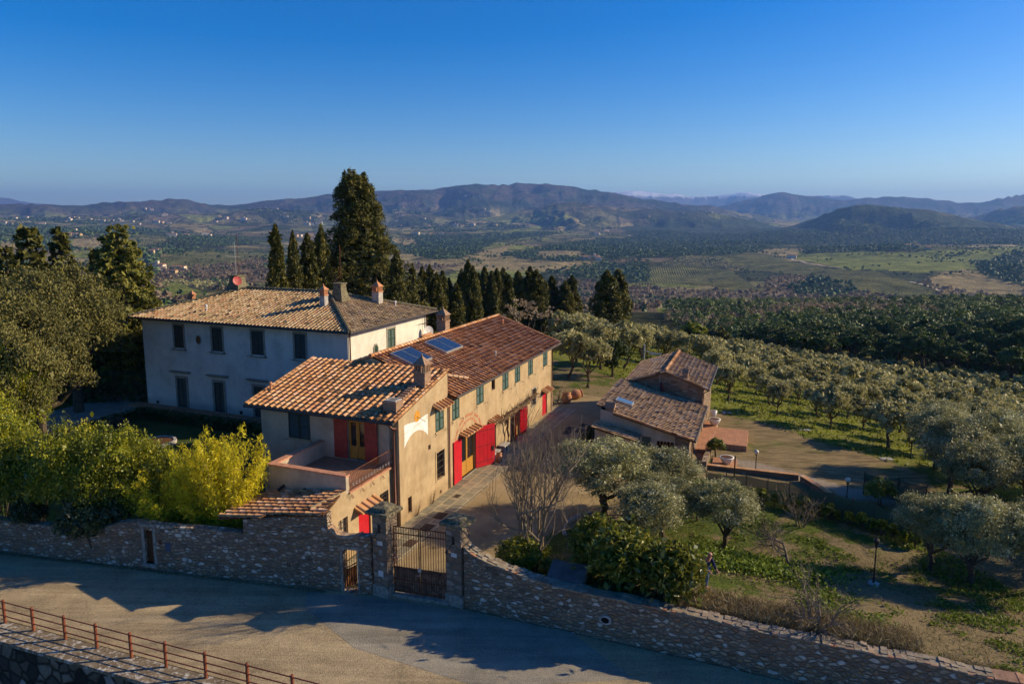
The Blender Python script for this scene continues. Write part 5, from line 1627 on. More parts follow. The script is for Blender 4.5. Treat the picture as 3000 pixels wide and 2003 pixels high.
rotL = math.atan2(_wd[1], _wd[0])
LWr = thing('stone_boundary_wall', 'tall rubble stone boundary wall along the shaded left side of the road', 'wall', (WL1[0], WL1[1], 0), rotL)
prof = [(-60, 1.6), (-40, 1.62), (-17.6, 1.66), (-13.2, 1.62), (-12.0, 1.75), (-10.6, 2.2), (-9.9, 2.27), (-4.08, 2.27), (-4.06, 2.95), (0.10, 3.58), (0.12, 2.92), (0.3, 2.74), (0.6, 2.58), (0.92, 2.52), (1.3, 2.56), (1.64, 2.68), (2.12, 2.72)]
wave = []
for i, (p, q) in enumerate(zip(prof[:-1], prof[1:])):
    k = max(1, int((q[0] - p[0]) / 0.55))
    for j in range(k):
        f = j / k
        wave.append((p[0] + (q[0] - p[0]) * f, p[1] + (q[1] - p[1]) * f + (random.uniform(-.035, .035) if j and p[0] < -4.2 else 0)))
wave.append(prof[-1])
b = MB()
thick_wall(b, (0, 0, 0), X, -Y_, wave, 0.42, [(0.77, 1.48, 0.0, 2.02), (-9.34, -8.88, 0.28, 1.95)], -0.1)
obj('wall', b, STONE, LWr)
b = MB()
for k in range(9):                                                # brick edged dip over the little gate
    t0, t1 = 0.14 + k * 0.165, 0.14 + (k + 1) * 0.165
    zt = lambda t: float(np.interp(t, [p[0] for p in prof], [p[1] for p in prof]))
    b.prism([(t0 + .005, -0.03, zt(t0) + 0.004), (t1 - .005, -0.03, zt(t1) + 0.004), (t1 - .005, 0.46, zt(t1) + 0.004), (t0 + .005, 0.46, zt(t0) + 0.004)], (0, 0, 0.055), random.random() * 0.6 + 0.3)
obj('brick_coping', b, TILE_C, LWr)
b = MB(); b.box(0.68, 0.768, -0.012, 0.3, -0.05, 2.04); b.box(1.482, 1.57, -0.012, 0.3, -0.05, 2.04); b.box(0.6, 1.62, -0.015, 0.3, 2.042, 2.16)
obj('door_surround', b, GREYST, LWr)
b = MB()
for k in range(4): b.box(-9.335 + k * 0.113, -9.23 + k * 0.113, 0.16, 0.2, 0.285, 1.945)
obj('old_wooden_door', b, DKWOOD, LWr)
b = MB(); b.box(-9.5, -9.343, -0.02, 0.3, 0.1, 2.1); b.box(-8.877, -8.72, -0.02, 0.3, 0.1, 2.1); b.box(-9.6, -8.62, -0.02, 0.3, 2.102, 2.24); b.box(-9.5, -8.7, -0.12, 0.3, 0.12, 0.28)
obj('door_surround', b, GREYST, LWr)
b = MB(); b.box(-8.22, -7.96, -0.03, 0.1, 1.0, 1.42); obj('blue_plate', b, m_flat('slate_blue_paint', (0.05, 0.08, 0.13), 0.5, 0.3, 0.1), LWr)
b = MB(); b.box(-8.6, -8.42, -0.015, 0.1, 1.32, 1.52); obj('letter_slot', b, DKWOOD, LWr)
# two little letters scratched near the gate
b = MB()
for k in range(2): b.box(-1.92 + k * 0.1, -1.88 + k * 0.1, -0.018, 0.0, 0.92, 1.1)
obj('number_plate', b, IRON, LWr)

RWr = thing('garden_retaining_wall', 'long rubble stone retaining wall on the right, falling from the gate pier', 'wall', W(-6.0, -6.7), ROTF)
prof2 = [(-6.7, 2.75), (-6.85, 2.58), (-7.36, 2.37), (-7.77, 2.22), (-8.9, 2.0), (-10.16, 1.83), (-11.85, 1.75), (-16.2, 1.70), (-18.3, 1.64), (-23.5, 1.68), (-30, 1.70), (-60, 1.7)]
wave = []
for p, q in zip(prof2[:-1], prof2[1:]):
    k = max(1, int((p[0] - q[0]) / 0.5))
    for j in range(k): wave.append((-(p[0] + (q[0] - p[0]) * j / k) - 6.7, p[1] + (q[1] - p[1]) * j / k + (random.uniform(-.03, .03) if p[0] < -8.8 and j else 0)))
wave.append((53.3, 1.7))
b = MB()
thick_wall(b, (0, 0, 0), -Y_, -X, wave, 0.52, (), -0.1)
obj('wall', b, STONE, RWr)
b = MB()
zt2 = lambda t: float(np.interp(t, [p[0] for p in wave], [p[1] for p in wave]))
t = 0.05
while t < 30:
    dt = random.uniform(0.14, 0.30) if t < 19 else 0.34
    tl = 0.5 if t < 19 else 0.62
    if t < 19:
        ws = [-.035, .08 + .05 * random.random(), .26 + .1 * random.random(), .55]
        for q in range(3):
            e_ = random.uniform(0, .02); h_ = random.uniform(.02, .085)
            b.prism([(ws[q] + .006, -t, zt2(t) + .003), (ws[q] + .006, -(t + dt - .004), zt2(t + dt) + .003), (ws[q + 1] - .004, -(t + dt - .004), zt2(t + dt) + .003), (ws[q + 1] - .004, -t, zt2(t) + .003)], (random.uniform(-.01, .01), random.uniform(-.01, .01), h_), random.choice([.15, .2, .3, .42, .55]) if q == 0 else random.choice([.08, .2, .3, .35, .8]))
    else:
        b.prism([(-0.035, -t, zt2(t) + .003), (-0.035, -(t + dt - .012), zt2(t + dt) + .003), (0.55, -(t + dt - .012), zt2(t + dt) + .003), (0.55, -t, zt2(t) + .003)], (0, 0, random.uniform(.035, .06)), .45 + .25 * random.random())
    t += dt
m_cop = m_tint('coping_stone', [(0, (0.22, 0.17, 0.12)), (0.3, (0.36, 0.30, 0.22)), (0.55, (0.40, 0.20, 0.12)), (0.75, (0.30, 0.25, 0.18)), (1, (0.45, 0.40, 0.32))], 0.95, 0.1, 4.0, 0.6)
obj('coping', b, m_cop, RWr)
b = MB()
b.prism([(-0.02, -6.2 + 0.26 * math.cos(q), 0.84 + 0.2 * math.sin(q)) for q in np.linspace(0, 2 * math.pi, 17)[:-1]], (-0.05, 0, 0)); obj('drain_ring', b, CONC, RWr)
b = MB(); b.prism([(-0.072, -6.2 + 0.16 * math.cos(q), 0.84 + 0.12 * math.sin(q)) for q in np.linspace(0, 2 * math.pi, 17)[:-1]], (-0.006, 0, 0)); obj('drain_hole', b, DARK, RWr)


def pier(label, u, v, w_, zc, grp):
    r = thing('gate_pier', label, 'gate pier', W(u, v), ROTF - 0.10, grp)
    b = MB(); b.box(-w_ / 2, w_ / 2, -w_ / 2, w_ / 2, 0.5, zc); obj('shaft', b, PIERST, r)
    b = MB(); b.box(-w_ / 2 - .05, w_ / 2 + .05, -w_ / 2 - .05, w_ / 2 + .05, -0.05, 0.5); obj('base', b, GREYST, r)
    b = MB(); e = w_ / 2
    b.box(-e - .06, e + .06, -e - .06, e + .06, zc, zc + .07)
    b.box(-e - .2, e + .2, -e - .2, e + .2, zc + .071, zc + .21)
    i = len(b.v)
    for (q, zz) in ((e + .02, zc + .21), (e - .0, zc + .36)):
        b.v += [(-q, -q, zz), (q, -q, zz), (q, q, zz), (-q, q, zz)]
    for k in range(4): b.f.append((i + k, i + (k + 1) % 4, i + 4 + (k + 1) % 4, i + 4 + k)); b.t.append(0)
    i2 = len(b.v); b.v.append((0, 0, zc + .46))
    for k in range(4): b.f.append((i + 4 + k, i + 4 + (k + 1) % 4, i2)); b.t.append(0)
    obj('capstone', b, LICHEN, r)
    # wall lantern with its bracket
    x0 = -e
    b = MB(); b.box(x0 - .04, x0 - .001, -.05, .05, zc - .75, zc - .4); b.tube([(x0 - .03, 0, zc - .6), (x0 - .2, 0, zc - .72), (x0 - .33, 0.05, zc - .88)], 0.018, 5); b.lathe([(0.03, .1), (.13, 0), (.12, -.03), (.03, -.03)], (x0 - .35, .06, zc - .95), 10)
    obj('lantern', b, IRON, r)
    b = MB(); b.box(x0 - .016, x0 - .001, -.16, .12, zc - 1.32, zc - 1.14); obj('plaque', b, PLAQUE, r)
    return r


pl = pier('left stone gate pier, taller and with two pale plaques under its mossy capstone', -6.20, -2.95, 0.76, 3.72, 'stone gate piers')
b = MB(); b.box(-.396, -.381, -.16, .10, .95, 1.22); obj('plaque', b, PLAQUE, pl)
b = MB(); b.box(-.392, -.381, -.14, .04, 1.95, 2.2); obj('grey_plate', b, GREYST, pl)
pr = pier('right stone gate pier where the curved retaining wall begins, one pale plaque', -5.68, -6.28, 0.74, 3.55, 'stone gate piers')

# double iron gate
g0, g1 = W(-6.20, -3.36), W(-5.95, -5.90)
gd = (g1 - g0); gl = np.linalg.norm(gd); gd /= gl
GT = thing('iron_gate', 'tall rusty double iron gate closed between the two stone piers', 'gate', g0, math.atan2(gd[1], gd[0]))
b = MB(); b.box(-0.1, gl + .1, -.2, .25, -.02, .14); obj('threshold', b, GREYST, GT)
for s_ in (0, 1):
    x0, x1 = (0.02, gl / 2 - .01) if s_ == 0 else (gl / 2 + .01, gl - .02)
    b = MB(); b.box(x0, x1, -.012, .012, .17, 1.36); lf = obj('gate_leaf', b, m_flat('rust_streaked_sheet', (0.17, 0.10, 0.065), 0.85, 0.2, 0.75, 3.5), GT)
    b = MB()
    for k in range(11):
        xx = x0 + .03 + (x1 - x0 - .06) * k / 10
        b.tube([(xx, -.03, .16), (xx, -.03, 3.24)], 0.014 if k not in (0, 10) else .026, 5)
    for zz in (.25, .78, 1.36, 2.92, 3.22): b.box(x0, x1, -.045, -.016, zz - .022, zz + .022)
    obj('gate_bars', b, RUST, lf)
b = MB(); b.box(gl / 2 - .09, gl / 2 + .07, -.075, -.046, 1.26, 1.42); b.tube([(gl / 2, -.06, 1.2), (gl / 2, -.1, 1.1), (gl / 2 - .14, -.1, 1.1)], .016, 5); obj('latch', b, GREYMET, GT)
# pedestrian gate, standing open inwards
p0 = WL1 + _wd * 0.80 + _wn * 0.12
PG = thing('pedestrian_gate', 'narrow rusty barred pedestrian gate standing open in the stone wall', 'gate', (p0[0], p0[1], 0), rotL + R_(62))
b = MB()
for k in range(6): b.tube([(.02 + k * .128, 0, .08), (.02 + k * .128, 0, 1.94)], .015, 5)
for zz in (.14, 1.05, 1.88): b.box(0, .66, .012, .03, zz - .02, zz + .02)
obj('bars', b, RUST, PG)
b = MB(); b.box(.02, .66, .016, .028, .16, .95); obj('kick_plate', b, m_flat('orange_rust', (0.30, 0.12, 0.04), 0.9, 0.1, 0.5, 5.0), PG)

# ------------------------------------------------------------------ road railing and its retaining wall
rotR = math.atan2(_rd[1], _rd[0])
KW = thing('roadside_retaining_wall', 'crazy-stone retaining wall with a mottled concrete kerb below the railing', 'wall', (RAIL0[0], RAIL0[1], 0), rotR)
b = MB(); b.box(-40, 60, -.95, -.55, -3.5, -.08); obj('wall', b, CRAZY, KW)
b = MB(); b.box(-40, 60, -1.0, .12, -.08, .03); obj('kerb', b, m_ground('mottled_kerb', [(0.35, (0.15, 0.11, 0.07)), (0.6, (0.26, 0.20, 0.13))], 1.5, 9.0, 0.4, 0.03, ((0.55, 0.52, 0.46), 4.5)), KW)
GR = thing('road_railing', 'rust-red tubular steel railing with three rails along the near road edge', 'railing', (RAIL0[0], RAIL0[1], 0.03), rotR)
ts = [-5.0, -3.35, -1.65, 0.02, 1.66, 3.42, 5.1, 6.86, 8.56, 10.42, 12.3, 14.2, 16.1]
for t in ts:
    b = MB(); b.lathe([(.06, 0), (.06, .98), (.045, 1.02)], (t, 0, 0), 10); obj('post', b, RAILP, GR)
for zz in (.30, .60, .92):
    b = MB(); b.tube([(-6, 0, zz), (17, 0, zz)], .024, 6); obj('rail', b, RAILP, GR)

# ------------------------------------------------------------------ courtyard and garden furniture
def bench(label, u0, u1):
    r = thing('stone_bench', label, 'bench', W((u0 + u1) / 2, -0.35), ROTF, 'stone benches by the farmhouse wall')
    L = u1 - u0
    b = MB(); b.box(-L / 2, L / 2, -.25, .27, .42, .52); obj('seat', b, CONC, r)
    for s_ in (-1, 1):
        b = MB(); b.box(s_ * (L / 2 - .25) - .09, s_ * (L / 2 - .25) + .09, -.2, .24, 0, .42); obj('leg', b, CONC, r)
bench('pale stone bench beside the big open red door', 11.45, 12.55)
bench('pale stone bench at the foot of the grapevine trunk', 13.2, 14.25)


def pot(name, label, loc, prof_, m, cat='plant pot', soil=True, g=None):
    r = thing(name, label, cat, loc, 0, g)
    b = MB(); b.lathe(prof_, (0, 0, 0), 18); obj('pot', b, m, r, True)
    if soil:
        rr_, zz = prof_[-1]
        b = MB(); b.lathe([(rr_ * .96, zz + .002), (rr_ * .9, zz + .012)], (0, 0, 0), 16); obj('soil', b, DKWOOD, r)
    return r


JP = [(.16, 0), (.27, .25), (.30, .5), (.24, .72), (.2, .8), (.24, .84), (.24, .9), (.18, .9)]
pot('terracotta_jar', 'terracotta jar beside the large open red door', W(11.35, -.95), [(a * .8, z * .75) for a, z in JP], TERRA)
P = onz(1660, 1180)
pot('terracotta_jar', 'big terracotta jar standing upright at the far end of the courtyard', P, [(a * 1.6, z * 1.1) for a, z in JP], TERRA)
P = onz(1645, 1172)
t_ = pot('terracotta_jar', 'second terracotta jar lying on its side at the far end of the courtyard', P + np.array([.9, .3, .35]), [(a * 1.5, z * 1.2) for a, z in JP], TERRA, soil=False); t_.rotation_euler = (0, R_(80), R_(20))
BOWL = [(.2, 0), (.34, .15), (.46, .42), (.5, .5), (.43, .5)]
pot('white_bowl_pot', 'white bowl planter at the far end of the cottage walkway', CW(11.2, -.85, -.05), BOWL, WHITEP, g='white bowl planters')
pot('white_bowl_pot', 'white bowl planter on the square terracotta pad by the cottage steps', CW(2.7, -2.3, -.3), BOWL, WHITEP, g='white bowl planters')
pot('white_urn', 'small white urn against the far corner of the cottage', CW(13.6, -.6, -.1), [(.15, 0), (.25, .3), (.3, .6), (.22, .6)], WHITEP)


def cott_slab(name, x0, x1, y0, y1, z0, z1, m):
    b = MB(); b.box(x0, x1, y0, y1, z0, z1)
    o = tag(obj(name, b, m), kind='structure'); o.location, o.rotation_euler = C0, (0, 0, math.pi / 2 - aC)
    return o
cott_slab('terracotta_walkway', 4.5, 12.3, -1.05, -.002, -.9, -.06, QUARRY)
cott_slab('terracotta_terrace', 6.6, 10.8, -3.5, -1.052, -.9, -.12, QUARRY)
cott_slab('terracotta_step', 0.6, 4.49, -.78, -.002, -.9, -.33, QUARRY)
cott_slab('terracotta_pad', 1.9, 3.9, -2.95, -1.35, -.9, -.30, QUARRY)
b = MB(); b.prism([(0, 0, -.9), (4.2, 0, -.9), (4.2, 0, .05), (1.5, 0, .35), (0, 0, .45)], (0, .32, 0))
o = tag(obj('parapet_wall', b, STONE2), 'low pale stone parapet sloping down beside the cottage steps', 'wall'); o.location, o.rotation_euler = CW(.4, -1.12), (0, 0, math.pi / 2 - aC)


def globe_lamp(px_, py_, label):
    P = onz(px_, py_, -.3); P[2] = gz(P[0], P[1]) - .02
    r = thing('globe_lamp', label, 'garden lamp', P, 0, 'globe lamps along the gravel path')
    b = MB(); b.tube([(0, 0, 0), (0, 0, .98)], .03, 6); b.lathe([(.09, .98), (.09, 1.03), (.05, 1.06)], (0, 0, 0), 10); obj('post', b, IRON, r)
    b = MB(); b.lathe([(.17 * math.sin(q), 1.2 - .17 * math.cos(q)) for q in np.linspace(.3, math.pi - .02, 10)], (0, 0, 0), 16); obj('globe', b, GLOBE, r, True)
globe_lamp(2214, 1367, 'globe lamp on a short post by the cottage terrace, nearer the cottage')
globe_lamp(2481, 1452, 'globe lamp on a short post at the far right end of the gravel path')
# low terracotta topped wall along the path
for (A_, B_, lab) in (((13.3, 46.2), (18.75, 44.25), 'low terracotta-topped garden wall running from the cottage along the path'), ((18.9, 44.1), (19.6, 40.4), 'short stretch of terracotta-topped garden wall turning towards the green fence')):
    A_, B_ = np.array(A_), np.array(B_); L = np.linalg.norm(B_ - A_); d = (B_ - A_) / L
    r = thing('low_garden_wall', lab, 'wall', (A_[0], A_[1], 0), math.atan2(d[1], d[0]), 'low garden walls by the path')
    b = MB(); b.box(0, L, -.12, .12, -1.0, -.08); obj('wall', b, STONE2, r)
    b = MB()
    k = int(L / .3)
    for i in range(k): b.box(i * L / k, (i + 1) * L / k - .01, -.17, .17, -.078, -.03, random.random() * .6 + .3)
    obj('coping', b, TILE_F, r)
# black lantern post on the grass
P = onz(2558, 1717, .35); P[2] = gz(P[0], P[1])
r = thing('lantern_post', 'black lantern post in a white concrete foot on the garden grass', 'lamp post', P)
b = MB(); b.lathe([(.05, .12), (.045, .5), (.03, .55), (.028, 1.75), (.05, 1.78), (.03, 1.85)], (0, 0, 0), 8); obj('post', b, IRON, r)
b = MB(); b.lathe([(.05, 1.85), (.12, 2.1), (.13, 2.12), (.1, 2.16), (.03, 2.24), (.015, 2.32)], (0, 0, 0), 6); obj('lantern', b, IRON, r)
b = MB(); b.lathe([(.2, -.1), (.24, .14), (.2, .16)], (0, 0, 0), 14); obj('foot', b, CONC, r)
# green shade-net fence
fp = [(11.95, 41.5), (14.2, 40.9), (16.4, 39.8), (18.3, 38.4), (19.8, 36.6), (21.0, 34.6)]
m_net, nt, bs = newmat('green_shade_net', 0.9, 0.1)
bs.inputs['Base Color'].default_value = (0.06, 0.11, 0.075, 1)
tp_ = nd(nt, 'ShaderNodeBsdfTransparent')
mx_ = nd(nt, 'ShaderNodeMixShader', {0: 0.82, 1: tp_.outputs[0], 2: bs.outputs[0]})
nt.links.new(mx_.outputs[0], [k for k in nt.nodes if k.type == 'OUTPUT_MATERIAL'][0].inputs[0])
FN = thing('net_fence', 'sagging green shade-net fence on dark posts across the garden', 'fence', (fp[0][0], fp[0][1], 0))
def netgrid(pts, hgt):
    b = MB()
    for (A_, B_) in zip(pts[:-1], pts[1:]):
        k = 5
        for i in range(k):
            q = []
            for f in (i / k, (i + 1) / k):
                x, y = A_[0] + (B_[0] - A_[0]) * f, A_[1] + (B_[1] - A_[1]) * f
                sag = .10 * math.sin(math.pi * f)
                q.append((x, y, gz(x, y), gz(x, y) + hgt - sag))
            b.face([(q[0][0], q[0][1], q[0][2]), (q[1][0], q[1][1], q[1][2]), (q[1][0], q[1][1], q[1][3]), (q[0][0], q[0][1], q[0][3])])
    return b
o0 = (fp[0][0], fp[0][1], 0)
obj('net', netgrid(fp, 1.4).off(o0), m_net, FN)
ppts = []
for (A_, B_) in zip(fp[:-1], fp[1:]): ppts += [A_, ((A_[0] + B_[0]) / 2, (A_[1] + B_[1]) / 2)]
ppts.append(fp[-1])
for i, (x, y) in enumerate(ppts):
    z = gz(x, y); b = MB(); b.tube([(x, y + .03, z - .1), (x, y + .03, z + 1.5)], .028, 6)
    if i in (7, 9):
        for s_ in (-1, 1): b.tube([(x, y + .03, z + 1.2), (x + s_ * .75, y - .75 * s_ * .8, z)], .02, 5)
    obj('post', b.off(o0), IRON, FN)
fq = [(22.0, 42.2), (23.6, 41.2), (24.6, 40.0)]
FN2 = thing('net_fence', 'short return of green shade-net fence behind the garden shrub', 'fence', (fq[0][0], fq[0][1], 0))
o0 = (fq[0][0], fq[0][1], 0)
obj('net', netgrid(fq, 1.4).off(o0), m_net, FN2)
for (x, y) in fq:
    z = gz(x, y); b = MB(); b.tube([(x, y, z - .1), (x, y, z + 1.5)], .03, 6); b.tube([(x, y, z + 1.2), (x + .8, y - .7, z)], .02, 5); obj('post', b.off(o0), IRON, FN2)
for (px_, pb, pt_, zz, lab) in ((2151, 1398, 1337, -.35, 'lone dark steel post in front of the terracotta pad'), (2667, 1350, 1290, -1.2, 'thin dark post at the edge of the olive grove behind the lawn'), (2500, 1190, 1118, -6.0, 'tall thin pole standing among the olive trees'), (1887, 1048, 1008, -4.0, 'grey utility pole behind the cottage roof')):
    if px_ == 1887: P = at_r(1887, 1040, 78.0); P[2] = gz(P[0], P[1]); zt_ = at_r(1887, 1008, 78.0)[2]
    elif px_ == 2500: P = at_r(2500, 1190, 92.0); P[2] = gz(P[0], P[1]); zt_ = at_r(2500, 1118, 92.0)[2]
    else:
        P = onz(px_, pb, zz); P[2] = gz(P[0], P[1]) - .05; zt_ = at_r(px_, pt_, math.hypot(P[0], P[1]))[2]
    b = MB(); hh = zt_ - P[2]; b.tube([(0, 0, 0), (0, 0, hh)], .045 if hh < 3 else .09, 7)
    b.lathe([(.05, hh), (.06, hh + .03), (.02, hh + .06)], (0, 0, 0), 7)
    if px_ == 1887: b.tube([(0, 0, hh - .7), (1.6, -.2, hh - 1.1)], .05, 5); b.box(.5, 1.9, -.25, -.1, hh - 1.15, hh - 1.0)
    o = obj('steel_post' if hh < 3 else 'utility_pole', b, GREYMET if px_ == 1887 else IRON); o.location = P
    tag(o, lab, 'post')
for (px_, py_, lab) in ((2129, 1197, 'small pale inspection slab at the far lawn edge near the cottage'), (2358, 1245, 'small pale inspection slab in the middle of the far lawn edge'), (2598, 1332, 'small pale inspection slab on the bare right end of the lawn')):
    P = onz(px_, py_, -.45); P[2] = gz(P[0], P[1])
    b = MB(); b.box(-.42, .42, -.28, .28, -.2, .05); b.box(-.34, .34, -.2, .2, .05, .065); o = obj('inspection_slab', b, CONC); o.location = P; tag(o, lab, 'slab', 'inspection slabs on the lawn')
# grey cold frame behind the retaining wall
P = W(-5.0, -11.0, 0); P[2] = gz(P[0], P[1]) + .05
r = thing('cold_frame', 'grey sloping cold frame just behind the retaining wall under the loquat', 'cold frame', P, ROTF)
b = MB(); b.prism([(-.45, -.75, -.3), (.45, -.75, -.3), (.45, -.75, .6), (-.45, -.75, .25)], (0, 1.5, 0)); obj('frame', b, GREYST, r)
b = MB(); b.prism([(-.47, -.77, .262), (.47, -.77, .627), (.47, -.77, .665), (-.47, -.77, .30)], (0, 1.54, 0)); obj('lid', b, m_flat('dull_sheet', (0.09, 0.085, 0.08), 0.5, 0.3, 0.3), r)
b = MB()
for k in range(9):
    q0, q1 = 1.9 + k * .16, 1.9 + (k + 1) * .16
    a_, c_ = (math.cos(q0) * 2.6, math.sin(q0) * 2.6), (math.cos(q1) * 2.6, math.sin(q1) * 2.6)
    b.prism([(a_[0], a_[1], -.1), (c_[0] * .995, c_[1] * .995, -.1), (c_[0] * .93, c_[1] * .93, -.1), (a_[0] * .93, a_[1] * .93, -.1)], (0, 0, .32))
P = onz(1790, 1545, .3); o = obj('stone_edging', b, CONC); o.location = (P[0], P[1], gz(P[0], P[1])); tag(o, 'curved pale stone bed edging under the olive tree by the courtyard', 'edging')

# ------------------------------------------------------------------ person by the loquat
def skin_fig(name, V_, E_, Rr, m, parent, lv=2, root=0):
    me = bpy.data.meshes.new(name); me.from_pydata(V_, E_, []); me.materials.append(m)
    o = link(name, me, parent)
    o.modifiers.new('skin', 'SKIN')
    if not me.skin_vertices: return o
    for i, sv in enumerate(me.skin_vertices[0].data):
        sv.radius = (Rr[i], Rr[i]); sv.use_root = (i == root)
    ss = o.modifiers.new('sub', 'SUBSURF'); ss.levels = lv; ss.render_levels = lv
    me.polygons.foreach_set('use_smooth', [True] * len(me.polygons))
    return o


P = np.array([8.05, 27.6, 0]); P[2] = gz(P[0], P[1])
SKIN = m_flat('skin', (0.50, 0.25, 0.17), 0.6, 0.3, 0.06)
NAVY = m_flat('navy_jacket', (0.03, 0.035, 0.08), 0.9, 0.1, 0.2)
JEAN = m_flat('blue_jeans', (0.10, 0.16, 0.30), 0.9, 0.1, 0.2)
r = thing('person', 'person with a bald head in dark blue top and jeans, stooping towards the loquat bush', 'person', P, R_(200))
Vb = [(0, 0, .95), (0, .03, 1.15), (0, .10, 1.38), (0, .20, 1.50), (0, .25, 1.57), (0, .28, 1.67), (0, .285, 1.76),
      (.17, .12, 1.42), (.24, .25, 1.18), (.20, .48, 1.10), (.18, .56, 1.09), (-.17, .12, 1.42), (-.24, .24, 1.18), (-.21, .46, 1.06), (-.19, .54, 1.05),
      (.10, 0, .90), (.11, .05, .5), (.11, 0, .09), (.115, .14, .04), (-.10, 0, .90), (-.12, -.02, .5), (-.12, -.06, .09), (-.125, .08, .04)]
Eb = [(0, 1), (1, 2), (2, 3), (3, 4), (4, 5), (5, 6), (2, 7), (7, 8), (8, 9), (9, 10), (2, 11), (11, 12), (12, 13), (13, 14), (0, 15), (15, 16), (16, 17), (17, 18), (0, 19), (19, 20), (20, 21), (21, 22)]
Rb = [.13, .13, .13, .06, .085, .105, .07, .06, .045, .035, .03, .06, .045, .035, .03, .08, .055, .04, .04, .08, .055, .04, .04]
skin_fig('body', Vb, Eb, Rb, SKIN, r)
ji = [0, 1, 2, 7, 8, 9, 11, 12, 13]
mp_ = {k: i for i, k in enumerate(ji)}
skin_fig('jacket', [Vb[k] for k in ji], [(mp_[a_], mp_[c_]) for a_, c_ in Eb if a_ in mp_ and c_ in mp_], [.16, .165, .155, .085, .065, .05, .085, .065, .05], NAVY, r)
ji = [0, 15, 16, 17, 19, 20, 21]
mp_ = {k: i for i, k in enumerate(ji)}
skin_fig('jeans', [(Vb[k][0], Vb[k][1], Vb[k][2] - (.03 if k == 0 else 0)) for k in ji], [(mp_[a_], mp_[c_]) for a_, c_ in Eb if a_ in mp_ and c_ in mp_], [.145, .1, .075, .06, .1, .075, .06], JEAN, r)
for s_ in (-1, 1):
    cx, cy_, cz_ = (.18, .56, 1.09) if s_ > 0 else (-.19, .54, 1.05)
    Vh, Eh, Rh = [(cx, cy_, cz_), (cx, cy_ + .05, cz_ - .01)], [(0, 1)], [.024, .03]
    for f in range(4):
        i = len(Vh); xx = cx + (f - 1.5) * .021
        Vh += [(xx, cy_ + .09, cz_ - .012), (xx, cy_ + .13 + .01 * (f in (1, 2)), cz_ - .03), (xx, cy_ + .145 + .01 * (f in (1, 2)), cz_ - .055)]
        Eh += [(1, i), (i, i + 1), (i + 1, i + 2)]; Rh += [.010, .009, .007]
    i = len(Vh); Vh += [(cx - s_ * .045, cy_ + .06, cz_ - .02), (cx - s_ * .055, cy_ + .10, cz_ - .04)]; Eh += [(0, i), (i, i + 1)]; Rh += [.011, .008]
    skin_fig('hand', Vh, Eh, Rh, SKIN, r, 1)
b = MB()
hc = np.array([0, .275, 1.66])
b.lathe([(.014, 0), (.02, .03), (.012, .05)], tuple(hc + (0.10, 0, -.02)), 6); b.lathe([(.014, 0), (.02, .03), (.012, .05)], tuple(hc + (-0.10, 0, -.02)), 6)
b.prism([tuple(hc + (-.015, .095, -.03)), tuple(hc + (.015, .095, -.03)), tuple(hc + (0, .1, .03))], (0, .03, -.005))
b.box(-.03, .03, hc[1] + .085, hc[1] + .1, hc[2] - .062, hc[2] - .052)
for s_ in (-1, 1): b.lathe([(.004, -.008), (.011, 0), (.004, .008)], tuple(hc + (s_ * .036, .098, .02)), 6)
obj('face', b, SKIN, r)
# ------------------------------------------------------------------ vegetation
L_CYP = m_leaf('cypress_leaf', [(0, (0.055, 0.061, 0.015)), (0.5, (0.117, 0.113, 0.024)), (1, (0.208, 0.169, 0.033))], 0.15)
L_CON = m_leaf('conifer_leaf', [(0, (0.089, 0.097, 0.018)), (0.5, (0.190, 0.182, 0.032)), (1, (0.329, 0.278, 0.050))], 0.15)
L_OAK = m_leaf('holm_oak_leaf', [(0, (0.068, 0.071, 0.021)), (0.5, (0.146, 0.134, 0.036)), (1, (0.233, 0.201, 0.058))], 0.15)
L_OLV = m_leaf('olive_leaf', [(0, (0.141, 0.146, 0.057)), (0.45, (0.324, 0.309, 0.127)), (0.85, (0.508, 0.466, 0.213)), (1, (0.850, 0.808, 0.513))], 0.2, 0.5, 0.35)
L_OLF = m_leaf('grove_olive_leaf', [(0, (0.222, 0.210, 0.083)), (0.5, (0.427, 0.385, 0.159)), (1, (0.667, 0.583, 0.278))], 0.25)
L_LAU = m_leaf('laurel_leaf', [(0, (0.099, 0.125, 0.012)), (0.5, (0.246, 0.266, 0.020)), (1, (0.526, 0.476, 0.032))], 0.3, 0.4, 0.4)
L_BAM = m_leaf('bamboo_leaf', [(0, (0.312, 0.293, 0.014)), (0.5, (0.663, 0.549, 0.022)), (1, (0.850, 0.769, 0.042))], 0.42, 0.5)
L_LOQ = m_leaf('loquat_leaf', [(0, (0.096, 0.119, 0.018)), (0.6, (0.261, 0.264, 0.036)), (0.9, (0.468, 0.422, 0.063)), (1, (0.715, 0.554, 0.144))], 0.25, 0.35, 0.45)
L_PIN = m_leaf('pine_leaf', [(0, (0.042, 0.070, 0.018)), (0.5, (0.105, 0.143, 0.030)), (.86, (0.198, 0.230, 0.046)), (1, (0.221, 0.162, 0.072))], 0.12)
L_IVY = m_leaf('ivy_leaf', [(0, (0.022, 0.032, 0.014)), (0.6, (0.054, 0.076, 0.025)), (1, (0.108, 0.135, 0.036))], 0.12, 0.4, 0.4)
L_HED = m_leaf('hedge_leaf', [(0, (0.034, 0.051, 0.017)), (0.6, (0.068, 0.093, 0.027)), (1, (0.111, 0.136, 0.037))], 0.15)
L_WEED = m_leaf('weed_leaf', [(0, (0.068, 0.103, 0.014)), (0.5, (0.169, 0.228, 0.025)), (1, (0.293, 0.352, 0.054))], 0.3)
L_DRY = m_leaf('dry_grass', [(0, (0.150, 0.112, 0.060)), (0.6, (0.270, 0.210, 0.105)), (1, (0.390, 0.300, 0.165))], 0.2)
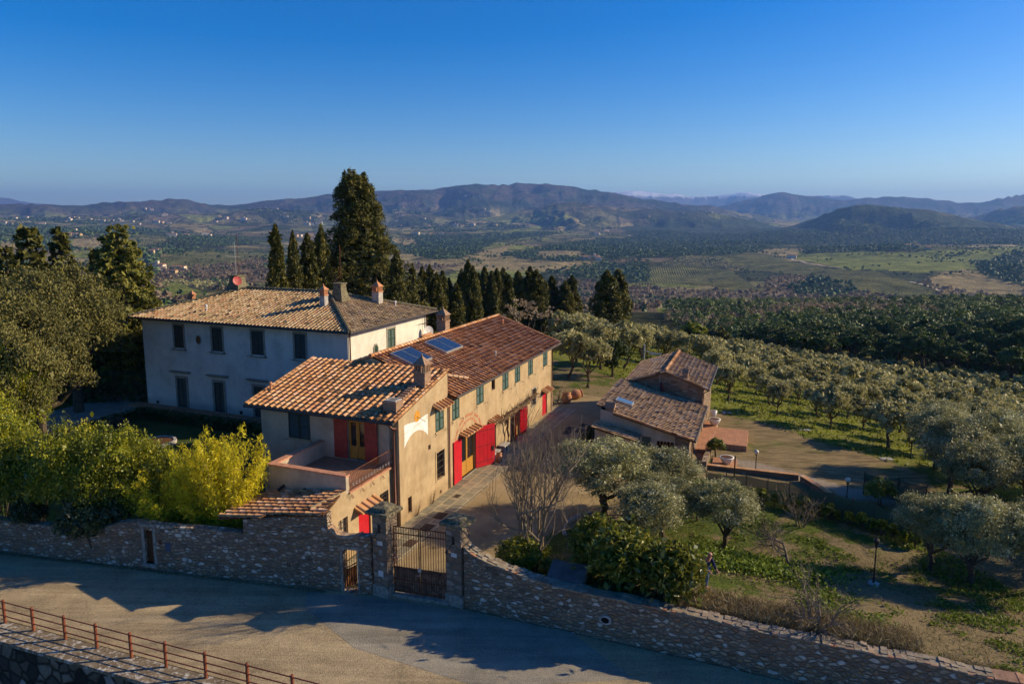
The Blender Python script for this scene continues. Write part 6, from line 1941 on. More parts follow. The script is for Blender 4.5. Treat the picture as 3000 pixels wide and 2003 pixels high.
L_WOOD = m_leaf('far_wood_leaf', [(0, (0.048, 0.089, 0.029)), (0.5, (0.088, 0.140, 0.042)), (1, (0.144, 0.203, 0.062))], 0.1)
L_BARE = m_leaf('bare_wood', [(0, (0.188, 0.138, 0.085)), (0.5, (0.300, 0.222, 0.140)), (1, (0.400, 0.300, 0.190))], 0.3)


def leaves(C, L, Wd, g, bias=(0, 0, 0), spread=1.0, out=None):
    """rhombic leaves at points C -> vertices (4N) and quads"""
    n = len(C)
    d = g.normal(size=(n, 3)) * spread + np.array(bias)
    d /= np.linalg.norm(d, axis=1)[:, None] + 1e-9
    t = g.normal(size=(n, 3))
    if out is not None:                              # blades facing away from the middle of the crown
        t = out / (np.linalg.norm(out, axis=1)[:, None] + 1e-9) + g.normal(size=(n, 3)) * 0.42
    s = np.cross(d, t)
    s /= np.linalg.norm(s, axis=1)[:, None] + 1e-9
    if out is not None:
        d = np.cross(t, s)
        d /= np.linalg.norm(d, axis=1)[:, None] + 1e-9
    k = (0.7 + 0.6 * g.random(n))[:, None]
    V = np.stack([C - d * L / 2 * k, C + s * Wd / 2 * k, C + d * L / 2 * k, C - s * Wd / 2 * k], 1).reshape(-1, 3)
    return V, np.arange(4 * n).reshape(-1, 4)


def shell(g, n, up=-0.25):
    p = g.normal(size=(n, 3))
    p /= np.linalg.norm(p, axis=1)[:, None]
    p[:, 2] = np.where(p[:, 2] < up, -p[:, 2] * 0.6, p[:, 2])
    return p


def clump_pts(g, C, R, per, fill=0.55):
    """points in clumps: centres C (K,3), radii R (K,3)"""
    K = len(C)
    p = shell(g, K * per, -0.6).reshape(K, per, 3)
    r = (fill + (1 - fill) * g.random((K, per, 1))) ** 0.7
    pts = C[:, None] + p * r * R[:, None]
    tint = np.clip(0.5 + 0.22 * g.normal(size=(K, 1)) + 0.2 * g.normal(size=(K, per)), 0, 1)
    return pts.reshape(-1, 3), tint.ravel()


def crown_mesh(name, g, centres, radii, per, L, Wd, m, bias=(0, 0, 0.25), spread=1.0, fill=0.45, inner=0, face=False):
    P, T = clump_pts(g, np.array(centres), np.array(radii), per, fill)
    V, Q = leaves(P, L, Wd, g, bias, spread, (P - P.mean(0)) if face else None)
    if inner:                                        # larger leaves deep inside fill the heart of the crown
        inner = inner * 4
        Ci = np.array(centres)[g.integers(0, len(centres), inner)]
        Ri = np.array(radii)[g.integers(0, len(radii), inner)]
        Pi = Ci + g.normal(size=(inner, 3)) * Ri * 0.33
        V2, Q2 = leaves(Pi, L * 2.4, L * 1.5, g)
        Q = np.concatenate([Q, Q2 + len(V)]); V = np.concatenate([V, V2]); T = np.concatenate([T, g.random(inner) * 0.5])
    return mesh_np(name, V, Q, m, T)


def limbs(b, base, tips, r0, g, mid=0.5, n=6):
    base = np.array(base, float)
    for tpt in tips:
        tpt = np.array(tpt, float)
        m1 = base + (tpt - base) * mid * 0.6 + g.normal(size=3) * 0.08 * np.linalg.norm(tpt - base)
        m2 = base + (tpt - base) * 0.75 + g.normal(size=3) * 0.06 * np.linalg.norm(tpt - base)
        b.tube([base, m1, m2, tpt], [r0, r0 * 0.75, r0 * 0.45, r0 * 0.15], n)


PROTO = {}


def tree(name, label, cat, loc, rotz=0.0, scale=1.0, group=None, parts=()):
    r = thing(name, label, cat, loc, rotz, group)
    r.scale = (scale,) * 3 if not isinstance(scale, (tuple, list)) else scale
    for pn, me in parts:
        c = link(pn, me, r)
        if pn == 'seed_clusters': c['kind'] = 'stuff'
    return r


# olives
def olive_parts(seed, R, hgt, K, per, L, Wd, m, trunk_h=1.3, tr=0.22, inner=0, low=-.35, cr=.24, face=False):
    g = np.random.default_rng(seed)
    p = shell(g, K, low)
    C = p * np.array([R * 0.78, R * 0.78, (hgt - trunk_h) * 0.42]) * (0.5 + 0.4 * g.random((K, 1))) + np.array([0, 0, trunk_h + (hgt - trunk_h) * 0.48])
    rad = np.stack([R * (cr + 0.6 * cr * g.random(K) ** 2)] * 3, 1) * np.array([1, 1, 0.9])
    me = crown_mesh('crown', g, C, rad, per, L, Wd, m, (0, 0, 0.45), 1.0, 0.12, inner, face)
    b = MB()
    lean = g.normal(size=2) * 0.15
    top = np.array([lean[0], lean[1], trunk_h * 0.8])
    b.tube([(0, 0, -.25), (.03, .02, .15), (lean[0] * .5 + .06, lean[1] * .5 - .05, trunk_h * .45), top], [tr * 1.5, tr * 1.1, tr * .85, tr * .9], 8)
    limbs(b, top, C[g.permutation(K)[:7]], tr * .55, g)
    bm = bpy.data.meshes.new('trunk'); bm.from_pydata(b.v, [], b.f); bm.materials.append(BARK)
    return [('crown', me), ('trunk', bm)]


OLN = [olive_parts(31 + k, 2.0, 3.8, 150, 190, .105, .027, L_OLV, 1.0, .12, inner=90, low=-.7, cr=.17) for k in range(3)]
OLF = [olive_parts(51 + k, 2.1, 4.3, 40, 60, .30, .12, L_OLF, 1.2, .11, inner=30, low=-.55, cr=.22) for k in range(4)]
OLFF = [olive_parts(71 + k, 2.1, 4.2, 16, 34, .55, .26, L_OLF, 1.2, .12, inner=10, low=-.5, cr=.26, face=True) for k in range(3)]


def olive_at(x, y, R, hgt, k, label, group=None, rot=0.0, cat='olive tree', lib=None):
    lib = lib or OLN
    p = lib[k % len(lib)]
    return tree('olive_tree', label, cat, (x, y, gz(x, y)), rot, (R / 2.0, R / 2.0, hgt / 3.8), group, p)


olive_at(5.1, 37.6, 3.9, 4.9, 0, 'large silvery olive tree in front of the cottage, beside the courtyard', rot=.4)
olive_at(8.7, 38.2, 2.7, 4.2, 1, 'silvery olive tree touching the cottage front, right of the courtyard olive', rot=1.4)
olive_at(6.5, 31.9, 2.3, 3.7, 1, 'small silvery olive tree rising behind the loquat bush', rot=2.1)
olive_at(7.9, 34.9, 2.6, 3.9, 2, 'silvery olive tree between the courtyard olive and the small one behind the loquat', rot=3.1)
olive_at(10.6, 33.6, 2.25, 4.0, 2, 'round silvery olive tree with a bare trunk at the middle of the garden', rot=.7)
RO = [(19.9, 31.6, 2.2, 4.2), (21.0, 30.2, 2.5, 4.5), (23.4, 29.3, 2.5, 4.7), (27.6, 32.6, 2.7, 4.8), (27.6, 42.6, 2.9, 5.4), (26.8, 38.9, 2.8, 5.0), (30.2, 39.6, 2.9, 5.4), (31.0, 43.6, 3.0, 5.6), (34.2, 34.4, 2.9, 5.4), (30.8, 36.6, 2.9, 5.4), (29.6, 47.4, 2.6, 5.0), (34.0, 47.0, 2.8, 5.2), (34.0, 39.0, 2.8, 5.4), (38.5, 44.0, 2.8, 5.4), (33.4, 53.0, 2.6, 5.0), (38.5, 52.0, 2.7, 5.0)]
labs = ['first olive tree behind the lantern post, its leaning trunk bare', 'olive tree with a thick bare trunk right of the lantern post', 'olive tree at the right picture edge above the shaded weeds', 'olive tree at the right end of the green net fence']
for i, (x, y, R, h) in enumerate(RO):
    olive_at(x, y, R, h, i, labs[i] if i < 4 else 'dense silvery olive tree in the near grove at the right edge', 'olive trees of the near right grove', i * 1.3)
# olives behind the farmhouse and cottage
BO = [(1665, 1010, 74, 2.6, 5.2), (1725, 1020, 70, 2.6, 5.2), (1690, 1000, 84, 2.8, 5.4), (1760, 1005, 80, 2.8, 5.2), (1830, 1010, 84, 2.7, 5.0), (1650, 985, 96, 2.8, 5.2), (1740, 985, 98, 2.8, 5.2), (1880, 1000, 92, 2.6, 5.0), (1950, 990, 100, 2.6, 5.0), (1830, 985, 106, 2.6, 5.0), (2020, 1000, 98, 2.6, 5.0), (2075, 1010, 92, 2.6, 5.0), (1700, 970, 112, 2.8, 5.2)]
for i, (px_, py_, r_, R, h) in enumerate(BO):
    P = at_r(px_, py_, r_)
    olive_at(P[0], P[1], R, h, i, 'grey-green olive tree crowded behind the cottage and farmhouse', 'olive trees behind the cottage', i * 1.7, lib=OLF)
P = at_r(1795, 1090, 76)
g = np.random.default_rng(5)
p = shell(g, 26, -.3)
BUSH = [('crown', crown_mesh('crown', g, p * np.array([1.6, 1.6, 1.5]) * .8 + np.array([0, 0, 1.9]), np.full((26, 3), .75), 130, .26, .12, L_HED, inner=60))]
b = MB(); b.tube([(0, 0, -.2), (0, 0, 1.2)], [.15, .1], 6); bm = bpy.data.meshes.new('trunk'); bm.from_pydata(b.v, [], b.f); bm.materials.append(BARK)
BUSH.append(('trunk', bm))
tree('evergreen_tree', 'dark rounded evergreen tree between the farmhouse end and the cottage', 'tree', (P[0], P[1], gz(P[0], P[1])), 0, 1.15, None, BUSH)
# the sloping grove in rows
GPOLY = [(1600, 960), (1900, 955), (2050, 985), (2330, 1040), (2700, 1085), (3000, 1135), (3060, 1420), (2760, 1345), (2640, 1325), (2400, 1250), (2110, 1190), (2080, 1090), (1640, 1000)]
cnt = 0
cand = []
for i in range(-30, 60):
    for j in range(-6, 40):
        a_ = 0.55
        x = 16 + i * 5.0 * math.cos(a_) - j * 5.2 * math.sin(a_) + random.uniform(-.7, .7)
        y = 58 + i * 5.0 * math.sin(a_) + j * 5.2 * math.cos(a_) + random.uniform(-.7, .7)
        s = float(edge_s(np.array(x), np.array(y)))
        if s < 2.2 or math.hypot(x, y) > 235: continue
        z = gz(x, y)
        px_, py_ = topx(np.array([x]), np.array([y]), np.array([z]))
        if not inpoly(px_, py_, GPOLY)[0]: continue
        if any(math.hypot(x - q[0], y - q[1]) < 3.6 for q in RO): continue
        cand.append((math.hypot(x, y), x, y, z))
cand.sort()
for (r_, x, y, z) in cand[:262]:
    lib = OLF if r_ < 105 else OLFF
    sc_f = random.uniform(.85, 1.18)
    tree('olive_tree', 'small olive tree standing in the bright green sloping grove', 'olive tree', (x, y, z), random.uniform(0, 6.28), (sc_f, sc_f, sc_f * random.uniform(.8, 1.0)), 'olive trees in the sloping grove', lib[cnt % len(lib)])
    cnt += 1

FAR_GROVE = cand[262:]
print('grove', len(cand))


# cypresses
def cypress_parts(seed, R, hgt, K, per, L, Wd, m=L_CYP, blunt=0.5, rough=0.12):
    g = np.random.default_rng(seed)
    t = (np.arange(K) + g.random(K)) / K
    th = g.random(K) * 6.283
    prof = lambda t: R * np.minimum(1, (t / 0.10 + 0.25) ** 0.6) * (1 - t ** (1.0 + blunt * 2.4)) ** 0.75
    lob = 1 + rough * np.sin(th * 5 + t * 9 + seed)
    rr = prof(t) * 0.74 * lob * (0.85 + 0.25 * g.random(K))
    C = np.stack([rr * np.cos(th), rr * np.sin(th), t * hgt * 0.97 + 0.15], 1)
    cr = np.maximum(0.10 * R, prof(t) * (0.30 + 0.14 * g.random(K)))
    rad = np.stack([cr, cr, cr * 2.1 + 0.02 * hgt], 1)
    P, T = clump_pts(g, C, rad, per, 0.5)
    V, Q = leaves(P, L, Wd, g, (0, 0, 1.6), 0.8)
    # heart of the tree
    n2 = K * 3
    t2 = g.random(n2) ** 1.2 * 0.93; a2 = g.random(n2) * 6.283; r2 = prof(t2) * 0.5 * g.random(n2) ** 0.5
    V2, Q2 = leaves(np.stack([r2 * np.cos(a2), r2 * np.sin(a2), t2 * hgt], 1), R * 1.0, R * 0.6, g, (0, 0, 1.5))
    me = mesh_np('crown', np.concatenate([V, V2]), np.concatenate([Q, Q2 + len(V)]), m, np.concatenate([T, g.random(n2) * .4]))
    b = MB(); b.tube([(0, 0, -.6), (0, 0, hgt * .5)], [.18 + R * .06, .06], 7)
    bm = bpy.data.meshes.new('trunk'); bm.from_pydata(b.v, [], b.f); bm.materials.append(BARK)
    return [('crown', me), ('trunk', bm)]


CY = [cypress_parts(81 + k, 1.0, 12.0, 150, 80, .28, .10, blunt=.2 + .22 * k, rough=.14 + .05 * (k % 3)) for k in range(5)]


def place_px(px_, ytop, r_, zoff=0.0):
    P = at_r(px_, ytop, r_)
    z = gz(P[0], P[1])
    return P[0], P[1], z, P[2] - z


CYP = [  # photo x, top y, distance, width px, name
    (805, 660, 88, 62, 'tall slim cypress standing alone, leftmost behind the white villa'),
    (857, 680, 90, 40, 'narrow pointed cypress second behind the villa ridge'),
    (899, 687, 92, 66, 'broader cypress third behind the villa ridge'),
    (938, 662, 94, 46, 'slim cypress just left of the giant cypress behind the villa'),
    (1160, 735, 92, 46, 'slim cypress hugging the right flank of the giant cypress'),
]
rowx = [(1207, 773), (1237, 783), (1258, 777), (1278, 800), (1296, 793), (1315, 815), (1336, 830), (1352, 790), (1371, 763), (1386, 780), (1402, 800), (1419, 782), (1440, 795), (1456, 788), (1474, 785), (1492, 805), (1517, 795), (1553, 782), (1572, 792), (1590, 815), (1617, 808), (1655, 825), (1676, 808)]
for i, (x_, y_) in enumerate(rowx):
    CYP.append((x_, y_, 100 + i * 1.6 + (i % 3) * 3, 50 if i > 15 else 40, 'cypress number %d from the left in the dark row behind the farmhouse' % (i + 1)))
CYP += [(1780, 795, 128, 70, 'left cypress of the tall dark pair beyond the farmhouse end'), (1812, 790, 130, 66, 'right cypress of the tall dark pair beyond the farmhouse end')]
ords = ['first', 'second', 'third', 'fourth', 'fifth', 'sixth', 'seventh', 'eighth', 'ninth', 'tenth', 'eleventh', 'twelfth', 'thirteenth', 'fourteenth', 'fifteenth', 'sixteenth', 'seventeenth', 'eighteenth', 'nineteenth', 'twentieth', 'twenty-first', 'twenty-second', 'twenty-third']
for i, (x_, y_, r_, wpx, lab) in enumerate(CYP):
    if lab.startswith('cypress number'): lab = ords[i - 5] + ' cypress from the left in the dark row behind the farmhouse'
    X_, Yy, z, h = place_px(x_, y_, r_)
    Rr = wpx / 2 / F_ * r_ * 1.4
    tree('cypress', lab, 'cypress tree', (X_, Yy, z - .3), i * 1.1, (Rr, Rr, (h + .3) / 12.0), 'cypresses behind the houses', CY[(i * 3) % 5])


def conifer_parts(seed, R, hgt, tiers, m, L, Wd, per, power=0.9, droop=0.18, fat=1.0):
    """broad conifer: branches in uneven tiers carrying flat sprays"""
    g = np.random.default_rng(seed)
    C, Rd = [], []
    b = MB()
    b.tube([(0, 0, -.5), (0, 0, hgt * .5), (0, 0, hgt * .96)], [.5 * R / 4, .3 * R / 4, .03], 8)
    for i in range(tiers):
        t = 0.10 + 0.88 * i / tiers
        rr = R * (1 - t) ** power * (0.85 + 0.3 * g.random()) + 0.25
        k = max(4, int(4 + rr * 2.4))
        for j in range(k):
            a = 6.283 * (j + g.random() * .8) / k
            ln = rr * (0.72 + 0.42 * g.random())
            for f in ((0.42, 0.75, 1.0) if rr > 1.2 else (0.8,)):
                C.append((ln * f * math.cos(a), ln * f * math.sin(a), t * hgt - ln * f * droop + g.normal() * .12))
                q = max(0.22, rr * 0.24) * (0.8 + .4 * g.random()) * fat
                Rd.append((q, q, q * 0.62))
            if rr > 1: b.tube([(0, 0, t * hgt), (ln * .95 * math.cos(a), ln * .95 * math.sin(a), t * hgt - ln * droop)], [.05, .015], 4)
    me = crown_mesh('crown', g, C, Rd, per, L, Wd, m, (0, 0, .3), 1.0, .3, inner=len(C))
    bm = bpy.data.meshes.new('trunk'); bm.from_pydata(b.v, [], b.f); bm.materials.append(BARK)
    return [('crown', me), ('trunk', bm)]


# giant cypress: several leading stems grown together
def giant_parts():
    g = np.random.default_rng(99)
    C, Rd = [], []
    H_ = 24.0
    prof = [(0, 3.0), (.1, 4.4), (.3, 4.6), (.45, 4.0), (.58, 3.1), (.7, 2.5), (.82, 1.95), (.92, 1.5), (1.0, .75)]
    for i in range(760):
        t = g.random() ** .9
        R = np.interp(t, [p[0] for p in prof], [p[1] for p in prof])
        a = g.random() * 6.283
        rr = R * (0.55 + 0.5 * g.random())
        C.append((rr * math.cos(a) - .9 * t + (1.0 if t < .4 else 0.2), rr * math.sin(a), t * H_ * .96 + .3))
        q = 0.34 + 0.28 * g.random()
        Rd.append((q, q, q * 1.5))
    for i in range(20):                                 # ragged leaders at the top
        a = g.random() * 6.283
        C.append((-.9 + 1.3 * math.cos(a) * g.random(), 1.1 * math.sin(a) * g.random(), H_ * (.93 + .07 * g.random())))
        Rd.append((.26, .26, .8))
    P, T = clump_pts(g, np.array(C), np.array(Rd), 70, .35)
    V, Q = leaves(P, .30, .11, g, (0, 0, 1.0), .9)
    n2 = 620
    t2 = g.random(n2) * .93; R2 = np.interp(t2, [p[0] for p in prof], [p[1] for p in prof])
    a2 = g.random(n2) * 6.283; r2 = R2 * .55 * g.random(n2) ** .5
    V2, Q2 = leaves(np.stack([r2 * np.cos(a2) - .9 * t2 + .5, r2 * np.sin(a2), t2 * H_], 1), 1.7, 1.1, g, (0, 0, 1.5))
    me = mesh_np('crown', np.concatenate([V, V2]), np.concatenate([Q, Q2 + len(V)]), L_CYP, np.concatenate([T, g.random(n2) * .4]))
    b = MB(); b.tube([(0, 0, -1), (0, 0, 8), (-.8, 0, 20), (-.9, 0, 22.5)], [.6, .45, .2, .05], 8)
    for k in range(5): b.tube([(0, 0, 2 + k), (math.cos(k * 2.) * 1.5, math.sin(k * 2.) * 1.5, 9 + k), (math.cos(k * 2.) * 1.7 - .4, math.sin(k * 2.) * 1.7, 17 + k)], [.25, .16, .04], 6)
    bm = bpy.data.meshes.new('trunk'); bm.from_pydata(b.v, [], b.f); bm.materials.append(BARK)
    return [('crown', me), ('trunk', bm)]


X_, Yy, z, h = place_px(1060, 508, 98)
tree('giant_cypress', 'giant broad old cypress towering above the white villa roof', 'cypress tree', (X_, Yy, z - .5), 0.0, (1.5, 1.5, (h + .5) / 24.0), None, giant_parts())
# conifers and holm oaks on the left
BIGC = conifer_parts(41, 3.6, 13.0, 36, L_CON, .21, .085, 62, .66, .14, .72)
SPR = [conifer_parts(42 + k, 2.6, 11.0, 48, L_CYP, .22, .09, 34, .95, .30, .6) for k in range(2)]
P = onz(373, 1135, 0)
tree('conifer', 'big golden-green conifer at the left end of the white villa', 'conifer', (P[0] - .3, P[1] + 1.0, -.2), 0, (1.25, 1.25, 1.0 * (at_r(372, 643, math.hypot(P[0], P[1]))[2] + .2) / 13.0), None, BIGC)
for i, (x_, y_, r_, R, lab) in enumerate([(80, 648, 86, 4.6, 'dark ragged spruce rising above the holm oaks at far left'), (172, 660, 88, 3.9, 'second dark spruce rising between the holm oaks'), (12, 705, 80, 3.4, 'short dark spruce cut by the left picture edge'), (272, 722, 84, 2.4, 'low dark spruce top just left of the golden conifer')]):
    X_, Yy, z, h = place_px(x_, y_, r_)
    tree('spruce', lab, 'conifer', (X_, Yy, z - .3), i * 2.0, (R / 2.6, R / 2.6, (h + .3) / 11.0), 'spruces among the left trees', SPR[i % 2])


def oak_parts(seed, R, hgt, K, per, L, Wd, m, th=2.5):
    g = np.random.default_rng(seed)
    p = shell(g, K, -.5)
    C = p * np.array([R * .8, R * .8, (hgt - th) * .44]) * (.7 + .35 * g.random((K, 1))) + np.array([0, 0, th + (hgt - th) * .46])
    q = R * (.17 + .12 * g.random(K))
    me = crown_mesh('crown', g, C, np.stack([q, q, q * .8], 1), per, L, Wd, m, (0, 0, .4), 1.0, .35, inner=K * 2)
    b = MB(); b.tube([(0, 0, -.4), (.1, 0, th * .6), (0, .1, th)], [.42, .32, .3], 8); limbs(b, (0, .1, th), C[::9], .2, g)
    bm = bpy.data.meshes.new('trunk'); bm.from_pydata(b.v, [], b.f); bm.materials.append(BARK)
    return [('crown', me), ('trunk', bm)]


OAK = [oak_parts(61 + k, 4.2, 9.0, 105, 190, .17, .085, L_OAK) for k in range(2)]
for i, (x_, y_, r_, R, lab) in enumerate([(60, 770, 66, 4.6, 'tall olive-brown holm oak at the left picture edge'), (190, 765, 70, 4.6, 'tall holm oak in the middle of the left trees'), (90, 880, 60, 3.8, 'rounded lower holm oak in front of the left tree mass'), (225, 800, 74, 3.4, 'holm oak directly left of the golden conifer'), (-60, 800, 60, 4.4, 'holm oak mostly outside the left picture edge'), (20, 930, 54, 3.2, 'holm oak above the bright hedge at far left')]):
    X_, Yy, z, h = place_px(x_, y_, r_)
    tree('holm_oak', lab, 'oak tree', (X_, Yy, z - .2), i * 1.9, (R / 4.2, R / 4.2, (h + .2) / 9.0), 'holm oaks left of the villa', OAK[i % 2])


def bush_parts(seed, R, hgt, K, per, L, Wd, m, z0=.1, stems=5, bias=(0, 0, .4), fill=.4, cr=(.22, .14)):
    g = np.random.default_rng(seed)
    p = shell(g, K, -.2)
    C = p * np.array([R * .8, R * .8, hgt * .45]) * (.65 + .38 * g.random((K, 1))) + np.array([0, 0, hgt * .46 + z0])
    q = R * (cr[0] + cr[1] * g.random(K))
    me = crown_mesh('foliage', g, C, np.stack([q, q, q * 1.1], 1), per, L, Wd, m, bias, 1.0, fill, inner=K * 2)
    b = MB()
    for k in range(stems):
        c_ = C[(k * 7) % K]
        b.tube([(g.normal() * .12, g.normal() * .12, -.25), (c_[0] * .5, c_[1] * .5, c_[2] * .5), tuple(c_)], [.05, .035, .012], 5)
    bm = bpy.data.meshes.new('stems'); bm.from_pydata(b.v, [], b.f); bm.materials.append(BARK)
    return [('foliage', me), ('stems', bm)]


LAU = [bush_parts(101 + k, 1.6, 3.2, 120, 220, .075, .04, L_LAU) for k in range(3)]
IVY = bush_parts(111, 1.7, 2.4, 60, 120, .13, .09, L_IVY, stems=4, cr=(.2, .12))
def at_wall(t, d): return WL1 + _wd * t + _wn * d
def lau(t, d, R, h, k, lab, parts=None, name='laurel_bush', cat='shrub', grp='laurel bushes above the left wall', zb=None):
    x, y = at_wall(t, d)
    tree(name, lab, cat, (x, y, gz(x, y) if zb is None else zb), k * 1.3, (R / 1.6, R / 1.6, h / 3.2), grp, parts or LAU[k % 3])
lau(-17.6, 1.9, 2.2, 5.6, 0, 'dark laurel bush at the far left end of the boundary wall')
lau(-14.9, 1.9, 2.4, 6.1, 1, 'tall sunlit laurel bush above the brick part of the left wall')
lau(-12.5, 2.1, 2.3, 6.2, 2, 'laurel bush with one tall bright shoot, left of the ivy mound')
lau(-10.9, 2.6, 2.0, 5.3, 0, 'yellowish laurel bush behind the ivy mound on the wall')
lau(-19.8, 2.2, 2.4, 6.2, 2, 'laurel bush cut by the left edge above the wall')
lau(-24.0, 5.0, 2.3, 6.6, 1, 'tall bright clipped laurel at the far left of the garden')
lau(-26.0, 8.5, 2.6, 8.6, 0, 'tallest bright clipped laurel column beside the garden path')
x, y = at_wall(-12.4, .35)
tree('ivy_mound', 'dark ivy mound hanging over the road side of the left wall', 'ivy', (x, y, .45), .4, (1.05, .75, 1.1), None, IVY)
x, y = at_wall(-16.4, .5)
tree('ivy_mound', 'small dark ivy clump drooping over the wall at far left', 'ivy', (x, y, .9), 2.4, (.7, .5, .75), None, IVY)


# bamboo: arching canes with leaf sprays
def bamboo_parts(seed, n, R, hgt, m, per=260):
    g = np.random.default_rng(seed)
    b = MB(); pts = []; T = []
    for k in range(n):
        a = g.random() * 6.283; r0 = R * .3 * g.random() ** .5
        base = np.array([r0 * math.cos(a), r0 * math.sin(a), 0])
        h = hgt * (.55 + .45 * g.random()); out = R * (.35 + .65 * g.random()) * (.5 + .5 * g.random())
        d = np.array([math.cos(a), math.sin(a), 0]) if g.random() < .8 else np.array([math.cos(a + 2), math.sin(a + 2), 0])
        f = np.linspace(0, 1, 8)
        P_ = [base + d * out * q ** 1.9 + np.array([0, 0, h * (q - .13 * q ** 3)]) for q in f]
        b.tube(P_, list(np.linspace(.022, .004, 8)), 4, caps=False)
        nn_ = int(per * (.6 + .6 * g.random()))
        q = .22 + .78 * g.random(nn_) ** .8
        c_ = base + d[None] * (out * q ** 1.9)[:, None] + np.stack([0 * q, 0 * q, h * (q - .13 * q ** 3)], 1)
        sp = .10 + .36 * np.sin(np.pi * np.minimum(1, q * .92 + .05)) ** .7
        off = g.normal(size=(nn_, 3)) * (sp * .46)[:, None] * np.array([1, 1, .55])
        pts.append(c_ + off); T.append(np.clip(.5 + .2 * g.normal(size=nn_) + .12 * g.normal(), 0, 1))
    V, Q = leaves(np.concatenate(pts), .19, .042, g, (0, 0, -.1))
    me = mesh_np('foliage', V, Q, m, np.concatenate(T))
    bm = bpy.data.meshes.new('canes'); bm.from_pydata(b.v, [], b.f); bm.materials.append(m_flat('cane', (0.30, 0.24, 0.05), .6, .3, .2))
    return [('foliage', me), ('canes', bm)]


BAM = bamboo_parts(121, 40, 2.1, 4.9, L_BAM, 250)
x, y = at_wall(-5.9, 1.9)
tree('bamboo', 'bright yellow-green bamboo clump arching over the wall beside the tiled wing', 'bamboo', (x, y, gz(x, y)), 0, (1.0, 1.0, 1.5), None, BAM)
x, y = at_wall(-7.6, 2.2)
tree('bamboo', 'lower leafy bamboo clump left of the tall yellow bamboo', 'bamboo', (x, y, gz(x, y)), 2.2, (.9, .9, 1.34), None, BAM)
x, y = at_wall(-9.6, 1.9)
tree('bamboo', 'short dense bamboo right of the ivy mound, above the old wooden door', 'bamboo', (x, y, gz(x, y)), 4.0, (1.0, 1.0, 1.1), None, BAM)


# villa garden hedges
def hedge_parts(seed, L_, w_, h_, m, per_m=260):
    g = np.random.default_rng(seed)
    n = int(L_ * per_m)
    f = g.integers(0, 3, n)
    x = g.random(n) * L_ - L_ / 2; y = (g.random(n) - .5) * w_; z = g.random(n) * h_
    y = np.where(f == 0, -w_ / 2 + g.random(n) * .06, np.where(f == 1, w_ / 2 - g.random(n) * .06, y)); z = np.where(f == 2, h_ - g.random(n) * .07, z)
    V, Q = leaves(np.stack([x, y, z], 1), .13, .08, g)
    n2 = int(L_ * 30)
    V2, Q2 = leaves(np.stack([g.random(n2) * L_ - L_ / 2, g.normal(size=n2) * w_ * .15, g.random(n2) * h_ * .85], 1), .6, .5, g)
    me = mesh_np('foliage', np.concatenate([V, V2]), np.concatenate([Q, Q2 + len(V)]), m, np.clip(.5 + .25 * g.normal(size=n + n2), 0, 1))
    b = MB()
    for k in range(int(L_ / .5)): b.tube([(-L_ / 2 + .25 + k * .5, 0, -.1), (-L_ / 2 + .25 + k * .5, 0, h_ * .6)], .025, 4)
    bm = bpy.data.meshes.new('stems'); bm.from_pydata(b.v, [], b.f); bm.materials.append(BARK)
    return [('foliage', me), ('stems', bm)]


H1 = hedge_parts(131, 19.0, .9, .85, L_HED)
tree('box_hedge', 'long clipped dark box hedge along the villa garden path', 'hedge', W(10.3, 21.5), ROTF + R_(90), 1, None, H1)
H2 = hedge_parts(132, 6.5, .9, .85, L_HED)
tree('box_hedge', 'short clipped box hedge closing the left end of the villa garden', 'hedge', W(7.3, 31.2), ROTF, 1, None, H2)
tree('box_hedge', 'dark hedge at the foot of the farmhouse beside the garden path', 'hedge', W(9.2, 11.0), ROTF + R_(80), (.45, 1.3, 1.3), None, H2)
HB = hedge_parts(133, 14.0, 1.6, 2.6, L_HED, 420)
P = onz(215, 1190, 0)
tree('tall_hedge', 'tall shaded hedge along the left side of the garden path below the oaks', 'hedge', (P[0] - 1.0, P[1] + 1.5, 0), ROTF - R_(60), 1, None, HB)
MND = bush_parts(141, 1.2, 1.3, 34, 70, .12, .05, m_leaf('lavender_leaf', [(0, (.07, .06, .04)), (.6, (.13, .11, .07)), (1, (.2, .17, .11))], .2), cr=(.26, .1))
for i, (px_, py_, s_, lab) in enumerate([(345, 1262, 1.0, 'dome of grey lavender in the middle of the villa lawn'), (300, 1285, .62, 'small round grey bush left of the lavender dome'), (185, 1285, .9, 'low brownish bush at the left hedge end')]):
    P = onz(px_, py_, 0)
    tree('round_shrub', lab, 'shrub', (P[0], P[1], -.05), i, (s_, s_, s_ * .75), 'round shrubs on the villa lawn', MND)
P = onz(460, 1300, 0)
b = MB()
for k in range(16):
    q0, q1 = 6.283 * k / 16, 6.283 * (k + 1) / 16
    b.prism([(1.35 * math.cos(q0), 1.35 * math.sin(q0), -.05), (1.35 * math.cos(q1), 1.35 * math.sin(q1), -.05), (1.15 * math.cos(q1), 1.15 * math.sin(q1), -.05), (1.15 * math.cos(q0), 1.15 * math.sin(q0), -.05)], (0, 0, .3))
r = thing('round_flower_bed', 'round stone-edged flower bed on the villa lawn behind the bamboo', 'flower bed', P)
obj('edging', b, CONC, r)
b = MB(); b.lathe([(1.15, 0), (1.14, .18), (.5, .26)], (0, 0, 0), 16); obj('soil', b, DKWOOD, r)


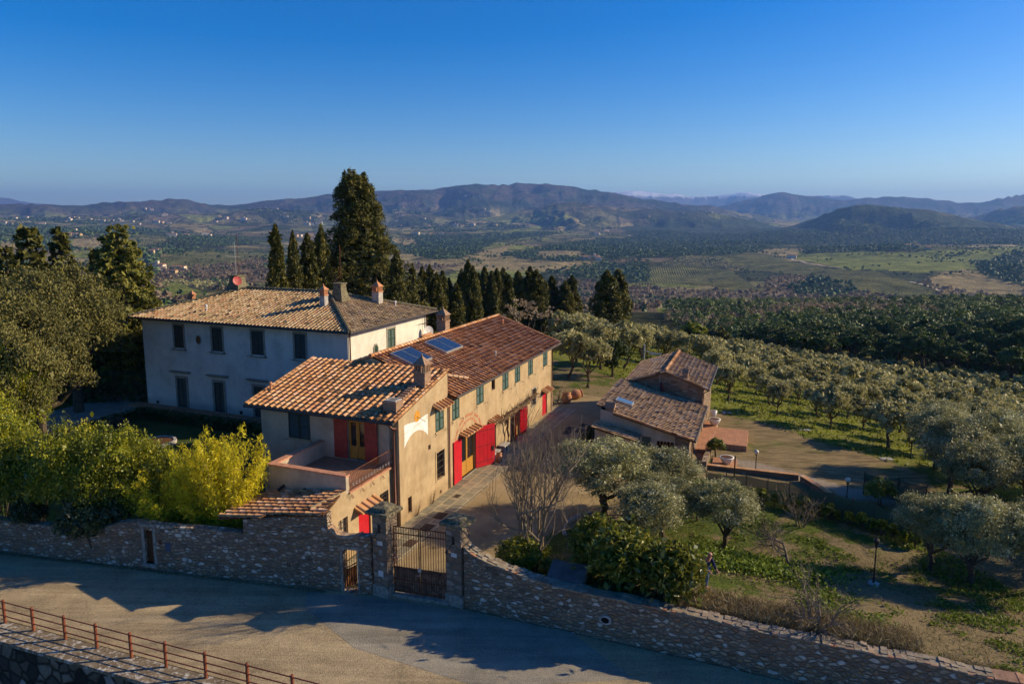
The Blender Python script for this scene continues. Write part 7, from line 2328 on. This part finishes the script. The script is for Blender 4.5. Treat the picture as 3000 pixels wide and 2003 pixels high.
# ---- bare trees
def branch(b, g, p, d, ln, r, lev, up=.12, n=2, tw=None):
    d = np.array(d, float); d /= np.linalg.norm(d)
    P_ = [np.array(p, float)]; k = 4
    for i in range(k):
        d = d + g.normal(size=3) * .13 + np.array([0, 0, up * .3]); d /= np.linalg.norm(d)
        P_.append(P_[-1] + d * ln / k)
    b.tube(P_, list(np.linspace(r, r * .55, k + 1)), 5 if r > .02 else 3, caps=False)
    if lev == 0: return
    m = n + (g.random() < .6)
    for j in range(m):
        i = g.integers(2, k + 1)
        q = d + g.normal(size=3) * .62; q[2] += up
        branch(b, g, P_[i], q, ln * (.55 + .25 * g.random()), r * .5, lev - 1, up, n)


def bare_parts(seed, stems, ln, r, lev, spread, m, up=.15, n=2, lean=(0, 0)):
    g = np.random.default_rng(seed)
    b = MB()
    for k in range(stems):
        a = 6.283 * (k + .4 * g.random()) / stems
        branch(b, g, (.15 * math.cos(a) * (stems > 1), .15 * math.sin(a) * (stems > 1), -.15), (math.cos(a) * spread + lean[0], math.sin(a) * spread + lean[1], 1), ln * (.75 + .4 * g.random()), r * (.7 + .5 * g.random()), lev, up, n)
    me = bpy.data.meshes.new('branches'); me.from_pydata(b.v, [], b.f); me.materials.append(m)
    return [('branches', me)]


P = W(-3.0, -8.6); P[2] = gz(P[0], P[1])
tree('bare_tree', 'leafless many-stemmed tree behind the wall right of the gate', 'tree', P, 0, (.95, .95, 1.3), None, bare_parts(151, 7, 2.9, .11, 4, .26, PALEBARK, .36, 3))
P = W(-3.6, -8.5); P[2] = gz(P[0], P[1])
tree('evergreen_shrub', 'dark green shrub around the foot of the leafless tree', 'shrub', P, 0, (.95, .95, .62), None, bush_parts(152, 1.6, 3.2, 60, 85, .15, .075, L_LAU))
P = W(-2.7, -10.4); P[2] = gz(P[0], P[1])
tree('bare_sapling', 'thin leafless sapling between the shrub and the loquat', 'tree', P, 0, 1, None, bare_parts(153, 2, 1.7, .03, 2, .18, PALEBARK, .5, 2))
P = np.array([13.1, 31.2, 0]); P[2] = gz(13.1, 31.2)
tree('bare_tree', 'small leafless fruit tree on the garden grass near the net fence', 'tree', P, 0, 1, None, bare_parts(154, 1, 1.35, .12, 4, .05, PALEBARK, .05, 4))
for i, (x, y, s_, lab) in enumerate([(13.6, 38.6, .8, 'leafless shrub before the left end of the green fence'), (15.9, 36.9, .9, 'leafless shrub before the middle of the green fence'), (10.3, 37.6, .8, 'leafless shrub in front of the cottage steps')]):
    tree('bare_shrub', lab, 'shrub', (x, y, gz(x, y)), i * 2, s_, 'leafless shrubs near the green fence', bare_parts(156 + i, 6, 1.3, .045, 3, .45, PALEBARK, .15, 3))
P = W(-4.6, -20.6); P[2] = gz(P[0], P[1])
tree('pruned_vine', 'tangle of pruned leafless vine canes behind the retaining wall', 'vine', P, 0, 1, None, bare_parts(161, 10, 1.1, .05, 3, .8, PALEBARK, .0, 3))
P = at_r(1545, 925, 68); P[2] = gz(P[0], P[1])
tree('russet_tree', 'leafless tree with russet seed clusters peeping over the farmhouse roof', 'tree', P, 0, (1.5, 1.5, 1.5), None, bare_parts(162, 4, 2.6, .08, 3, .45, PALEBARK, .2, 2) + [('seed_clusters', crown_mesh('seed_clusters', np.random.default_rng(8), shell(np.random.default_rng(9), 30, -.1) * np.array([2.0, 2.0, 1.6]) + np.array([0, 0, 4.2]), np.full((30, 3), .35), 14, .2, .12, L_BARE))])
P = onz(1625, 1185); P[2] = gz(P[0], P[1])
tree('bare_shrub', 'arching leafless shrub at the far corner of the farmhouse', 'shrub', P, 0, 1.3, None, bare_parts(163, 8, 1.7, .03, 2, .7, PALEBARK, -.05, 2))
P = onz(347, 1240, 0)
tree('bare_sapling', 'tiny leafless tree inside the villa hedge', 'tree', P, 0, .9, None, bare_parts(164, 1, 1.0, .05, 3, .1, PALEBARK, .15, 3))

# loquat: big leathery leaves in rosettes
def loquat_parts(seed, R, hgt, K, per):
    g = np.random.default_rng(seed)
    p = shell(g, K, -.25)
    C = p * np.array([R * .95, R * .95, hgt * .46]) * (.55 + .5 * g.random((K, 1))) + np.array([0, 0, hgt * .5])
    d = g.normal(size=(K, per, 3)) * .8 + p[:, None] * .9 + np.array([0, 0, .25])
    d /= np.linalg.norm(d, axis=2)[..., None]
    pts = (C[:, None] + d * .15).reshape(-1, 3); d = d.reshape(-1, 3)
    s = np.cross(d, g.normal(size=d.shape)); s /= np.linalg.norm(s, axis=1)[:, None]
    L_ = .13 * (.7 + .6 * g.random(len(d)))[:, None]
    V = np.stack([pts - d * L_, pts + s * L_ * .34, pts + d * L_ - np.array([0, 0, .02]), pts - s * L_ * .34], 1).reshape(-1, 3)
    Q = np.arange(len(V)).reshape(-1, 4)
    T = np.clip(.45 + .25 * g.normal(size=len(Q)), 0, 1)
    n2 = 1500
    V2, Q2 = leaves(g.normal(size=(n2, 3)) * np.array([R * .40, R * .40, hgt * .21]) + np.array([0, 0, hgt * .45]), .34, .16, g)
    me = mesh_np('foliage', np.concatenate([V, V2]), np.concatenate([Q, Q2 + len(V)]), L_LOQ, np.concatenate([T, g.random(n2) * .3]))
    b = MB()
    for k in range(10):
        c_ = C[k * 5]; b.tube([(g.normal() * .15, g.normal() * .15, -.2), (c_[0] * .5, c_[1] * .5, c_[2] * .55), tuple(c_)], [.06, .04, .015], 5)
    bm = bpy.data.meshes.new('stems'); bm.from_pydata(b.v, [], b.f); bm.materials.append(BARK)
    return [('foliage', me), ('stems', bm)]


LOQ = loquat_parts(171, 1.35, 2.5, 420, 16)
P = W(-4.1, -13.2); P[2] = gz(P[0], P[1])
tree('loquat_bush', 'broad leafy loquat bush leaning on the retaining wall, left of the person', 'shrub', P, 0, (1.15, 1.15, 1.0), None, LOQ)
P = W(-4.5, -15.2); P[2] = gz(P[0], P[1])
tree('loquat_bush', 'right-hand loquat bush touching the person, overhanging the wall', 'shrub', P, 2.0, (.95, .95, .92), None, LOQ)
P = W(-3.2, -11.8); P[2] = gz(P[0], P[1])
tree('loquat_bush', 'taller back loquat bush with upright leaf whorls below the courtyard olive', 'shrub', P, 4.0, (.85, .85, 1.0), None, LOQ)
# yellow-green conifer shrubs by the terraces
YSH = bush_parts(181, 1.0, 1.6, 40, 60, .16, .05, L_LOQ, stems=3, cr=(.22, .1))
for (P, s_, lab) in ((CW(4.4, -1.45, -.35), .75, 'golden-green conifer shrub beside the cottage walkway'), (np.array([22.0, 40.2, gz(22.0, 40.2)]), 1.0, 'feathery yellow-green shrub by the gravel path end')):
    tree('golden_shrub', lab, 'shrub', P, 0, (s_, s_, s_), None, YSH)
SEED = bush_parts(182, .35, .95, 12, 34, .15, .07, L_LAU, stems=2, cr=(.35, .15))
k = 0
for (A_, B_) in zip(fp[:-1], fp[1:]):
    for f in (.15, .42, .7, .95):
        x, y = A_[0] + (B_[0] - A_[0]) * f - .25, A_[1] + (B_[1] - A_[1]) * f - .55
        s_ = random.uniform(.55, .95)
        tree('laurel_seedling', 'young laurel seedling planted along the foot of the green net fence', 'shrub', (x, y, gz(x, y)), k, (s_, s_, s_), 'laurel seedlings along the net fence', SEED)
        k += 1
# hedge beside the courtyard left of the cottage
x_, y_, _ = CW(1.5, 7.3)
tree('ragged_hedge', 'thin dark ragged hedge between the courtyard and the cottage', 'hedge', (x_, y_, -.1), math.pi / 2 - aC, (.62, .7, 1.6), None, H2)
# ivy ground plants, weeds and dry grass (uncountable)
g = np.random.default_rng(191)
def scatter(name, n, fx, L, Wd, m, hgt, bias, label=None):
    pts = fx(n)
    z = ground_z(pts[:, 0], pts[:, 1])
    P_ = np.stack([pts[:, 0], pts[:, 1], z + g.random(len(pts)) * hgt], 1)
    V, Q = leaves(P_, L, Wd, g, bias)
    me = mesh_np(name, V, Q, m, np.clip(.5 + .28 * g.normal(size=len(Q)), 0, 1))
    tag(link(name, me), label, 'plants', None, 'stuff')
def uvpts(n, u0, u1, v0, v1, sc_=2.2, th=.5):
    u, v = u0 + (u1 - u0) * g.random(n * 3), v0 + (v1 - v0) * g.random(n * 3)
    x = A0[0] + D1[0] * u + D2[0] * v; y = A0[1] + D1[1] * u + D2[1] * v
    k = (vnoise(x / sc_, y / sc_, 2) * .6 + vnoise(x / .7, y / .7, 4) * .4 + g.normal(size=len(x)) * .06) > th
    return np.stack([x, y], 1)[k][:n]
scatter('weeds', 34000, lambda n: uvpts(n, -5.0, 14, -34, -8.5, 2.6, .56), .16, .07, L_WEED, .12, (0, 0, .5), 'green weeds in patches over the garden soil')
def ivyp(n):
    q = g.normal(size=(n, 2)) * np.array([1.7, .8]); a_ = -.3
    return np.stack([11.2 + q[:, 0] * math.cos(a_) - q[:, 1] * math.sin(a_), 31.0 + q[:, 0] * math.sin(a_) + q[:, 1] * math.cos(a_)], 1)
scatter('ivy_ground_cover', 5200, ivyp, .15, .11, L_WEED, .38, (0, 0, .3), 'glossy ivy ground cover under the middle olive')
scatter('meadow_grass', 24000, lambda n: uvpts(n, -5.3, 13.5, -33, -8.6, 1.6, .40), .20, .02, m_leaf('meadow_blade', [(0, (.10, .085, .03)), (.5, (.17, .15, .05)), (1, (.26, .22, .09))], .25), .12, (0, 0, 1.0), 'rough olive-brown grass over the right garden')
scatter('dry_grass', 9000, lambda n: uvpts(n, -5.45, -3.4, -24, -15.6, 3.0, .30), .42, .02, L_DRY, .35, (0, 0, 1.2), 'dry brown grass behind the retaining wall')
scatter('wall_foot_grass', 9000, lambda n: np.stack([(lambda t: WL1[0] + _wd[0] * t - _wn[0] * .12)(tt := -22 * g.random(n)), WL1[1] + _wd[1] * tt - _wn[1] * (.08 + .25 * g.random(n) ** 2)], 1), .12, .03, L_DRY, .06, (0, 0, .8), 'dry grass along the foot of the left wall')
scatter('grove_grass', 42000, lambda n: (lambda q: q[(edge_s(q[:, 0], q[:, 1]) > .3) & (np.hypot(q[:, 0], q[:, 1]) < 130)][:n])(np.stack([10 + 90 * g.random(n * 3), 30 + 95 * g.random(n * 3)], 1)), .5, .10, m_leaf('grove_grass', [(0, (0.072, 0.094, 0.010)), (.5, (0.135, 0.156, 0.014)), (1, (0.198, 0.203, 0.024))], .3), .12, (0, 0, 1), 'bright green grass under the grove olives')

# grapevine on the facade
r = thing('grapevine', 'gnarled leafless grapevine trained along wires on the ochre facade', 'vine', W(14.45, -.2), ROTF)
g2 = np.random.default_rng(201)
b = MB(); b.tube([(0, 0, -.1), (.25, -.05, .35), (.42, -.02, .8), (.15, -.04, 1.3), (.1, -.1, 1.8), (-.1, -.2, 2.35)], [.12, .10, .085, .08, .075, .065], 7)
b.tube([(-.5, .02, 0), (-.35, 0, .6), (-.15, 0, 1.2), (.1, -.05, 1.7)], [.03, .028, .026, .02], 5)
obj('trunk', b, VINEB, r)
b = MB()
for s_, n_ in ((-1, 2.3), (1, 6.0)):
    for k in range(3): b.tube([(s_ * n_ * f, -.28 + .08 * math.sin(f * 9 + k * 2), 2.42 + .12 * math.sin(f * 7 + k) + (.18 * f if s_ > 0 else .1 * f)) for f in np.linspace(0, 1, 14)], list(np.linspace(.065, .028, 14)), 5)
for k in range(170):
    x = -2.4 + 8.2 * g2.random() ** 1.2
    z = 2.42 + .06 * abs(x)
    d = g2.normal(size=3) * np.array([.5, .25, .32]); d[1] = -abs(d[1]) * .6
    p = np.array([x, -.25, z]); b.tube([p, p + d * .5 + (0, 0, .05), p + d], [.024, .017, .008], 4)
obj('canes', b, VINEB, r)
b = MB()
for x in (-2.2, -.4, 1.6, 3.6, 5.6):
    b.tube([(x, .15, 2.55), (x, -.6, 2.5), (x + .9, -.6, 2.5), (x + .9, .15, 2.55)], .018, 4)
obj('wire_brackets', b, IRON, r)
# dead twigs against the sunny wall
for (u_, lab) in ((1.55, 'tuft of dry twigs against the sunlit wall near the meter door'), (3.4, 'second tuft of dry twigs against the sunlit wall')):
    b = MB()
    for k in range(16): b.tube([(g2.normal() * .12, -.05, 0), (g2.normal() * .25, -.08 - .1 * g2.random(), .5 + .35 * g2.random())], [.008, .003], 3)
    o = obj('twig_tuft', b, VINEB); o.location, o.rotation_euler = W(u_, -.08), (0, 0, ROTF); tag(o, lab, 'plant', 'twig tufts by the farmhouse wall')

# ------------------------------------------------------------------ forest on the right
PINE = [oak_parts(211 + k, 3.6, 9.5, 40, 70, .52, .27, L_PIN, 4.0) for k in range(3)]
g = np.random.default_rng(213)
n = 9000
az = np.radians(2 + 42 * g.random(n)); rr_ = np.sqrt(170 ** 2 + (540 ** 2 - 170 ** 2) * g.random(n))
fx, fy = rr_ * np.sin(az), rr_ * np.cos(az)
fz = ground_z(fx, fy)
fpx, fpy = topx(fx, fy, fz)
low = np.interp(fpx, [1500, 1900, 2050, 2330, 2700, 3000, 3500], [930, 950, 1000, 1070, 1110, 1160, 1200]) + 18 * fbm(fx, fy, 40, 2)
k = (fpy < low) & (fpx > 1930 + 60 * vnoise(fx / 30, fy / 30)) & (fbm(fx, fy, 55, 3, 2) < .34)
fx, fy, fz, rr_, fpx = fx[k], fy[k], fz[k], rr_[k], fpx[k]
keep = []
cells = {}
for i in np.argsort(rr_):
    c_ = (int(fx[i] // 5.0), int(fy[i] // 5.0))
    if any((c_[0] + a_, c_[1] + b_) in cells and math.hypot(fx[i] - cells[(c_[0] + a_, c_[1] + b_)][0], fy[i] - cells[(c_[0] + a_, c_[1] + b_)][1]) < 4.6 for a_ in (-1, 0, 1) for b_ in (-1, 0, 1)): continue
    cells[c_] = (fx[i], fy[i]); keep.append(i)
print('forest', len(keep))
NEARP = 150
for q, i in enumerate(keep[:NEARP]):
    s_ = random.uniform(.8, 1.15)
    tree('pine_tree', 'dark green pine on the near edge of the forest below the grove', 'pine tree', (fx[i], fy[i], fz[i] - .3), random.uniform(0, 6.28), (s_, s_, s_ * random.uniform(.7, 1.0)), 'pines on the forest edge', PINE[q % 3])
rest = keep[NEARP:]
BT = [i for q, i in enumerate(rest) if fbm(np.array([fx[i]]), np.array([fy[i]]), 90, 2, 5)[0] + .3 * random.random() > .34]
rest = [i for i in rest if i not in set(BT)]
Cs, Rs, Ts, Os = [], [], [], []
for i in rest:
    h = random.uniform(5.0, 11.0); R = random.uniform(1.9, 4.3); tt_ = random.random()
    for k in range(7):
        a_ = random.uniform(0, 6.28); q = random.random() ** .5 * .72
        Cs.append((fx[i] + R * q * math.cos(a_), fy[i] + R * q * math.sin(a_), fz[i] + h - q * q * R * .8 + random.uniform(-.3, .3))); Rs.append((R * .38, R * .38, R * .30)); Ts.append(tt_); Os.append((fx[i], fy[i], fz[i] + h - R * 1.1))
P_, T_ = clump_pts(g, np.array(Cs), np.array(Rs), 20, .75)
T_ = np.clip(np.repeat(np.array(Ts), 20) * .75 + .1 + .12 * g.normal(size=len(T_)), 0, 1)
V, Q = leaves(P_, .75, .5, g, (0, 0, .3), 1.0, P_ - np.repeat(np.array(Os), 20, 0))
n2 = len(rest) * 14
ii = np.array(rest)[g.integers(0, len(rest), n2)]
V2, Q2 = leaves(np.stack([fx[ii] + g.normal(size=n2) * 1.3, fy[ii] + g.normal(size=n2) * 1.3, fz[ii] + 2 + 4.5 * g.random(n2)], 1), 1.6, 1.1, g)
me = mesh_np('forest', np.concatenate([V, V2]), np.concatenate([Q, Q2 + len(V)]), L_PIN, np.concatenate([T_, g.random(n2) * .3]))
tag(link('forest', me), 'dense dark pine forest filling the valley beyond the olive grove', 'forest', None, 'stuff')
for i, (x_, y_, r_, R, h_, lab, lib) in enumerate([(2030, 935, 190, 1.25, 1.15, 'bright domed evergreen tree at the left end of the pine forest', None), (2108, 950, 185, 1.0, 1.1, 'dark upright evergreen tree beside the bright domed one', None)]):
    X_, Yy, z, h = place_px(x_, y_, r_)
    tree('evergreen_tree', lab, 'tree', (X_, Yy, z - .3), i, (R, R, max(.6, h / 9.5)), None, oak_parts(221 + i, 3.6, 9.5, 50, 60, .6, .32, L_LAU if i == 0 else L_CYP, 1.0))

BTX = np.array([(fx[i], fy[i]) for i in BT]).reshape(-1, 2)

# ------------------------------------------------------------------ woods, hedgerows and houses in the valley
area = (RRR ** 2 * np.gradient(np.log(RRR), axis=0) * np.gradient(AA, axis=1))
def pick(mask, dens, cap):
    p = np.where(mask, area * dens, 0)
    tot = min(cap, int(p.sum()))
    f = p.ravel() / p.sum()
    k = g.choice(len(f), tot, p=f)
    x = TXX.ravel()[k] + g.normal(size=tot) * 6; y = TYY.ravel()[k] + g.normal(size=tot) * 6
    return x, y
inview = (pxx > -250) & (pxx < 3250)
def treesheet(name, x, y, hr, wr, m, label, per=18, L=0.62, slim=False):
    z = ground_z(x, y)
    r = np.hypot(x, y)
    nT = len(x)
    h = hr[0] + (hr[1] - hr[0]) * g.random(nT); w_ = wr[0] + (wr[1] - wr[0]) * g.random(nT)
    q = shell(g, nT * per, -.3).reshape(nT, per, 3) * (.5 + .5 * g.random((nT, per, 1)))
    pts = np.stack([x, y, z + h * .52], 1)[:, None] + q * np.stack([w_, w_, h * .5], 1)[:, None]
    V, Q = leaves(pts.reshape(-1, 3), 1.0, 1.0, g, (0, 0, .5), 1.0, q.reshape(-1, 3) + np.array([0, 0, .3]))
    c = np.repeat(pts.reshape(-1, 3), 4, 0)
    size = np.repeat(np.repeat(w_ * L, per), 4)[:, None]
    V = c + (V - c) * size * (1.5 if not slim else 1.0)
    T = np.clip(np.repeat(g.random(nT), per) * .6 + .2 + .2 * g.normal(size=nT * per), 0, 1)
    me = mesh_np(name, V, Q, m, T)
    tag(link(name, me), label, 'woods', None, 'stuff')
if len(BTX): treesheet('bare_forest_crowns', BTX[:, 0], BTX[:, 1], (6, 9), (1.6, 2.6), L_BARE, 'leafless greyish trees among the pines', 60, .22)
if FAR_GROVE: treesheet('far_grove_crowns', np.array([c[1] for c in FAR_GROVE]), np.array([c[2] for c in FAR_GROVE]), (3.4, 4.4), (1.8, 2.5), L_OLF, 'farthest olive crowns of the sloping grove', 60, .24)
x, y = pick((kind == 5) & inview & (RRR < 4300), .012, 15000)
treesheet('far_woods', x, y, (6, 11), (3.0, 5.0), L_WOOD, 'dark wooded slopes across the valley', 14, .75)
x, y = pick((kind == 1) & inview & (RRR > 520) & (RRR < 2600), .004, 3600)
treesheet('bare_woods', x, y, (4, 9), (2.5, 4.5), L_BARE, 'leafless purplish scrub woods on the valley floor')
x, y = pick((kind == 6) & inview, .010, 1800)
treesheet('far_olive_groves', x, y, (3, 4), (1.8, 2.4), L_OLF, 'far olive groves on the valley slopes', 9, .7)
hedge = (np.abs(fbm(TXX, TYY, 300, 2, 1)) < .035) | (np.abs(fbm(TXX, TYY, 240, 2, 4)) < .02)
x, y = pick(hedge & inview & (kind != 2) & (kind != 5) & (RRR > 430) & (RRR < 4800), .016, 5200)
treesheet('hedgerow_trees', x, y, (4, 9), (2.0, 4.0), L_WOOD, 'hedgerow trees between the far fields')
x, y = pick((fbm(TXX, TYY, 520, 4, 2) > .24) & inview & (kind == 0) & (RRR > 1300) & (RRR < 6500), .008, 12000)
treesheet('valley_trees', x, y, (6, 11), (4.0, 7.0), L_WOOD, 'scattered woods on the far valley side', 11, .85)
x, y = pick(inview & (kind == 0) & (RRR > 420) & (RRR < 1500) & (fbm(TXX, TYY, 160, 3, 3) > .05), .009, 2600)
treesheet('slope_scrub', x, y, (3, 8), (2.0, 4.0), L_BARE, 'leafless scrub on the slope below the houses')

hw_ = m_flat('pale_far_plaster', (0.72, 0.60, 0.44), .9, .1, .08)
ho_ = m_flat('ochre_far_plaster', (0.55, 0.38, 0.20), .9, .1, .08)
hr_ = m_flat('far_roof_tile', (0.30, 0.16, 0.09), .9, .1, .2)
def far_house(w_, d_, h_, m, tower=False):
    b = MB()
    b.box(-w_ / 2, w_ / 2, -d_ / 2, d_ / 2, -4, h_)
    nb = len(b.f)
    b.prism([(-w_ / 2 - .5, -d_ / 2 - .5, h_), (-w_ / 2 - .5, d_ / 2 + .5, h_), (-w_ / 2 - .5, 0, h_ + d_ * .2)], (w_ + 1, 0, 0))
    if tower: b.box(-2.5, 2.5, -2.5, 2.5, h_, h_ + 6)
    k = len(b.f)
    for i in range(int(w_ / 4)):
        for z in (1.2, 4.2):
            if z + 1.6 < h_: b.box(-w_ / 2 + 1.5 + i * 4, -w_ / 2 + 2.6 + i * 4, -d_ / 2 - .05, -d_ / 2 + .1, z, z + 1.5)
    me = bpy.data.meshes.new('far_house'); me.from_pydata(b.v, [], b.f)
    for q in (m, hr_, GLASS): me.materials.append(q)
    for i, p in enumerate(me.polygons): p.material_index = 0 if i < nb or (tower and nb + 5 <= i < k) else (1 if i < k else 2)
    return me
FH = [far_house(14, 9, 6.5, hw_), far_house(20, 10, 7.5, hw_), far_house(11, 9, 6, ho_), far_house(17, 10, 7, ho_), far_house(24, 11, 9, hw_, True)]
def hit(px_, py_):
    d = ray(px_, py_); hd = math.hypot(d[0], d[1])
    rs = np.geomspace(350, 12000, 900)
    X_, Yy, Zz = d[0] / hd * rs, d[1] / hd * rs, CAM_H + d[2] / hd * rs
    k = np.argmax(Zz < ground_z(X_, Yy))
    return (X_[k], Yy[k], rs[k]) if k > 0 else None
HQ = Zq((90, 280), (150, 275), (30, 305), (70, 308), (245, 312), (420, 275), (445, 275), (400, 290), (380, 297), (520, 285), (540, 290), (565, 290), (590, 295), (620, 292), (650, 290), (680, 285), (700, 292), (760, 295), (800, 310), (880, 297), (900, 300), (930, 303), (970, 308), (945, 260), (835, 222), (870, 225), (430, 345), (395, 378), (430, 375), (455, 376), (960, 373), (990, 380), (1070, 378), (1180, 370), (1205, 375), (1215, 302), (1240, 300), (1260, 265), (1300, 280), (1400, 285), (1430, 285), (1590, 222), (1610, 258), (1630, 265), (1640, 272), (1770, 278), (1850, 275), (1760, 312), (1790, 312), (1820, 310), (1840, 308), (1700, 380), (1720, 378), (1780, 375), (1000, 592), (905, 572), (930, 575), (1040, 570), (1015, 572), (870, 475), (900, 470))
HM = Zl((860, 300), (900, 330), (940, 300), (930, 360), (1060, 320), (1090, 357), (1155, 360), (1240, 360), (1280, 362), (1405, 278), (1440, 280), (1390, 360), (1400, 345), (1470, 355), (1300, 190), (1340, 355), (1000, 400), (1020, 405), (1060, 405), (1100, 407), (1160, 405), (1180, 402), (1770, 325), (2050, 410), (2090, 400), (2105, 390), (1990, 550), (2040, 545), (2060, 550), (2195, 262))
HR = Zr((545, 230), (690, 228), (800, 225), (365, 245), (90, 340), (130, 330), (20, 470), (75, 470), (95, 475), (1730, 405), (1780, 408), (1840, 420), (1120, 465), (225, 205))
sets = [(HQ, 'tiny pale house in the scattered villages across the left valley', 'far houses in the left valley'), (HM, 'tiny pale house on the hillside beyond the farmhouse roof', 'far houses on the middle hills'), (HR, 'tiny pale farmhouse on the wooded hills at right', 'far farmhouses on the right hills')]
for pts, lab, grp in sets:
    for i, (px_, py_) in enumerate(pts):
        q = hit(px_, py_)
        if q is None: continue
        s_ = (0.8 + .5 * random.random()) * (1.0 if q[2] < 2600 else 1.25)
        o = link('far_house', FH[[0, 1, 0, 2, 1, 3, 0, 4][i % 8] if q[2] > 1500 else (i % 4)])
        o.location = (q[0], q[1], gz(q[0], q[1]) + .5); o.rotation_euler = (0, 0, random.uniform(-.5, .5)); o.scale = (s_,) * 3
        tag(o, lab, 'house', grp)
q = at_r(1388, 534, 7400)
b = MB(); b.tube([(0, 0, -20), (0, 0, 42)], [2.5, .8], 5)
for z in (20, 30, 38): b.box(-3, 3, -.6, .6, z, z + 1.2)
o = obj('radio_mast', b, GREYMET); o.location = q; tag(o, 'thin radio mast on the highest hill behind the giant cypress', 'mast')
# white farm tracks
def track(name, pts, w_, label):
    b = MB(); last = None
    for (px_, py_) in pts:
        h_ = hit(px_, py_)
        if h_ is None: continue
        p = np.array([h_[0], h_[1], gz(h_[0], h_[1]) + .8])
        if last is not None:
            k = max(2, int(np.linalg.norm(p - last) / 25))
            for i in range(k):
                a_, c_ = last + (p - last) * i / k, last + (p - last) * (i + 1) / k
                for e in (a_, c_): e[2] = gz(e[0], e[1]) + .9
                d = c_ - a_; nn = np.array([-d[1], d[0], 0]); nn /= np.linalg.norm(nn) + 1e-9
                b.face([a_ - nn * w_ / 2, c_ - nn * w_ / 2, c_ + nn * w_ / 2, a_ + nn * w_ / 2])
        last = p
    if b.f: tag(obj(name, b, m_flat('pale_track', (0.50, 0.42, 0.30), .95, .1, .15, .05)), kind='structure')
track('farm_track', Zr((1130, 462), (1118, 472), (1180, 485), (1280, 505), (1380, 517)), 7, '')
track('farm_track', Zr((1745, 590), (1830, 610), (1890, 630), (1912, 650), (1900, 668)), 6, '')
track('farm_track', Zr((1175, 676), (1240, 680), (1300, 685)), 8, '')
# ------------------------------------------------------------------ the air
b = MB()
b.box(-19500, 19500, -6000, 19500, -260, 720)
mh_ = bpy.data.materials.new('air')
mh_.use_nodes = True
nt = mh_.node_tree
nt.nodes.remove(nt.nodes['Principled BSDF'])
pvn = nt.nodes.new('ShaderNodeVolumePrincipled')
pvn.inputs['Color'].default_value = (0.22, 0.45, 1.0, 1)
pvn.inputs['Density'].default_value = 6.8e-5
pvn.inputs['Anisotropy'].default_value = 0.2
nt.links.new(pvn.outputs[0], [k for k in nt.nodes if k.type == 'OUTPUT_MATERIAL'][0].inputs['Volume'])
tag(obj('haze', b, mh_), kind='stuff')
